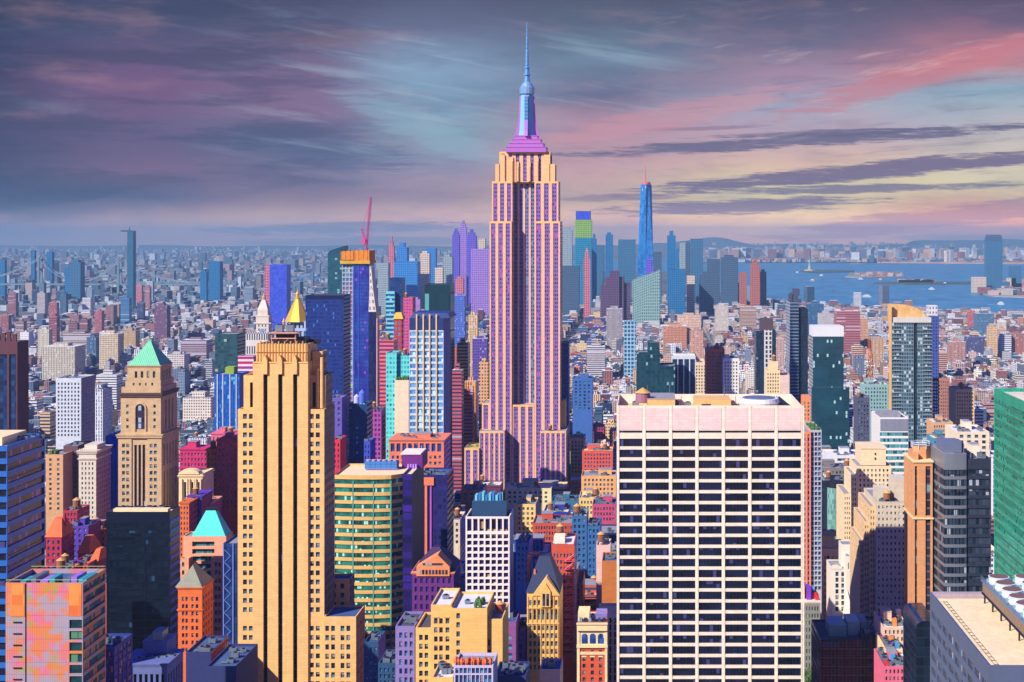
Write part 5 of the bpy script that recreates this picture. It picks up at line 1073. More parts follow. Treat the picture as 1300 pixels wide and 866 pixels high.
m = MB(); m.box(x(1134),x(1182),D-.8,D+6,Z(409,D)-.4,Z(403,D)); b.add(m, 'crown_band', M('pale_crown_band', A(220,214,204), .7))
m = MB(); prf = [(1129,386),(1143,386.5),(1155,388),(1165,391.5),(1174,397),(1178,403)]
top_ = [(x(p),Z(y_,D)) for p, y_ in prf]; zb2 = Z(409,D)
for yy in (D+6.2, D+10): m.q([(a,yy,zb2) for a, c in top_]+[(a,yy,c) for a, c in reversed(top_)])
for i in range(len(top_)-1): m.q([(top_[i][0],D+6.2,top_[i][1]),(top_[i+1][0],D+6.2,top_[i+1][1]),(top_[i+1][0],D+10,top_[i+1][1]),(top_[i][0],D+10,top_[i][1])])
b.add(m, 'curved_crown', P('tan_crown_panel', A(232,186,120), A(222,172,104), A(238,196,132), 2.2, 3, .94, .94))
for k in range(30):
    m = MB(); z = Z(414+k*4.7,D); m.box(x(1133),x(1143),D-1.3,D+.02,z-.2,z,bottom=True); m.box(x(1172),x(1183.2),D-1.3,D+.02,z-.2,z,bottom=True); b.add(m, 'balcony', M('pale_balcony_slab', A(170,184,190), .6))
b.done()
tower('office_tower', 'small white tower top right behind the tan-crowned glass tower', 'the small white tower', 'building', 1179, 1190, 388, 2300, 20, P('white_office_wall', A(230,226,226), (.02,.05,.08,1), (.1,.1,.14,1), 5, 8, .4, .5), vb=400).done()
tower('blue_slab', 'violet blue slab just right of the tan-crowned glass tower', 'the violet blue slab', 'building', 1183.5, 1192, 402, 1500, 20, P('violet_blue_slab_wall', A(70,90,170), DK, DK2, 3, 3.6, .5, .5), vb=450).done()
# white and aqua banded building
D = 1010
b = B('banded_office', 'office block with aqua ribbon windows, grey louvred top and white left side', 'office building', (1105,1153), D, vb=640, short='the aqua banded office', foot=(X(1112,D),X(1153,D),D,D+42))
x = lambda p: X(p, D); wh = M('white_metal_panel', A(244,240,232), .6, 0, .05)
b.block(x(1117), x(1153), D, D+38, 0, Z(530,D), wh, front=spec(cols_(1,.99,0,.0), rows_(D,549,7.6,4.6,650), P('aqua_ribbon_glass', A(60,120,130), (.03,.16,.2,1), (.12,.4,.42,1), 1.4, 8, .85, .95, (.02,.05,.08,1), .8, .2), .3, 'ribbon_window'), roof=roof_grey)
m = MB(); m.box(x(1117.5),x(1152.6),D-.3,D-.02,Z(547,D),Z(532,D)); b.add(m, 'louvre', P('grey_louvre', A(120,124,140), A(150,156,170), A(140,146,164), .8, 9, .6, .97))
m = MB(); m.box(x(1118),x(1146),D+8,D+24,Z(530,D)-1,Z(526,D)); b.add(m, 'bulkhead', roof_grey); b.done()
# tan stepped tower
D = 950; stn = M('sandstone', A(250,222,178), .85, 0, .12, .3)
b = B('stepped_stone_tower', 'sandstone setback tower with blocky blank top, right of the broad white slab', 'skyscraper', (1072,1140), D, vb=700, short='the sandstone setback tower', foot=(X(1078,D),X(1140,D),D,D+44))
x = lambda p: X(p, D)
def sblk(p0,p1,yo,y1,top,n,rtop,rend,**k): return b.block(x(p0), x(p1), D+yo, D+y1, k.pop('z0',0), Z(top,D), stn, front=spec(cols_(n,.42,.05,.05), rows_(D,rtop,6.3,3.4,rend), glass_dark) if n else None, left=spec(cols_(5,.4), rows_(D,rtop,6.3,3.4,rend), glass_dark) if k.get('lf', True) else None, par=.6)
sblk(1094,1126,4,30,570,0,0,0,z0=Z(592,D))
for i in range(2): m = MB(); m.box(x(1111.5),x(1113.5),D+3.8,D+4.1,Z(579+i*6,D),Z(576+i*6,D)); b.add(m, 'window', glass_dark)
m = MB(); m.box(x(1093.5),x(1126.5),D+3.6,D+30.4,Z(571,D),Z(569,D),bottom=True); b.add(m, 'cornice', stn)
sblk(1088,1132,1.5,36,592,8,596,705); sblk(1081,1088,0,36,603,2,607,705); sblk(1132.1,1139,1,36,606,2,610,705); sblk(1072,1081,3,40,628,3,632,705); b.done()
D = 720; amb = M('amber_brick', A(240,200,148), .85, 0, .12, .3); dgb = M('umber_brick', A(110,90,90), .85, 0, .12)
b = B('stepped_brick_tower', 'amber brick tower stepping down to the left, right part in shade', 'skyscraper', (1083,1156), D, vb=800, short='the amber stepped tower', foot=(X(1094,D),X(1156,D),D,D+48))
x = lambda p: X(p, D)
gb_ = M('grey_brown_brick', A(220,204,180), .85, 0, .12)
b.block(x(1112), x(1156), D, D+40, 0, Z(637,D), gb_, front=spec(cols_(8,.36,.03,.03), rows_(D,642,7.7,3.6,800), P('small_blind_glass', A(60,60,70), (.008,.012,.03,1), (.05,.07,.12,1), 1.2, 2, .95, .95, (.5,.55,.6,1), .8, .3)), side=gb_)
for i,(p0,p1,top) in enumerate(((1105,1112,644),(1099,1105,664),(1094,1099,690))):
    b.block(x(p0), x(p1)-.03, D+2+i*2, D+42, 0, Z(top,D), amb, front=spec(cols_(2,.4), rows_(D,top+5,7.7,3.8,800), glass_dark), left=spec(cols_(4,.4), rows_(D,top+5,7.7,3.8,720), glass_dark), par=.5)
m = MB(); m.box(x(1116),x(1132),D+4,D+20,Z(637,D)-.9,Z(624,D)); m.box(x(1138),x(1156),D+6,D+24,Z(637,D)-.9,Z(612,D)); b.add(m, 'penthouse', gb_); clutter(b, x(1116), x(1150), D+1, D+4, Z(637,D)-.9, 4, 3); b.done()
# orange brick tower with octagonal crown
D = 640; ott = M('terracotta_brick', A(230,160,106), .85, 0, .12, .4)
b = B('crowned_brick_tower', 'terracotta brick tower with octagonal crown, tall dark window bays and white ledges', 'skyscraper', (1152,1186), D, vb=840, short='the terracotta crowned tower', foot=(X(1160,D),X(1186,D),D,D+30))
x = lambda p: X(p, D); dpn = P('ink_bay_glass', A(150,80,50), (.006,.012,.04,1), (.02,.05,.1,1), 4, 3.7, .96, .78, (.1,.3,.4,1), .92, .2)
b.block(x(1160), x(1184), D, D+24, 0, Z(586,D), ott, front=spec(pxcols(D,1160,[(1161.5,1164.5),(1175,1181.5)]), [(Z(800,D),Z(660,D)),(Z(655,D),Z(592,D))], dpn, .8, 'window_bay'), left=spec(cols_(2,.35,.1,.1), [(Z(800,D),Z(660,D)),(Z(655,D),Z(600,D))], dpn, .6, 'window_bay'), par=.4)
for zz in (586, 658): m = MB(); m.box(x(1160)-.5,x(1184)+.4,D-.5,D+24.4,Z(zz,D)-.4,Z(zz,D)+.35,bottom=True); b.add(m, 'ledge', crs)
cx_, cy_ = x(1174), D+9
m = MB(); m.prof(cx_, cy_, [(Z(586,D)-.2,4.3),(Z(569,D),4.3)], 8, rot=math.pi/8); b.add(m, 'crown', ott)
m = MB()
for k in range(8): a = math.pi/8+k*math.pi/4; e = a+math.pi/4; m.bar((cx_+4.5*math.cos(a),cy_+4.5*math.sin(a),Z(567,D)),(cx_+4.5*math.cos(e),cy_+4.5*math.sin(e),Z(567,D)),.4); m.bar((cx_+4.5*math.cos(a),cy_+4.5*math.sin(a),Z(572,D)),(cx_+4.5*math.cos(a),cy_+4.5*math.sin(a),Z(564.5,D)),.35); m.bar((cx_+4.5*math.cos(a),cy_+4.5*math.sin(a),Z(564.5,D)),(cx_+4.5*math.cos(e),cy_+4.5*math.sin(e),Z(564.5,D)),.3)
b.add(m, 'crown_rail', M('pale_blue_rail', A(190,206,220), .5)); b.block(x(1161), x(1167), D+2, D+16, Z(586,D), Z(576,D), ott, par=.3); b.done()
# grey glass complex
D = 620
b = B('curved_glass_office', 'grey glass office with curved silver corner and dark front, right of the terracotta crowned tower', 'office building', (1184,1261), D, vb=760, short='the curved silver-cornered office', foot=(X(1196,D),X(1261,D),D,D+34))
x = lambda p: X(p, D); slv = M('silver_spandrel', A(150,156,168), .4, .4, .12); chg = M('charcoal_metal', A(60,66,84), .5, .3)
vs = rows_(D, 598, 12.4, 8.2, 780)
cg = P('charcoal_ribbon_glass', A(40,44,56), (.008,.014,.03,1), (.05,.07,.11,1), 1.5, 8, .9, .95, (.35,.38,.42,1), .94, .12)
b.block(x(1229), x(1261), D+4, D+34, 0, Z(584,D), chg, front=spec(cols_(1,.985,0,0), vs, cg, .4, 'ribbon_window'), roof=roof_grey)
# left part: curved corner then receding side
plan = [(x(1196)+.2, D+32), (x(1201), D+3.2)]+[(x(1201)+(x(1229)-x(1201))*k/6, D+3.2-.3*math.sin(math.pi*k/6)) for k in range(1,7)]
zt = Z(577,D)
m = MB(); prev = 0; wz = sorted(vs)
for a, c_ in wz+[(zt, None)]:
    for i in range(len(plan)-1): p, q = plan[i], plan[i+1]; m.q([(p[0],p[1],prev),(q[0],q[1],prev),(q[0],q[1],a),(p[0],p[1],a)])
    if c_ is None: break
    prev = c_
m.q([(x(1229),D+3.2,0),(x(1229),D+32,0),(x(1229),D+32,zt),(x(1229),D+3.2,zt)]); m.q([(x(1229),D+32,0),(plan[0][0],D+32,0),(plan[0][0],D+32,zt),(x(1229),D+32,zt)]); b.add(m, 'curved_wall', slv)
m = MB(); m.q([(p[0],p[1],zt-.2) for p in plan]+[(x(1229),D+32,zt-.2)]); b.add(m, 'roof', roof_grey)
for a, c_ in wz:
    m = MB(); dist = 0
    for i in range(len(plan)-1): p, q = plan[i], plan[i+1]; l = math.dist(p, q); m.q([(p[0]+.3,p[1]+.3,a),(q[0],q[1]+.3,a),(q[0],q[1]+.3,c_),(p[0]+.3,p[1]+.3,c_)], [(dist,a),(dist+l,a),(dist+l,c_),(dist,c_)]); dist += l
    b.add(m, 'ribbon_window', cg)
m = MB(); m.box(x(1202),x(1228),D+6,D+24,zt-.2,Z(566,D)); m.box(x(1214),x(1224),D+5,D+12,zt,Z(562,D)); b.add(m, 'plant_room', M('blue_grey_plant', A(110,120,146), .6))
clutter(b, x(1232), x(1258), D+6, D+32, Z(584,D)-.9, 15, 12, white, False); b.done()
# green glass tower at right edge
D = 405
b = B('green_glass_tower', 'emerald green glass tower with angled floor lines, cut by the right edge', 'skyscraper', (1262,1420), D, short='the emerald green tower', foot=(X(1490,D),X(1700,D),400,562))
Df, Db = 405, 560; xl = X(1262,Db); zt = Z(493,Db)
m_, n_, bs = None, None, None
eg2 = P('emerald_glass', A(20,130,100), (.004,.10,.07,1), (.02,.34,.24,1), 1.6, 4.1, .93, .74, (.003,.02,.02,1), .86, .1, patch=.05)
sp_ = P('emerald_spandrel', A(30,150,116), A(26,150,112), A(40,176,136), 1.6, 50, .95, 1, rough=.3)
vs = [(zt-4-i*4.1-2.9, zt-4-i*4.1) for i in range(34)]
b.block(xl, xl+70, Df, Db, 0, zt, sp_, left=spec(cols_(1,.995,0,0), vs, eg2, .3, 'ribbon_window'), roof=M('pale_pebble_roof', A(226,212,196), .95), par=1.4)
m = MB(); m.box(xl+8,xl+40,500,545,zt-1.4,zt+5.5); b.add(m, 'plant_room', M('mauve_plant', A(170,150,160), .8)); clutter(b, xl+2, xl+40, 440, 555, zt-1.4, 21, 10, stn, True); b.done()
# roof building bottom right
Df, Db = 330, 398
b = B('flat_roof_office', 'blue-grey office with large cream gravel roof and white cooling towers, lower right corner', 'office building', (1180,1420), Df, short='the cream-roofed office', foot=(X(1255,Df),X(1255,Df)+80,Df,Db))
xl = X(1255,Df); zt = Z(845,Df); sbl = M('slate_blue_metal', A(98,112,142), .5, .2, .1)
gl9 = P('ribbon_dark_glass', A(90,100,120), (.004,.007,.018,1), (.03,.04,.07,1), 1.5, 8, .88, .95, (.4,.4,.42,1), .93, .15)
vs = [(zt-4.5-i*4.0-2.3, zt-4.5-i*4.0) for i in range(16)]
b.block(xl, xl+90, Df, Db, 0, zt, sbl, front=spec(cols_(14,.86,.01,.01), vs, gl9, .4, 'ribbon_window'), left=spec(cols_(9,.9,.01,.01), vs, gl9, .4, 'ribbon_window'), roof=M('cream_pebble_roof', A(252,226,180), .95, 0, .2, .35, False), par=1.1)
m = MB(); m.box(xl+.5,xl+89,Db-3,Db-.5,zt-1.1,zt+.3); b.add(m, 'parapet_kerb', M('mauve_kerb', A(180,160,166), .8))
m = MB()
for yy in range(0, 60, 3): m.bar((xl+2.4,Df+4+yy,zt-.95),(xl+3.4,Df+4+yy,zt-.95),.09)
m.bar((xl+2.4,Df+2,zt-.95),(xl+2.4,Db-6,zt-.95),.09); m.bar((xl+3.4,Df+2,zt-.95),(xl+3.4,Db-6,zt-.95),.09); b.add(m, 'roof_track', metal_dark)
b.done()
ct_x = xl+13.5; zf = zt+1.6
b2 = B('cooling_plant', 'raised steel cooling plant with round white fans standing on the cream gravel roof', 'cooling plant', None, None, loc=(ct_x+8, Df+30, zt-1.1))
m = MB()
for i in range(7): m.bar((ct_x+.4,Df+6+i*9,zt-1.1),(ct_x+.4,Df+6+i*9,zf),.35); m.bar((ct_x+15,Df+6+i*9,zt-1.1),(ct_x+15,Df+6+i*9,zf),.35)
m.bar((ct_x,Df+3,zf),(ct_x,Df+61,zf),.6); b2.add(m, 'steel_frame', metal_dark)
m = MB(); m.box(ct_x,ct_x+16,Df+3,Df+61,zf+.3,zf+3.4,bottom=True); b2.add(m, 'louvred_casing', P('rust_louvre', A(170,140,110), A(110,90,76), A(130,104,84), .45, 9, .5, 1, rough=.7))
m = MB(); m.box(ct_x-.4,ct_x+16,Df+2.6,Df+61.4,zf+3.4,zf+3.7,bottom=True); b2.add(m, 'deck', M('steel_blue_deck', A(120,144,180), .5, .3))
m = MB()
for zz in (.6, 1.2): m.bar((ct_x-.3,Df+3,zf+3.7+zz),(ct_x-.3,Df+61,zf+3.7+zz),.09)
for i in range(40): m.bar((ct_x-.3,Df+3+i*1.5,zf+3.7),(ct_x-.3,Df+3+i*1.5,zf+4.9),.08)
b2.add(m, 'railing', metal_grey)
for i in range(8):
    for k in range(2):
        m = MB(); cxx, cyy = ct_x+3.6+k*7.4, Df+8+i*7; m.prof(cxx, cyy, [(zf+3.7,2.9),(zf+4.4,3.1),(zf+5.2,2.75),(zf+5.7,2.95),(zf+5.75,2.7)], 20, m=0); f_ = b2.add(m, 'fan_housing', M('white_fan_housing', A(232,238,240), .5, 0, .08))
        m = MB(); m.cyl(cxx, cyy, zf+5.76, zf+5.8, 2.6, None, 20); g9 = b2.add(m, 'fan_guard', M('brown_fan_mesh', A(120,90,80), .8), f_)
        m = MB(); m.prof(cxx-2.9, cyy, [(zf+3.9,.6),(zf+5.0,.6)], 10); b2.add(m, 'motor_cover', M('aqua_motor', A(120,170,180), .5), f_)
b2.done()
# dark curved block left of it, tan old building, white building, scaffold, small grey one
D = 520
b = B('rounded_black_block', 'glossy black block with rounded top edge left of the cream-roofed office', 'office building', (1163,1186), D, short='the glossy black rounded block')
m = MB(); x0_, x1_ = X(1163,D), X(1188,D)
m.loft([[(x0_+a,D,z),(x1_,D,z),(x1_,D+26,z),(x0_+a,D+26,z)] for a, z in ((0,0),(0,Z(797,D)),(.4,Z(793,D)),(1.4,Z(790,D)),(2.6,Z(788.5,D)))]); b.add(m, 'wall', P('black_gloss_wall', A(30,36,50), (.006,.01,.02,1), (.015,.025,.05,1), 3, 3.6, .95, .9, None, .9, .1)); b.done()
D = 920
b = tower('stone_hotel', 'tan stone block with blank recessed panels above the white gabled building', 'the tan panelled block', 'building', 1030, 1076, 697, D, 30, stn, front=[spec(cols_(4,.34,.08,.1), rows_(D,706,8.3,4.2,800), P('pale_blind_panel', A(230,196,150), A(216,184,146), A(206,172,134), 9, 9, .98, .98))], vb=790)
m = MB()
for i in range(11): m.box(X(1050,D),X(1053,D),D-.1,D+.05,Z(709+i*8.3,D),Z(705.5+i*8.3,D))
b.add(m, 'window', glass_dark); bulkhead(b, X(1042,D), X(1062,D), D+8, D+24, Z(697,D)-1, 8, stn); ac_unit(b, X(1048,D), D+6, Z(697,D)+7.4, 5, 4, 4); ac_unit(b, X(1058,D), D+6, Z(697,D)+7.4, 5, 4, 4); b.done()
D = 850
b = B('white_gabled_building', 'bright white building with curved gable and tall narrow centre tower', 'building', (1054,1098), D, vb=800, short='the white gabled building')
x = lambda p: X(1054+(p-1054)*.82, D); wb = M('white_glazed_brick', A(250,236,216), .7, 0, .08); gw = spec
b.block(x(1056), x(1078), D, D+24, 0, Z(722,D), wb, front=spec(pxcols(D,1056,[(1061,1065),(1068.5,1072)]), rows_(D,726,7.4,5.6,775), glass_dark), par=.5)
b.block(x(1078)+.05, x(1086), D-1, D+20, 0, Z(706,D), wb, front=spec(pxcols(D,1078,[(1080.5,1082)]), [(Z(722,D),Z(714,D))], glass_dark), par=.4)
b.block(x(1086)+.05, x(1104), D+1.5, D+24, 0, Z(722,D), wb, front=spec(pxcols(D,1086,[(1089,1092),(1095.5,1099)]), rows_(D,727,9,6.6,790), glass_dark), par=.5)
b.block(x(1074), x(1092), D+8, D+20, Z(722,D)-1, Z(695,D), wb, par=.4)
m = MB(); c = x(1062)
m.q([(x(1057)-.2+0*0,D-.3,Z(722,D)),(x(1068),D-.3,Z(722,D))]+[(c+2.7*math.cos(math.pi*k/10),D-.3,Z(719.5,D)+1.4*math.sin(math.pi*k/10)) for k in range(11)]); m.box(x(1056),x(1072),D-.28,D+1,Z(722,D)-.5,Z(719,D)); b.add(m, 'curved_gable', wb)
m = MB(); m.box(x(1086),x(1107),D-.5,D+1.4,Z(741,D),Z(738.5,D),bottom=True); b.add(m, 'balcony_ledge', wb)
m = MB(); m.loft([[(x(1072),D-6,0),(x(1088),D-6,0),(x(1088),D-1.05,0),(x(1072),D-1.05,0)],[(x(1072),D-6,Z(782,D)),(x(1088),D-6,Z(782,D)),(x(1088),D-1.05,Z(782,D)),(x(1072),D-1.05,Z(782,D))],[(x(1079),D-1.3,Z(748,D)),(x(1080),D-1.3,Z(748,D)),(x(1080),D-1.05,Z(748,D)),(x(1079),D-1.05,Z(748,D))]]); b.add(m, 'sloped_wing', wb); clutter(b, x(1087), x(1103), D+3, D+22, Z(722,D)-.9, 7, 3); b.done()
D = 645
b = B('scaffolded_block', 'dark purple block wrapped in scaffolding with teal sheds on its roof, bottom right', 'building', (1041,1125), D, short='the scaffolded block')
x = lambda p: X(p, D); dkp = P('aubergine_wall', A(70,44,74), (.008,.006,.02,1), (.03,.02,.05,1), 3.2, 4, .55, .55)
b.block(x(1041), x(1094), D, D+34, 0, Z(812,D), dkp, roof=roof_dark); b.block(x(1094)+.05, x(1125), D+2, D+34, 0, Z(808,D), dkp, roof=roof_dark)
sc_m = M('brown_scaffold', A(150,90,90), .7)
for k in range(7):
    m = MB(); z = 42+k*4.1
    m.bar((x(1041),D-1.6,z),(x(1125),D-1.6,z),.22); m.box(x(1041),x(1125),D-1.5,D-.3,z-.1,z,bottom=True); m.bar((x(1041),D-1.6,z+1.2),(x(1125),D-1.6,z+1.2),.1)
    for i in range(19): a = x(1041)+(x(1125)-x(1041))*i/18; m.bar((a,D-1.6,z),(a,D-1.6,z+4.1),.14)
    b.add(m, 'scaffold_level', sc_m)
m = MB(); m.box(x(1056),x(1078),D+8,D+24,Z(812,D)-1,Z(800,D)); b.add(m, 'roof_shed', M('teal_shed', A(110,170,180), .6)); m = MB(); m.box(x(1080),x(1096),D+10,D+24,Z(812,D)-1,Z(797,D)); b.add(m, 'roof_shed', M('aqua_shed', A(150,190,190), .6)); clutter(b, x(1095), x(1124), D+4, D+32, Z(808,D)-.9, 8, 8, gb_, False); m = MB(); m.box(x(1042),x(1066),D-.3,D+.1,Z(822,D),Z(815,D)); b.add(m, 'blue_tarpaulin', M('blue_tarp', A(30,60,120), .6)); b.done()
D = 785
b = tower('stone_block', 'grey stone block with colourful rooftop clutter at the right foot of the broad white slab', 'the grey stone block', 'building', 1018, 1041, 766, D, 24, M('grey_stone', A(150,146,140), .85, 0, .15), front=spec(cols_(6,.5,.04,.04), rows_(D,770,9,5.4,850), P('mixed_office_glass', A(60,80,80), (.02,.04,.05,1), (.10,.2,.2,1), 1.4, 2, .95, .95, (.3,.5,.1,1), .85, .2)), vb=856)
R = random.Random(6)
for i in range(12):
    m = MB(); a = X(1018+R.random()*19,D); m.box(a,a+R.uniform(1,3),D+1+R.random()*10,D+13,Z(766,D)-.8,Z(766-R.uniform(6,24)*(1-i/14),D)); b.add(m, 'rooftop_sign_block', M(('crimson_unit','orange_unit','violet_unit','aqua_unit2')[i%4], (A(220,50,60),A(250,150,60),A(130,60,200),A(80,160,220))[i%4], .6))
cornice(b, X(1016,D), X(1041,D), D, D+24, Z(766,D), 1, .6, white, 'cornice'); b.done()
D = 1000
b = B('drum_glass_building', 'dark block with curved pale green glass drum, right of the orange-violet striped tower', 'office building', (1045,1074), D, vb=690, short='the curved drum building')
x = lambda p: X(p, D); b.block(x(1045), x(1074), D+6, D+30, 0, Z(612,D), P('ink_wall', A(24,36,60), (.008,.015,.03,1), (.02,.04,.07,1), 3, 3.8, .8, .7), roof=roof_grey)
m = MB(); m.cyl(x(1062), D+7, 0, Z(620,D), 6.2, None, 24); m.smooth = False; b.add(m, 'glass_drum', P('pale_green_drum_glass', A(120,170,160), (.06,.16,.16,1), (.2,.38,.34,1), 1.3, 3.8, .85, .9, None, .9, .15)); m = MB(); m.cyl(x(1062), D+7, Z(620,D), Z(613,D), 6.5, None, 24); b.add(m, 'drum_rim', metal_dark); clutter(b, x(1047), x(1072), D+8, D+28, Z(612,D)-.9, 8, 8, white); b.done()
for i,(p0,p1,top,D,d,wl,n,lab,short,vb) in enumerate((
 (1050,1098,578,1120,30,M('white_louvre_wall', A(236,236,236), .7),1,'low white roofed plant building behind the sandstone setback tower','the low white plant building',592),
 (1040,1098,594,1060,24,M('grey_ledge_wall', A(130,120,120), .8),12,'long dark grey block with pale ledge behind the sandstone setback tower','the long grey ledge block',612),
 (1182,1206,480,1500,30,M('brown_grid_wall', A(190,126,104), .8),8,'brown gridded office block just right of the tan-crowned glass tower','the brown gridded block',540),
 (1184,1210,536,1200,26,tan,8,'tan office block with stepped roof below the brown gridded block','the tan stepped-roof block',575),
 (1213,1237,494,1350,30,M('sand_wall', A(236,196,146), .85),7,'sand coloured apartment block right of the brown gridded block','the sand apartment block',560),
 (1184,1210,556,1050,22,M('aqua_wall', A(70,150,180), .7),5,'aqua painted block with white roof box above the curved silver-cornered office','the aqua painted block',572),
 (1214,1256,548,900,34,M('ivory_wall', A(244,226,196), .85),4,'ivory block with angled dark roof plant left of the emerald green tower','the ivory block',580),
 (896,920,443,1500,24,M('red_orange_grid_wall', A(240,110,80), .85),7,'red orange gridded tower above the right half of the broad white slab','the red orange gridded tower',502),
 (918,938,455,1480,20,wh,5,'white gridded block right of the red orange tower','the white gridded mid block',502),
 (882,897,460,1600,20,stn,4,'ornate cream block left of the red orange gridded tower','the ornate cream block',500),
 (1088,1104,505,1250,22,M('charcoal_brick', A(80,84,110), .8),4,'charcoal block with dark red roof left of the tan-crowned glass tower','the charcoal block',560),
 (1096,1128,488,1350,22,M('pale_teal_wall', A(150,190,190), .8),8,'pale teal office block with white edges left of the tan-crowned glass tower','the pale teal block',525),
 (1046,1062,478,1750,20,M('mauve_office', A(150,130,150), .8),4,'mauve block hidden behind the dark teal white-topped tower','the mauve block',500))):
    b = tower('midtown_block', lab, short, 'building', p0, p1, top, D, d, wl, front=spec(cols_(n,.5,.05,.05), rows_(D,top+4,3.7*F/D,2.1*F/D,vb), glass_dark), roof=(roof_white,roof_grey,roof_cream)[i%3], vb=vb, clut=10, seed=200+i, cwall=wl, tank=i%3 == 1, left=None, side=wl)
    b.done()
for i,(p0,p1,top,D,wl,lab) in enumerate(((1121,1154,796,634,M('blush_wall', A(246,206,180), .85),'blush low block with white cluttered roof between the amber stepped tower and the scaffolded block'),(1124,1146,824,617,M('cream_stone', A(250,222,170), .85),'cream low block with colourful rooftop boxes right of the scaffolded block'),(1122,1154,846,600,M('pink_brick', A(240,110,140), .85),'pink low block at the bottom edge right of the scaffolded block'))):
    b = tower('low_roof_block', lab, None, 'building', p0, p1, top, D, 26, wl, front=spec(cols_(6,.45), rows_(D,top+4,9,5,880), glass_dark), roof=(roof_white,roof_cream,roof_grey)[i], clut=14, seed=300+i, cwall=wl)
    R = random.Random(i)
    for k in range(7): m = MB(); a = X(p0+2+R.random()*(p1-p0-6),D); e = D+2+R.random()*18; m.box(a,a+R.uniform(1,2.6),e,e+2.4,Z(top,D)-.9,Z(top,D)+R.uniform(.6,2.6)); b.add(m, 'rooftop_box', M(('crimson_unit','orange_unit','violet_unit','aqua_unit2','white_unit')[k%5], (A(220,50,60),A(250,150,60),A(130,60,200),A(80,160,220),A(240,240,240))[k%5], .6))
    b.done()
# construction crane right
D = 1380
c = B('tower_crane', 'orange tower crane mast standing left of the tan-crowned glass tower', 'crane', None, None, loc=(X(1105,D), D, 0))
m = MB(); lattice(m, (X(1105,D),D,40), (X(1105,D),D,Z(448,D)), 3.2, 16); c.add(m, 'crane_mast', M('orange_crane_steel', A(240,130,40), .6)); m = MB(); lattice(m, (X(1105,D),D,Z(450,D)), (X(1103,D),D-3,Z(428,D)), 2, 8); c.add(m, 'crane_jib', M('orange_crane_steel', A(240,130,40), .6)); HERO.append((1100,1110,D,495,X(1102,D),X(1108,D),D-3,D+3,None))
# teal dark pair, centre right
D = 1300; tg3 = P('petrol_glass', A(20,60,80), (.006,.03,.045,1), (.015,.07,.09,1), 2.2, 3.6, .85, .8, (.2,.35,.35,1), .96, .15)
b = B('petrol_glass_block', 'dark petrol blue stepped glass block above the left end of the broad white slab', 'office building', (808,858), D, vb=505, short='the petrol stepped block')
b.block(X(808,D), X(857,D), D, D+30, 0, Z(464,D), tg3); b.block(X(808,D), X(838,D), D+8, D+30, Z(464,D)-1, Z(448,D), tg3); b.block(X(822,D), X(837,D), D+10, D+26, Z(448,D)-1, Z(436,D), tg3); b.done()
D = 1350
b = tower('white_striped_block', 'dark blue block with white vertical stripes right of the petrol stepped block', 'the white-striped dark block', 'office building', 853, 883, 452, D, 28, M('pale_stripe', A(210,220,226), .7), front=spec(cols_(4,.8,.0,.0), [(Z(520,D),Z(456,D))], P('navy_stripe_glass', A(20,40,80), (.006,.012,.05,1), (.02,.05,.12,1), 3, 3.6, .95, .8), .5, 'window_strip'), roof=roof_white, vb=502); b.done()
b = tower('lattice_glass_block', 'blue block with white diamond lattice face in the low town, centre right', 'the diamond-lattice block', 'building', 792, 807, 408, 2400, 24, P('diamond_lattice', A(170,210,230), (.01,.06,.14,1), (.03,.1,.2,1), 6, 7, .72, .72), vb=445); b.done()
# ------------------------------------------------------------------ distant skyline
FAR = {}
def farmat(name, wall, k=1.0): 
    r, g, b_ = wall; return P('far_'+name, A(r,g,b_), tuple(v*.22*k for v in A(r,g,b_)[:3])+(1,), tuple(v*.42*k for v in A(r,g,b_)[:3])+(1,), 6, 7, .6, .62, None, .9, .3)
def far(name, label, cat, short, p0, p1, top, D, d, mt, vb=360, cap=None, z0=0):
    b = B(name, label, cat, (p0, p1), D, vb=vb, short=short, foot=(X(p0,D), X(p1,D), D, D+d))
    m = MB(); m.box(X(p0,D),X(p1,D),D,D+d,z0,Z(top,D)); b.add(m, 'wall', mt)
    if cap:
        for (a, c, t0, t1) in cap: m = MB(); m.box(X(a,D),X(c,D),D+d*.15,D+d*.85,Z(t0,D)-1,Z(t1,D)); b.add(m, 'roof_plant', mt)
    return b
bl1 = farmat('azure', (40,130,190)); bl2 = farmat('steel', (70,130,170)); bl3 = farmat('slate', (80,110,140)); ltg = farmat('pearl', (170,190,196)); pnk = farmat('rose', (230,130,150)); vio = farmat('violet', (120,100,230)); lav = farmat('lavender', (180,140,230)); brn2 = farmat('terracotta', (200,120,110)); crm2 = farmat('cream', (240,220,200)); tea = farmat('teal', (30,150,190)); sky_ = farmat('sky', (60,150,230))  # blue and violet tones painted in to carry part of the haze
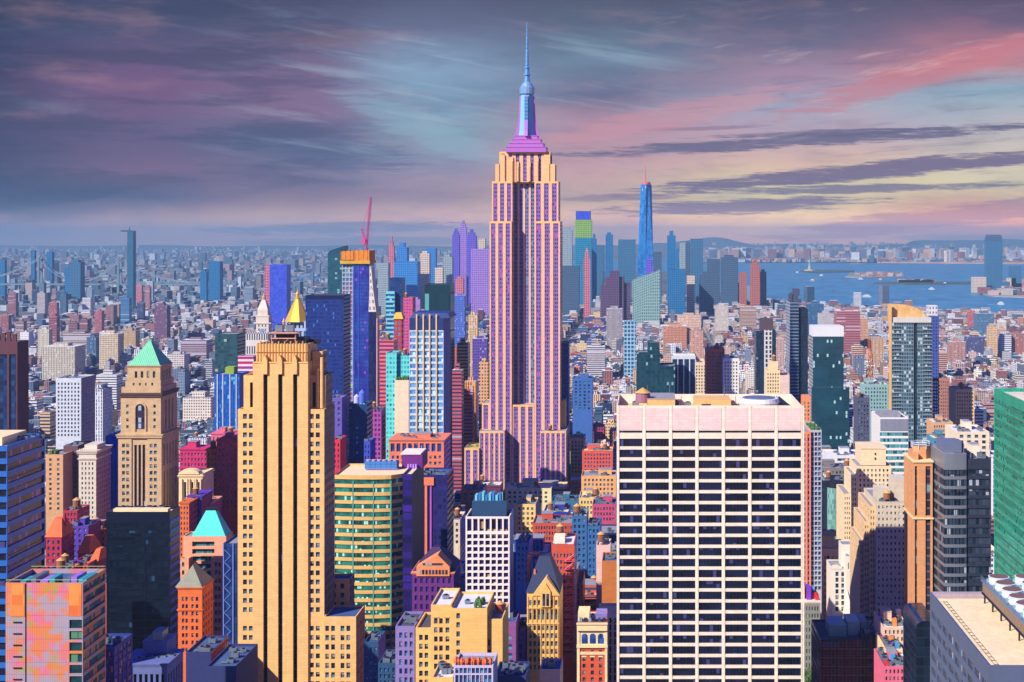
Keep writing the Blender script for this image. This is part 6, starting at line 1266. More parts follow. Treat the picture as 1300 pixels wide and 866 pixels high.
fl = [
 (711.5,726,292,5200,ltg,'pearl grey lattice tower just right of the spired skyscraper'),
 (751,757.5,303,5300,bl1,'narrow azure tower touching the broad green-topped tower'),
 (758,767,311,5400,bl2,'steel blue tower second right of the broad green-topped tower'),
 (769,778,298,5100,bl1,'tall narrow azure tower with rounded top left of the wide slab'),
 (785,807,304,5600,bl2,'wide blue slab left of the tapered glass tower'),
 (828,840,320,5000,bl3,'slate tower with curved top right of the tapered glass tower'),
 (847,858,299,5000,bl1,'dark azure tower, tallest right of the tapered glass tower'),
 (858,862,316,4900,bl1,'thin annex on the right of the dark azure tower'),
 (863,870,308,5500,ltg,'pale slim tower left of the flat-topped steel tower'),
 (870,877,309,5600,bl3,'slate slim tower touching the flat-topped steel tower'),
 (877,892.5,303,5200,bl2,'flat-topped steel blue tower near the river end of the skyline'),
 (898,914,329,4900,bl3,'slate apartment slab near the water'),
 (916,937,327,4800,bl3,'broad slate apartment slab beside the water'),
 (939,948,346,4700,brn2,'short terracotta block at the water'),
 (953,965,337,4600,brn2,'terracotta tower with slim top at the water edge'),
 (965,973,345,4650,bl3,'small slate block right of the terracotta tower'),
 (848,870,342,4200,bl1,'azure glass block with pale left edge below the dark azure tower'),
 (872,882,350,4300,crm2,'small cream block with dark roof, low right skyline'),
 (888,906,348,4300,bl3,'slate paired blocks with pale edges, low right skyline'),
 (713,735,338,4300,bl3,'mauve slate block low beside the spired skyscraper'),
 (480,493,334,4200,ltg,'pale grey slab left end of the centre skyline'),
 (493,500,312,4600,pnk,'rose tower with violet tip, left in the centre skyline'),
 (503,517,314,4500,sky_,'sky blue stepped tower in the centre skyline'),
 (500,530,332,4300,sky_,'sky blue low slab below the stepped tower'),
 (533,545,322,4400,crm2,'cream tower with slanted shoulder in the centre skyline'),
 (541,553,315,4700,sky_,'blue tower just behind the cream slanted-shoulder tower'),
 (552,562,340,4200,crm2,'cream stepped block in the centre skyline'),
 (562,574,326,4500,ltg,'pearl block with slim turret left of the violet towers'),
 (574,583,298,4700,vio,'violet tower with pointed top, first of the violet cluster'),
 (583,592,288,4900,lav,'tallest lavender tower in the violet cluster'),
 (592,604,299,4800,vio,'violet blue tower right of the tallest lavender one'),
 (598,621,316,4400,lav,'broad lavender slab touching the spired skyscraper'),
 (607,616,303,5000,crm2,'cream tower behind the broad lavender slab'),
 (578,588,354,4000,pnk,'rose low block below the violet cluster'),
 (336,342,337,3500,pnk,'rose edge tower attached left of the ultramarine slab'),
 (265,279,332,5200,bl1,'azure slab alone left of the ultramarine slab'),
 (254,262,345,5000,bl1,'small azure slab beside the lone azure slab'),
 (39,44,318,5600,bl1,'azure tower left of the bridge tower'),
 (59,66,320,5700,bl1,'azure tower right of the bridge tower'),
 (88,102,333,5200,bl2,'steel blue block between the two bridge towers'),
 (82,88,340,5200,bl1,'thin azure block between the two bridge towers'),
 (0,6,330,5500,bl1,'azure block cut by the left edge under the dark cloud'),
]
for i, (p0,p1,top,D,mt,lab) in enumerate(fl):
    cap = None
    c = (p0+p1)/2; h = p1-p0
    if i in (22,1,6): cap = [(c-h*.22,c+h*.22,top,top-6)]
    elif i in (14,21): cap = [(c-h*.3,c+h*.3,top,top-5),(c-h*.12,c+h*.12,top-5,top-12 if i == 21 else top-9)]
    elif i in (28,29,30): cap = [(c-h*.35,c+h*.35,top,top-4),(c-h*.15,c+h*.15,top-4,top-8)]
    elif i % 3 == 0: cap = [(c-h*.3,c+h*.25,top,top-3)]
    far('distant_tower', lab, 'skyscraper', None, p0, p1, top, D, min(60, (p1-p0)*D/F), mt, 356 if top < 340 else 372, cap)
b = far('distant_tower', 'broad tower with lime green upper floors and blue crown, right of the spired skyscraper', 'skyscraper', 'the broad green-topped tower', 730, 751, 302, 4800, 50, tea)
D = 4800
m = MB(); m.box(X(730,D),X(751,D),D,D+50,Z(302,D),Z(279,D)); b.add(m, 'upper_floors', farmat('lime', (150,200,90)))
m = MB(); m.box(X(731,D),X(749.5,D),D+2,D+48,Z(279,D),Z(268,D)); b.add(m, 'crown', farmat('cobalt', (60,90,240)))
b = B('tapered_glass_tower', 'tapered blue glass tower with chamfered sides and thin red-tipped spire, tallest of the distant skyline', 'skyscraper', (809,829), 4000, vb=350, short='the tapered glass tower')
D = 4000; c, cy_ = X(819.5,D), D+24; m = MB(); w0, w1 = 22.5, 16
ring0 = [(c+a*w0, cy_+e*w0, Z(330,D)) for a, e in ((-1,-1),(0,-1),(1,-1),(1,0),(1,1),(0,1),(-1,1),(-1,0))]
ring1 = [(c+2+a*w1, cy_+e*w1, Z(234,D)) for a, e in ((-.5,-.5),(0,-1),(.5,-.5),(1,0),(.5,.5),(0,1),(-.5,.5),(-1,0))]
m.box(c-w0,c+w0,cy_-w0,cy_+w0,0,Z(330,D)); m.loft([ring0, ring1]); b.add(m, 'wall', P('tower_blue_glass', A(20,120,210), (.01,.10,.30,1), (.03,.22,.5,1), 8, 8, .9, .85, (.3,.5,.3,1), .985, .12))
m = MB(); m.cyl(c+2, cy_, Z(234,D), Z(231,D), 12.5, 12.5, 16); m.cyl(c, cy_, Z(231,D), Z(210,D), 1.6, .8, 8); b.add(m, 'spire', M('rose_spire', A(220,110,120), .5))
b = B('slanted_podium_tower', 'violet-topped setback tower with pale slanted podium below the tapered glass tower', 'building', (803,832), 3800, vb=375, short='the pale slanted podium')
D = 3800; m = MB(); m.loft([[(X(803,D),D,0),(X(838,D),D,0),(X(838,D),D+50,0),(X(803,D),D+50,0)],[(X(803,D),D,Z(356,D)),(X(838,D),D,Z(342,D)),(X(838,D),D+50,Z(342,D)),(X(803,D),D+50,Z(356,D))]]); b.add(m, 'podium', farmat('palegreen', (150,190,186)))
m = MB(); m.box(X(819,D),X(830,D),D+5,D+30,Z(348,D),Z(338,D)); m.box(X(821,D),X(828,D),D+8,D+26,Z(338,D),Z(328,D)); b.add(m, 'tower_top', vio)
b = B('stepped_skyline_block', 'dark mauve stepped block with spiky roofline, low skyline left of the slanted podium', 'building', (760,800), 3900, vb=375, short='the mauve stepped block')
D = 3900; m = MB()
for p0,p1,t0 in ((762,772,362),(768,792,352),(774,786,344),(790,800,360)): m.box(X(p0,D),X(p1,D),D+(t0-340),D+60,0,Z(t0,D))
b.add(m, 'wall', farmat('mauve', (110,80,120)))
b = B('brick_spire_tower', 'slim pink brick tower with pointed top in front of the green-topped tower', 'tower', (740,749), 4100, vb=355, short='the slim pink tower')
D = 4100; m = MB(); m.box(X(741,D),X(749,D),D,D+20,0,Z(328,D)); m.box(X(742.5,D),X(747.5,D),D+3,D+17,Z(328,D),Z(320,D)); m.hip(X(743,D),X(747,D),D+4,D+16,Z(320,D),Z(314,D),4,5); b.add(m, 'wall', pnk)
b = far('office_slab', 'ultramarine slab tower alone above the low town, left of centre', 'skyscraper', 'the ultramarine slab', 342, 364, 336, 3500, 40, P('ultramarine_glass', A(60,80,214), A(50,70,200), A(80,100,226), 6, 7, .8, .8), vb=372)
b = B('slender_tower', 'slender dark steel tower with a small crane arm on top, alone left', 'skyscraper', (158,169), 4500, vb=365, short='the slender steel tower')
D = 4500; m = MB(); m.box(X(161.5,D),X(169,D),D,D+26,0,Z(293,D)); b.add(m, 'wall', P('far_steel_dark', A(50,110,150), (.02,.09,.15,1), (.03,.13,.2,1), 5, 5, .8, .8)); m = MB(); m.box(X(152,D),X(167,D),D+8,D+11,Z(294,D),Z(292.6,D),bottom=True); m.bar((X(163,D),D+9,Z(293,D)),(X(163,D),D+9,Z(289,D)),2); b.add(m, 'crane_arm', metal_dark)
b = far('waterfront_tower', 'tall blue waterfront tower with rounded top across the river, far right', 'skyscraper', 'the tall riverside tower', 1253.5, 1273, 306, 6500, 60, bl2, vb=372)
D = 6500; m = MB(); m.loft([[(X(1253.5,D)+a,D+a*.4,z),(X(1273,D)-a,D+a*.4,z),(X(1273,D)-a,D+60-a*.4,z),(X(1253.5,D)+a,D+60-a*.4,z)] for a, z in ((0,Z(306,D)),(3,Z(301,D)),(8,Z(298,D)))]); b.add(m, 'crown', bl3)
for p0,p1,top,lab in ((1284,1297,338,'rounded blue block right of the tall riverside tower'),(1281,1290,353,'small white block at the far riverbank, right edge'),(1262,1282,358,'low wide blue block at the foot of the tall riverside tower'),(1290,1312,360,'low pink block at the far riverbank, cut by the right edge'),(1236,1252,352,'low grey terminal building left of the tall riverside tower')): far('riverside_building', lab, 'building', None, p0, p1, top, 6300, 50, bl2 if 'blue' in lab else (pnk if 'pink' in lab else crm2), 366)
# suspension bridge
D = 5400
b = B('suspension_bridge', 'long suspension bridge with two steel towers and pale cables beyond the town, left', 'bridge', (0,300), D, vb=358, short='the suspension bridge', foot=(X(0,D),X(10,D),D,D+20))
br1 = M('bridge_steel', A(110,140,156), .6); zd = Z(360,D)
T = [49, 150]
for t_ in T:
    m = MB()
    for yy in (D, D+28): m.box(X(t_,D)-4,X(t_,D)+4,yy-3,yy+3,0,Z(327,D))
    for z in (Z(329,D), Z(342,D), zd): m.box(X(t_,D)-3,X(t_,D)+3,D,D+28,z-5,z,bottom=True)
    b.add(m, 'bridge_tower', br1)
m = MB(); m.box(X(-60,D),X(300,D),D-2,D+30,zd-6,zd,bottom=True); b.add(m, 'deck', br1)
def cable(m, a, c, za, zc_, sag, yy, n=16):
    pr = None
    for i in range(n+1):
        t_ = i/n; p = (a+(c-a)*t_, yy, za+(zc_-za)*t_-sag*4*t_*(1-t_))
        if pr: m.bar(pr, p, 2.0)
        if i % 2 == 0 and p[2] > zd+2: m.bar((p[0],yy,zd),p,.8)
        pr = p
for yy in (D-1, D+29):
    m = MB(); zt = Z(328,D); cable(m, X(49,D), X(150,D), zt, zt, zt-zd-6, yy); cable(m, X(-50,D), X(49,D), zd+4, zt, 22, yy); cable(m, X(150,D), X(240,D), zt, zd+4, 22, yy); b.add(m, 'main_cable', M('pale_cable', A(150,168,176), .6))
# second, farther bridge deck
D = 6800
b = B('arched_bridge', 'low far bridge with pale cables across the river, left of centre', 'bridge', (190,300), D, vb=356, foot=(X(190,D),X(191,D),D,D+20))
m = MB(); m.box(X(170,D),X(300,D),D,D+24,30,36,bottom=True); b.add(m, 'deck', br1); m = MB()
for p in (195,262): m.box(X(p,D)-6,X(p,D)+6,D,D+24,0,88)
b.add(m, 'bridge_tower', br1); m = MB(); cable(m, X(195,D), X(262,D), 86, 86, 46, D+12); cable(m, X(160,D), X(195,D), 38, 86, 8, D+12); cable(m, X(262,D), X(300,D), 86, 38, 8, D+12); b.add(m, 'main_cable', M('pale_cable', A(150,168,176), .6))

# ------------------------------------------------------------------ ground, water, islands, hills
def sheet(name, pts, z, mt, kind='structure'):
    m = MB(); m.q([(x_, y_, z) for x_, y_ in pts], [(x_, y_) for x_, y_ in pts]); o = m.build(name, mt); o['kind'] = kind; return o
gm, gn, gb2 = new('city_ground')
tcg = gn.nodes.new('ShaderNodeTexCoord').outputs['Object']
g1 = noise(gn, tcg, .02, 5, .7); g2 = noise(gn, tcg, .0012, 5, .6, 3)
cg_ = mix(gn, sm(g1, .35, .65), (.05,.05,.06,1), (.16,.14,.13,1)); cg_ = mix(gn, sm(g2, .52, .6)*.75, cg_, (.03,.06,.025,1))
gn.links.new(cg_, gb2.inputs['Base Color']); gb2.inputs['Roughness'].default_value = .95
sheet('ground', [(-30000,-400),(30000,-400),(30000,34000),(-30000,34000)], 0, gm)
wm_, wn_, wb_ = new('river_water')
tcw = wn_.nodes.new('ShaderNodeTexCoord').outputs['Object']
s_ = wn_.nodes.new('ShaderNodeVectorMath'); s_.operation = 'MULTIPLY'; wn_.links.new(tcw, s_.inputs[0]); s_.inputs[1].default_value = (1, .35, 1)
wv = noise(wn_, s_.outputs[0], .012, 6, .7)
wn_.links.new(mix(wn_, sm(wv, .3, .7), (.018,.14,.23,1), (.07,.27,.38,1)), wb_.inputs['Base Color']); wb_.inputs['Roughness'].default_value = .38
bp = wn_.nodes.new('ShaderNodeBump'); bp.inputs['Strength'].default_value = .6; bp.inputs['Distance'].default_value = 6; wn_.links.new(noise(wn_, s_.outputs[0], .05, 5, .7).v, bp.inputs['Height']); wn_.links.new(bp.outputs[0], wb_.inputs['Normal'])
def gp(px, py): D_ = CZ*F/(py-VY); return (X(px,D_), D_)
sheet('harbour_water', [gp(860,362),gp(930,377),gp(975,384),gp(1060,391),gp(1130,395),gp(1215,399),gp(1300,404),(1700,3600),(1900,1500),(3200,1500),gp(1420,385),gp(1330,368),gp(1290,369),gp(1240,364),gp(1260,357),gp(1320,350),gp(1500,345),gp(1500,331),gp(1120,329),gp(900,327),gp(700,331),gp(700,345),gp(860,345)], .4, wm_)
sheet('river_water', [gp(60,370),gp(200,366),gp(300,363),gp(420,361),gp(470,364),gp(560,360),gp(700,350),gp(700,342),gp(480,348),gp(400,351),gp(300,356),gp(200,359),gp(60,364)], .4, wm_)
shore = M('far_shore_ground', A(196,150,120), .9, 0, .5, .004, False); isl = M('island_green', (.05,.075,.04), .9, 0, .5, .02, False); pav = M('pale_quay', A(170,160,150), .9, 0, .3, .02, False)
def island(name, pts, h, mt):
    m = MB(); r0 = [(x_,y_,0) for x_,y_ in pts]; r1 = [(x_,y_,h) for x_,y_ in pts]; m.loft([r0, r1]); o = m.build(name, mt); o['kind'] = 'structure'; return o
island('island', [gp(1016,345.5),gp(1026,347),gp(1050,346.5),gp(1084,345.5),gp(1085,343.8),gp(1040,343.2),gp(1016,344)], 5, isl)
island('island', [gp(1072,352.2),gp(1092,353.2),gp(1148,352),gp(1147,349.4),gp(1110,348.4),gp(1080,349.6)], 5, pav)
island('island', [gp(1108,361),gp(1150,362),gp(1236,361),gp(1262,360),gp(1262,358.6),gp(1160,358.6),gp(1112,359.6)], 5, isl)
island('land', [gp(1236,372),gp(1262,377),gp(1500,385),gp(1500,350),gp(1320,352),gp(1262,358.4),gp(1236,364)], 4, pav)
island('far_shore', [gp(860,329.5),gp(960,331.5),gp(1040,333),gp(1120,334),gp(1240,335),gp(1500,337),gp(1500,320),gp(860,320)], 12, shore)
# ridge of hills on the horizon
m = MB(); R = random.Random(11)
def ridge(m, D, p0, p1, hf, dd, n=90):
    f_ = []; b_ = []; t_ = []
    for i in range(n+1):
        p = p0+(p1-p0)*i/n; f_.append((X(p,D),D,0)); t_.append((X(p,D),D+dd*.5,max(2,hf(p)))); b_.append((X(p,D),D+dd,0))
    for i in range(n): m.q([f_[i],f_[i+1],t_[i+1],t_[i]]); m.q([t_[i],t_[i+1],b_[i+1],b_[i]])
def h1(p): return 75+145*math.exp(-((p-905)/52)**2)+55*mnoise.noise(Vector((p*.02,1,0)))+30*mnoise.noise(Vector((p*.07,5,0)))
ridge(m, 27000, 780, 1450, h1, 6000); ridge(m, 29500, 1180, 1500, lambda p: 170+80*mnoise.noise(Vector((p*.015,8,0))), 3500)
ridge(m, 29000, -100, 860, lambda p: 50+40*mnoise.noise(Vector((p*.01,2,0))), 3500)
o = m.build('hills', M('wooded_hill', (.035,.06,.05), .95, 0, .3, .003, False)); o['kind'] = 'structure'
# statue on its island
D = 9900
b = B('statue', 'tiny green statue with raised arm on a star fort pedestal in the harbour', 'statue', (1022,1034), D, vb=347, short='the harbour statue')
D = gp(0,344.6)[1]; c = X(1028,D); b.o.location = b.org = (c, D, 0)
m = MB(); m.prof(c, D, [(4,46),(12,44),(12,24),(17,22),(17,14),(50,10),(50,12),(53,12)], 8, rot=.3); b.add(m, 'pedestal', M('pale_granite', A(190,180,160), .8))
m = MB(); m.prof(c, D, [(53,9),(66,7.5),(80,7),(90,5.5),(96,3),(99,2.4),(101,3.4),(107,3.4),(110,1)], 10); m.bar((c-4,D,90),(c-8,D,112),3.4); m.box(c-10.5,c-6,D-2,D+2,112,120); m.bar((c+4,D,90),(c+8,D-4,80),3.2)
for k in range(7): a = math.pi*(k+.5)/7; m.bar((c+3*math.cos(a),D,106),(c+8*math.cos(a),D,106+8*math.sin(a)),.9)
b.add(m, 'figure', M('verdigris', A(110,170,160), .7))
# boats
bw = M('white_hull', A(245,245,240), .6); bo = M('orange_hull', A(240,130,50), .6); foam = M('wake_foam', (.6,.66,.7), .9)
for i,(px,py,L_,k,lab) in enumerate(((1101,377.5,46,0,'large white excursion boat, nearest boat left of the tan-crowned tower'),(1032,357,34,1,'orange and white ferry left in the harbour below the statue'),(1043,350.5,28,0,'small white boat between the statue and the middle island'),(1093,355,34,0,'white ferry passing just below the middle island'),(1118,356,26,1,'small orange boat right of the white ferry'),(1183,368,34,0,'white motorboat with wake left of the tall riverside tower'),(1271,387,30,0,'white boat near the right edge of the picture'),(1012,346.5,24,0,'tiny white boat left of the statue'),(1240,371,20,0,'small white boat moored at the far quay'),(1200,361,22,1,'tiny orange boat off the far island tip'))):
    x_, y_ = gp(px, py); b = B('boat', lab, 'boat', None, None, loc=(x_, y_, .4)); b.o['group'] = 'boats in the harbour'; h = L_/2
    m = MB(); m.loft([[(x_-h*.9,y_-h*.18,.4),(x_+h*.7,y_-h*.2,.4),(x_+h*.9,y_,.4),(x_+h*.7,y_+h*.2,.4),(x_-h*.9,y_+h*.18,.4)],[(x_-h,y_-h*.26,4.4),(x_+h*.75,y_-h*.26,4.4),(x_+h,y_,5.4),(x_+h*.75,y_+h*.26,4.4),(x_-h,y_+h*.26,4.4)]]); b.add(m, 'hull', bo if k else bw)
    m = MB(); m.box(x_-h*.8,x_+h*.5,y_-h*.2,y_+h*.2,4.4,8.4); m.box(x_-h*.5,x_+h*.3,y_-h*.16,y_+h*.16,8.4,11.2); b.add(m, 'cabin', bw); m = MB(); m.box(x_-h*.78,x_+h*.505,y_-h*.205,y_+h*.205,6,7.2); b.add(m, 'window_band', glass_dark)
    m = MB(); m.q([(x_-h,y_-2,.5),(x_-h,y_+2,.5),(x_-h*3.2,y_+h*.6,.5),(x_-h*3.0,y_-h*.6,.5)]); o = m.build('wake', foam); tag(o, None, None, None, 'stuff')
# ------------------------------------------------------------------ streets and the fill-in city
AVE = [-1870,-1590,-1310,-1030,-750,-470,-190,146,420,700,980,1260,1540,1820]
AW = 13; ST = 78; SW = 8
m = MB()
for a0, a1 in zip(AVE[:-1], AVE[1:]):
    for k in range(10, 62):
        y0 = k*ST+SW; y1 = (k+1)*ST-SW
        if abs((a0+a1)/2)/y1 > .75: continue
        cpx = VX+max(a0,0 if a1>0 else a1)*F/y1
        m.box(a0+AW, a1-AW, y0, y1, 0, .15)
o = m.build('pavement', M('concrete_pavement', (.22,.21,.20), .9, 0, .25, .05, False)); o['kind'] = 'structure'
m = MB()
for a in AVE:
    for k in range(78, 240):
        y = k*10
        for dx_ in (-7, -3.5, 0, 3.5, 7): m.q([(a+dx_-.1,y,.01),(a+dx_+.1,y,.01),(a+dx_+.1,y+5,.01),(a+dx_-.1,y+5,.01)])
o = m.build('lane_marking', M('road_paint', (.7,.7,.68), .8)); o['kind'] = 'structure'

from collections import defaultdict
RG = random.Random(77)
def limit_top(p0, p1, D, top):
    """keep a fill-in block from standing in front of the lower edge of what is seen beyond it"""
    for h in HERO:
        if h[2] > D and h[0] < p1-.5 and h[1] > p0+.5: top = max(top, h[3]+1)
    return top
def hits(x0, x1, y0, y1, g=2):
    if x0 < 112 and x1 > 20 and y1 > 690 and y0 < 849: return True
    for h in HERO:
        if h[4]-g < x1 and h[5]+g > x0 and h[6]-g < y1 and h[7]+g > y0: return True
    return False
on_water_p = [gp(860,362),gp(930,377),gp(975,384),gp(1060,391),gp(1130,395),gp(1215,399),gp(1300,404)]
def shore_y(px):
    prev = None
    if px < 700: return 1e9
    if px < 860: return 5600
    for a, c in ((860,362),(930,377),(975,384),(1060,391),(1130,395),(1215,399),(1300,404),(1500,420)):
        if prev and px <= a: t_ = (px-prev[0])/(a-prev[0]); return CZ*F/(prev[1]+(c-prev[1])*t_-VY)-60
        prev = (a, c)
    return 4000
PAL_L = [((120,54,80),3,'maroon'),((220,100,74),2,'orange red'),((244,170,110),3,'orange'),((180,60,110),1,'magenta'),((90,70,160),3,'violet'),((50,90,170),4,'blue'),((30,50,100),4,'navy'),((250,206,150),6,'cream'),((230,210,200),3,'white'),((60,120,160),2,'teal'),((240,180,180),2,'pink')]
PAL_R = [((226,190,150),4,'tan'),((244,232,212),5,'cream'),((236,238,244),7,'white'),((170,104,90),3,'brick red'),((214,150,120),2,'salmon'),((130,140,160),3,'grey'),((80,110,140),2,'slate blue'),((160,110,110),2,'brown'),((240,200,190),2,'pale pink')]
PAL_FAR = [((150,176,196),5,'pale blue'),((210,224,232),5,'white'),((90,120,150),5,'slate'),((170,140,144),3,'dusty rose'),((120,130,150),4,'grey'),((70,110,130),3,'teal'),((196,180,170),3,'tan')]  # bluish tones hold distance haze in the wall colour
PAL_FL = [((240,240,244),8,'white'),((170,120,120),3,'brown'),((120,140,160),3,'grey'),((210,180,160),3,'tan'),((90,120,150),3,'slate'),((200,140,130),2,'salmon')]
def pick(px, D, R=RG):
    pal = PAL_L if 200 < px < 770 and D < 4200 and not (px < 330 and D > 1100) else (PAL_R if px >= 770 else PAL_FL if D > 1200 else PAL_L+PAL_FL)
    s_ = sum(q[1] for q in pal); r = R.random()*s_
    for q in pal:
        r -= q[1]
        if r <= 0: return q
    return pal[0]
ROOF = [(250,248,246),(244,244,246),(235,230,225),(70,90,110),(200,196,196),(150,150,160),(110,116,130),(80,86,100),(240,216,180),(180,150,140)]
cands = []
def put(x0, x1, y0, y1, h):
    D = y0; 
    if D < 300: return
    p0, p1 = VX+x0*F/D, VX+x1*F/D
    if p1 < -25 or p0 > 1325: return
    if hits(x0, x1, y0, y1): return
    if y1 > shore_y((p0+p1)/2): return
    top = limit_top(min(p0, VX+x0*F/y1), max(p1, VX+x1*F/y1), D, Z(0,D)*0+VY+(CZ-h)*F/D)
    h = CZ-(top-VY)*D/F
    if h < 7: return
    if top > 876: return
    cands.append([x0,x1,y0,y1,h,p0,p1,top])
# regular blocks near, looser farther
for a0, a1 in zip(AVE[:-1], AVE[1:]):
    for k in range(6, 62):
        y0 = k*ST+SW+1.5; y1 = (k+1)*ST-SW-1.5; ym = (y0+y1)/2
        for (ya, yb) in ((y0, ym-.5), (ym+.5, y1)):
            x_ = a0+AW+3
            while x_ < a1-AW-12:
                wd = RG.uniform(13, 30) if ym < 1500 else (RG.uniform(8, 22) if ym < 3000 else RG.uniform(10, 28)); x2 = min(x_+wd, a1-AW-3)
                px = VX+x_*F/ym
                if ym < 1000: h = RG.uniform(38, 78) if px < 1000 else RG.uniform(22,60)
                elif ym < 1600: h = RG.choice((RG.uniform(22,46), RG.uniform(30,58), RG.uniform(16,34)))
                elif ym < 3000: h = RG.choice((RG.uniform(12,24), RG.uniform(12,26), RG.uniform(18,40), RG.uniform(10,20)))
                else: h = RG.choice((RG.uniform(10,20), RG.uniform(10,22), RG.uniform(12,26), RG.uniform(16,36)))
                if RG.random() < .035: h *= RG.uniform(1.5, 2.2)
                put(x_+.3, x2-.3, ya, yb-RG.uniform(0,8), h); x_ = x2+RG.uniform(0, 1.5)
near = list(cands)
vis = sorted(near, key=lambda c: -((c[6]-c[5])*min(60, (c[4])*F/c[2])*(1 if c[5] < 1320 and c[6] > -10 else .1)*(1 if c[2] < 2400 else .5)))
# things hidden behind nearer big buildings are not worth an object of their own
def hidden(c):
    for h in HERO:
        if h[2] < c[2] and h[0] < c[5]+1 and h[1] > c[6]-1:
            # whole box of the candidate behind the visible body of a nearer large building
            if HT.get(id(h), 0) < c[7]: return True
    return False
HT = {}
ROOTS = {o.name: o for o in bpy.data.objects if o.get('category')}
for h in HERO:
    best = 9999
    for o in ROOTS.values():
        if abs(o.location.y-h[2]) < 40 and abs((VX+o.location.x*F/o.location.y)-(h[0]+h[1])/2) < 30:
            zt = max([v[2] for ch in o.children if ch.type == 'MESH' for v in ch.bound_box] or [0])
            best = min(best, VY+(CZ-zt)*F/max(1,h[2])+8)
    HT[id(h)] = best
vis = [c for c in vis if not hidden(c)]
IND = vis[:270]; ids = set(id(c) for c in IND)
pal_mats = {}
def wmat(rgb, nm, near_=True):
    v_ = RG.randrange(3); k = nm+' %d' % v_; pq = ((2.9,3.5,.5,.52),(60,3.6,1,.46),(2.6,3.5,.42,.86))[v_]
    if k not in pal_mats: 
        pal_mats[k] = P('block_'+k.replace(' ', '_'), A(*rgb), (.01,.015,.04,1), (.05,.07,.14,1), *pq, (.3,.4,.5,1), .93, .25, var=.24)
    return pal_mats[k]
def storey(h): return 'low' if h < 25 else ('mid-height' if h < 42 else ('tall' if h < 70 else 'very tall'))
NAMED = [(h[0], h[1], h[2], h[8], h[3]) for h in HERO if h[8] and len(h[8]) < 44]
used = defaultdict(list)
def place_words(c):
    px = (c[5]+c[6])/2; opts = []
    for a, b_, D_, s_, vb in NAMED:
        if not s_: continue
        dy = 0 if D_ == 0 else abs(math.log(c[2]/D_))*220
        gap = max(a-px, px-b_, 0)
        side = 'left of' if px < a else ('right of' if px > b_ else ('behind' if c[2] > D_ else 'in front of'))
        rank = 'just' if gap < 18 else ''
        opts.append((gap+dy*.6, f"{'just ' if 0 < gap < 18 else ''}{side} {s_}"))
    opts.sort(); return [o[1] for o in opts[:14]]
roofs = [('flat pale roof', roof_white), ('flat grey roof', roof_grey), ('flat dark roof', roof_dark), ('cream roof', roof_cream)]
seen = set()
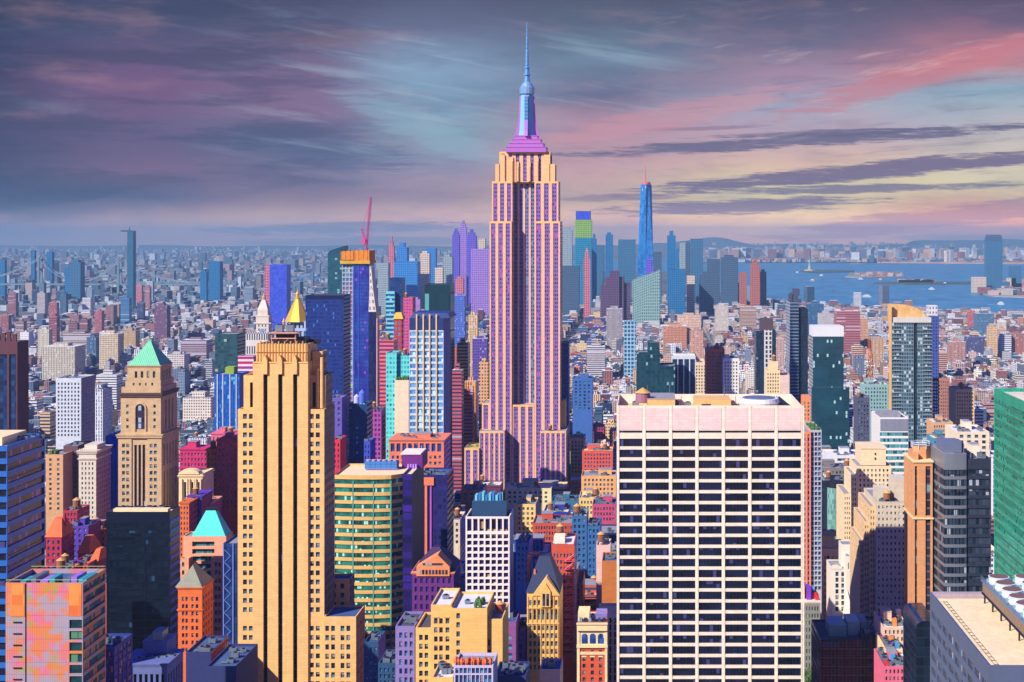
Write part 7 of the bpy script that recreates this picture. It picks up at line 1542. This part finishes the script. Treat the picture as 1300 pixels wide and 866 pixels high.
for i, c in enumerate(IND):
    x0,x1,y0,y1,h,p0,p1,top = c; R = random.Random(1000+i); q = pick((p0+p1)/2, y0, R)
    rname, rmat = R.choice(roofs); feat = R.choice(('water tank', 'stair bulkhead', 'two air conditioners', 'setback penthouse', 'chimney', 'roof duct')); wide = 'wide' if x1-x0 > 26 else ('narrow' if x1-x0 < 18 else '')
    base = f"{storey(h)} {wide+' ' if wide else ''}{q[2]} block, {feat}"
    lab = None
    for pw in place_words(c):
        t_ = f"{base}, {pw}"
        if t_ not in seen and len(t_.split()) <= 16: lab = t_; break
    if not lab:
        for ex in ('shabby','plain','clean','stout','boxy'):
            t_ = f"{ex} {storey(h)} {q[2]} block, {feat}, {place_words(c)[0]}"
            if t_ not in seen: lab = t_; break
    lab = lab or base; seen.add(lab)
    root = bpy.data.objects.new('city_block_building' if h < 42 else 'apartment_building', None); col.objects.link(root); cx_, cy_ = (x0+x1)/2, y0; org = (cx_, cy_, 0); root.location = org
    tag(root, lab, 'building', 'infill buildings of the town')
    wm2 = wmat(q[0], q[2]); far_ = y0 > 1700
    mb = MB(); su, sv = R.uniform(.8,1.25), R.uniform(.88,1.15)
    mb.box(x0,x1,y0,y1,0,h,top=False); t2 = .4
    mb.uv = [[(u*su, v*sv) for u, v in f] for f in mb.uv]
    for a, b_, cc, d in ((x0,x1,y0,y0+t2),(x0,x1,y1-t2,y1),(x0,x0+t2,y0+t2,y1-t2),(x1-t2,x1,y0+t2,y1-t2)): mb.q([(a,cc,h),(b_,cc,h),(b_,d,h),(a,d,h)], [(0,0)]*4)
    a, b_, cc, d, zi = x0+t2, x1-t2, y0+t2, y1-t2, h-1.0
    for f4 in ([(b_,cc,zi),(a,cc,zi),(a,cc,h),(b_,cc,h)],[(a,d,zi),(b_,d,zi),(b_,d,h),(a,d,h)],[(a,cc,zi),(a,d,zi),(a,d,h),(a,cc,h)],[(b_,d,zi),(b_,cc,zi),(b_,cc,h),(b_,d,h)]): mb.q(f4, [(0,0)]*4)
    mb.build('wall', wm2, root, org)
    m = MB(); m.q([(a,cc,zi),(b_,cc,zi),(b_,d,zi),(a,d,zi)]); m.build('roof', rmat, root, org)
    class _B: pass
    bb = B.__new__(B); bb.o = root; bb.org = org; bb.nw = 0; bb.left = {}
    w_, dd = x1-x0, y1-y0
    if feat == 'water tank': water_tank(bb, x0+w_*R.uniform(.25,.75), y0+dd*.3, zi, R.uniform(1.7,2.4), R.uniform(3,4.2), 2.4); bulkhead(bb, x0+w_*.5, x0+w_*.75, y0+dd*.5, y0+dd*.8, zi, 3.2, wm2)
    elif feat == 'setback penthouse': bulkhead(bb, x0+w_*.15, x1-w_*.15, y0+dd*.25, y1-dd*.15, zi, R.uniform(4,8), wm2, 'penthouse')
    elif feat == 'chimney':
        m = MB(); m.box(x0+1,x0+2.6,y0+dd*.4,y0+dd*.4+1.6,zi,zi+5.5); m.build('chimney', M('red_brick', A(226,76,48)), root, org); bulkhead(bb, x0+w_*.5, x0+w_*.8, y0+dd*.4, y0+dd*.8, zi, 3, wm2)
    elif feat == 'two air conditioners':
        ac_unit(bb, x0+w_*.3, y0+dd*.3, zi, 3.2, 2.6, 2); ac_unit(bb, x0+w_*.65, y0+dd*.35, zi, 3.2, 2.6, 2)
    elif feat == 'roof duct':
        m = MB(); m.box(x0+w_*.15,x1-w_*.2,y0+dd*.3,y0+dd*.3+1,zi+.4,zi+1.4,bottom=True); m.box(x0+w_*.15,x0+w_*.15+1,y0+dd*.3,y0+dd*.8,zi+.4,zi+1.4,bottom=True); m.build('duct', metal_grey, root, org); bulkhead(bb, x0+w_*.5, x0+w_*.8, y0+dd*.5, y0+dd*.8, zi, 3, wm2)
    else: bulkhead(bb, x0+w_*R.uniform(.1,.4), x0+w_*R.uniform(.55,.85), y0+dd*.35, y0+dd*.75, zi, R.uniform(2.8,5), wm2, 'stair_bulkhead')
    for _ in range(3 if y0 < 1500 else 1): ac_unit(bb, x0+w_*R.uniform(.12,.88), y0+dd*R.uniform(.08,.25), zi, R.uniform(1.6,2.8), R.uniform(1.4,2.2), R.uniform(1.2,2))
    if y0 < 1500 and feat != 'water tank' and R.random() < .5 and w_ > 10: water_tank(bb, x0+w_*R.uniform(.2,.8), y0+dd*.85, zi, 1.9, 3.2, 2.6)
    if not far_:
        m = MB(); m.box(x0-.35,x1+.35,y0-.35,y0-.01,h-1.6,h-.9,bottom=True); m.build('cornice', wm2, root, org)

# everything smaller and farther: one mass of town
mb = MB(); tones = []
def tb(x0, x1, y0, y1, h, tone, rtone, R, z0=0, ang=0.0):
    n0 = len(mb.f); v0 = len(mb.v); mb.box(x0,x1,y0,y1,z0,z0+h, m=R.choice((0,0,2,3)), sides='FRLB', mt=1); su, sv, o1 = R.uniform(.75,1.3), R.uniform(.85,1.2), R.uniform(0,50)
    for k in range(n0, len(mb.f)): mb.uv[k] = [(u*su+o1, v*sv) for u, v in mb.uv[k]]
    if ang:
        cx_, cy_ = (x0+x1)/2, (y0+y1)/2; ca, sa = math.cos(ang), math.sin(ang)
        for k in range(v0, len(mb.v)): a, b_, c = mb.v[k]; mb.v[k] = (cx_+(a-cx_)*ca-(b_-cy_)*sa, cy_+(a-cx_)*sa+(b_-cy_)*ca, c)
    t4 = A(*tone); r4 = A(*rtone)
    for k in range(n0, len(mb.f)): tones.append(r4 if mb.m[k] == 1 else t4)
R = random.Random(5)
for c in near:
    if id(c) in ids: continue
    x0,x1,y0,y1,h,p0,p1,top = c; q = pick((p0+p1)/2, y0, R); k = R.uniform(.8,1.1); tone = tuple(min(255, v*k) for v in q[0])
    tb(x0,x1,y0,y1,h,tone,R.choice(ROOF),R)
    w_, dd = x1-x0, y1-y0
    if y0 < 3600:
        tb(x0+w_*R.uniform(.1,.4),x0+w_*R.uniform(.5,.8),y0+dd*.3,y0+dd*.7,R.uniform(2.5,5),tone,R.choice(ROOF),R,h)
        for _ in range(2): a = x0+w_*R.uniform(.05,.8); e = y0+dd*R.uniform(.05,.8); tb(a,a+R.uniform(1.5,4),e,e+3,R.uniform(1,2.5),R.choice(ROOF),R.choice(ROOF),R,h)
# outer boroughs and the tip of the island
n = 0
for k in range(26000):
    D = 4700*math.exp(R.random()*1.75); px = R.uniform(-30, 1330)
    if D > shore_y(px) and px > 700: continue
    if px <= 700:
        py = VY+CZ*F/D
        wlo = 364+(px-200)*-.03; 
        if 352 < py < 359 and px > 100 and px < 480: continue
        if px > 480 and 346 < py < 357: continue
    x0 = X(px, D); s_ = R.uniform(12,32)*(1 if D < 8000 else 2.0); h = R.choice((R.uniform(8,18), R.uniform(8,22), R.uniform(14,36)))
    if R.random() < .03: h = R.uniform(45,95)
    top = limit_top(px, px+s_*F/D, D, VY+(CZ-h)*F/D); h = CZ-(top-VY)*D/F
    if h < 6 or hits(x0, x0+s_, D, D+s_, 5): continue
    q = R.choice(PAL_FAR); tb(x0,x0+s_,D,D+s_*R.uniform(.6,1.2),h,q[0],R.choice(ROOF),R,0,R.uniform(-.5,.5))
# far bank
for k in range(7000):
    px = R.uniform(880, 1330); py = R.uniform(310, 334) if k % 2 else R.uniform(325, 334); D = CZ*F/(py-VY); x0 = X(px,D); s_ = R.uniform(28,90); h = R.uniform(12,38)
    if R.random() < .04: h = R.uniform(60,130)
    q = R.choice(PAL_FAR+PAL_R[:5]+[((240,190,140),3,'')]); tb(x0,x0+s_,D,D+s_,h,q[0],R.choice(ROOF),R,8,R.uniform(-.5,.5))
for k in range(140):
    px = R.uniform(1240, 1330); py = R.uniform(362,376); D = CZ*F/(py-VY); x0 = X(px,D); s_ = R.uniform(18,50); tb(x0,x0+s_,D,D+s_,R.uniform(8,30),R.choice(PAL_R)[0],R.choice(ROOF),R,4)
for k in range(70):
    px = R.uniform(1078,1142); py = R.uniform(350.2,352); D = CZ*F/(py-VY); x0 = X(px,D); s_ = R.uniform(14,40); tb(x0,x0+s_,D,D+s_,R.uniform(8,26),R.choice(((200,130,110),(230,220,200),(150,160,160))),(170,140,120),R,5)
for k in range(40):
    px = R.uniform(1140,1180); D = CZ*F/(59.9); x0 = X(px,D); s_ = R.uniform(14,40); tb(x0,x0+s_,D,D+s_,R.uniform(8,20),R.choice(((200,110,90),(230,220,200))),(190,130,110),R,5)
fm = P('town_wall', (1,1,1), (.02,.03,.06,1), (.07,.09,.16,1), 3.1, 3.6, .5, .5, None, .9, .3, attr=True)
fr_, fn_, fb_ = new('town_roof'); at = fn_.nodes.new('ShaderNodeAttribute'); at.attribute_name = 'tone'; fn_.links.new(weather(fn_, at.outputs[0], .25, .3, False), fb_.inputs['Base Color']); fb_.inputs['Roughness'].default_value = .95
fm2 = P('town_wall_bands', (1,1,1), (.02,.03,.06,1), (.07,.09,.16,1), 60, 3.7, 1, .45, None, .9, .3, attr=True)
fm3 = P('town_wall_bays', (1,1,1), (.02,.03,.06,1), (.07,.09,.16,1), 3.3, 14, .45, .9, None, .9, .3, attr=True)
o = mb.build('distant_town', [fm, fr_, fm2, fm3], tones=tones); o['kind'] = 'stuff'
print('near', len(near), 'ind', len(IND), 'faces', len(mb.f))

# larger blocks rising out of the low town, far enough to carry no parts
R = random.Random(31)
grp = 'tall blocks standing out of the low town'
extra = [(10,20,372,3000,(190,120,120)),(47,57,372,3100,(200,190,190)),(62,72,384,2700,(190,110,110)),(76,84,372,3200,(70,110,140)),(90,100,400,2300,(180,130,130)),(101,111,406,2200,(170,110,110)),(120,129,395,2500,(190,110,120)),(153,164,378,2800,(90,150,200)),(174,182,384,2900,(70,90,130)),(196,212,388,2600,(130,90,120)),(172,180,362,3400,(210,130,140)),(184,190,364,3400,(220,150,150)),
 (0,11,400,2350,(180,110,110)),(20,30,408,2150,(190,150,140)),(62,72,402,2250,(190,110,120)),(87,98,410,2100,(170,120,120)),(126,150,424,1700,(226,206,170)),(153,172,420,1750,(226,190,140)),(53,95,440,1500,(226,214,190)),(80,115,424,1800,(210,190,180)),(48,62,418,1900,(240,230,200)),(110,122,428,1600,(90,120,160)),(230,262,432,1600,(200,170,180)),(212,234,450,1500,(230,216,206)),(122,148,476,1350,(244,240,236)),(232,268,505,1250,(240,226,206)),
 (770,790,392,2500,(190,180,180)),(842,856,452,1800,(220,180,150)),(745,768,440,2000,(220,210,210)),(860,890,400,2300,(240,200,170)),(842,872,414,2100,(220,150,110)),(908,925,388,2800,(240,226,206)),(940,960,390,2700,(220,180,150)),(876,893,420,2100,(240,180,150)),(1062,1092,395,2600,(210,120,120)),(1040,1060,398,2550,(226,220,214)),(1085,1102,405,2400,(230,170,130)),(1108,1122,430,1900,(236,190,140)),(1082,1096,440,1850,(230,190,150)),(1230,1242,396,2700,(210,110,110)),(1206,1226,434,1900,(214,160,140)),(1255,1266,414,2200,(240,200,150)),(1268,1278,418,2150,(226,180,140)),(1284,1300,424,2050,(200,130,110)),(1192,1202,446,1800,(226,170,140)),(1228,1250,428,2000,(90,90,140)),(1240,1262,398,2800,(90,130,160)),(1025,1046,386,3600,(60,110,150)),(985,996,430,2000,(230,190,170)),
 (580,594,436,1500,(246,200,140)),(574,586,470,1350,(200,90,110)),(594,606,400,1900,(250,210,150)),(600,618,430,1700,(110,80,180)),(585,600,500,1420,(236,80,90)),(590,604,484,1460,(240,170,100)),(608,620,460,1450,(240,180,120)),(576,590,375,2600,(90,120,220)),(523,533,380,2300,(200,140,220)),(380,388,420,1500,(120,160,220))]
nm2 = {(190,120,120):'brown'}
def cname(c):
    best = min((sum((a-b_)**2 for a, b_ in zip(c, q[0])), q[2]) for q in PAL_R+PAL_FL+PAL_L); return best[1]
sn = set()
for i,(p0,p1,top,D,rgb) in enumerate(extra):
    if not (560 < p0 < 622): D = CZ*F/(top+R.uniform(26,50)+(p1-p0)*.4-VY)
    if hits(X(p0,D), X(p1,D), D, D+22, 0): D += 60
    c = [X(p0,D),X(p1,D),D,D+22,Z(top,D),p0,p1,top]
    lab = None; cn = cname(rgb)
    for pw in place_words(c):
        t_ = f"tall plain {cn} block above the low town, {pw}"
        if t_ not in sn and len(t_.split()) <= 16: lab = t_; break
    sn.add(lab)
    b = B('town_tower_block', lab, 'building', None, None, loc=((c[0]+c[1])/2, D, 0)); b.o['group'] = grp
    w2 = wmat(rgb, 'shade_%d_%d_%d' % rgb); dd = max(16, (c[1]-c[0])*.8)
    m = MB(); m.box(c[0],c[1],D,D+dd,0,c[4],top=False); b.add(m, 'wall', w2); m = MB(); m.q([(c[0],D,c[4]),(c[1],D,c[4]),(c[1],D+dd,c[4]),(c[0],D+dd,c[4])]); b.add(m, 'roof', roof_grey if i % 2 else roof_white)
    m = MB(); w_ = c[1]-c[0]; m.box(c[0]+w_*.25,c[0]+w_*.7,D+dd*.3,D+dd*.7,c[4],c[4]+R.uniform(3,6)); b.add(m, 'bulkhead', w2)

# ------------------------------------------------------------------ trees and cars
leaf_m = M('park_foliage', (.07,.16,.03), .85, 0, .55, .9, False)
def tree(px, D, h, r, seed, lab):
    R = random.Random(seed); x_ = X(px,D); b = B('park_tree', lab, 'tree', None, None, loc=(x_, D, 0)); b.o['group'] = 'park trees'
    m = MB(); m.prof(x_, D, [(0,.5),(h*.4,.35),(h*.75,.12)], 8)
    for i in range(5): a = R.uniform(0,6.28); m.bar((x_,D,h*.35),(x_+math.cos(a)*r*.6,D+math.sin(a)*r*.6,h*.7),.18)
    b.add(m, 'trunk', M('tree_bark', (.09,.06,.04), .9))
    m = MB()
    lobes = [(R.uniform(-.6,.6)*r, R.uniform(-.6,.6)*r, h*R.uniform(.5,.9), r*R.uniform(.3,.5)) for _ in range(14)]
    for lx, ly, lz, lr in lobes:
        for _ in range(110):
            v = Vector((R.gauss(0,1),R.gauss(0,1),R.gauss(0,1))).normalized()*lr*R.uniform(.6,1.05); c = Vector((x_+lx, D+ly, lz))+v; s_ = R.uniform(.16,.34); u = Vector((R.gauss(0,1),R.gauss(0,1),R.gauss(0,1))).normalized(); w2 = u.orthogonal().normalized()
            m.q([tuple(c+u*s_), tuple(c+w2*s_), tuple(c-u*s_), tuple(c-w2*s_)])
    o = b.add(m, 'crown', leaf_m)
for i,(px,D,h,lab) in enumerate(((1022,775,17,'leftmost round park tree at the bottom edge'),(1033,770,16,'park tree second from left at the bottom edge'),(1044,772,17.5,'tallest park tree, in the middle of the row'),(1054,768,15,'park tree in front of the scaffolded block'),(1064,774,14,'rightmost park tree at the bottom edge'))): tree(px, D, h, 5.2, i, lab)
# ------------------------------------------------------------------ haze over the city and harbour
hm = bpy.data.materials.new('blue_air'); hm.use_nodes = True; hn = hm.node_tree; hn.nodes.remove(hn.nodes['Principled BSDF'])
pv = hn.nodes.new('ShaderNodeVolumePrincipled'); pv.inputs['Color'].default_value = (.26,.47,.67,1); pv.inputs['Density'].default_value = HAZE; pv.inputs['Anisotropy'].default_value = 0
hn.links.new(pv.outputs[0], hn.nodes['Material Output'].inputs['Volume'])
m = MB(); m.box(-31000,31000,-450,35000,-1,482,bottom=True); o = m.build('haze', hm); o['kind'] = 'stuff'
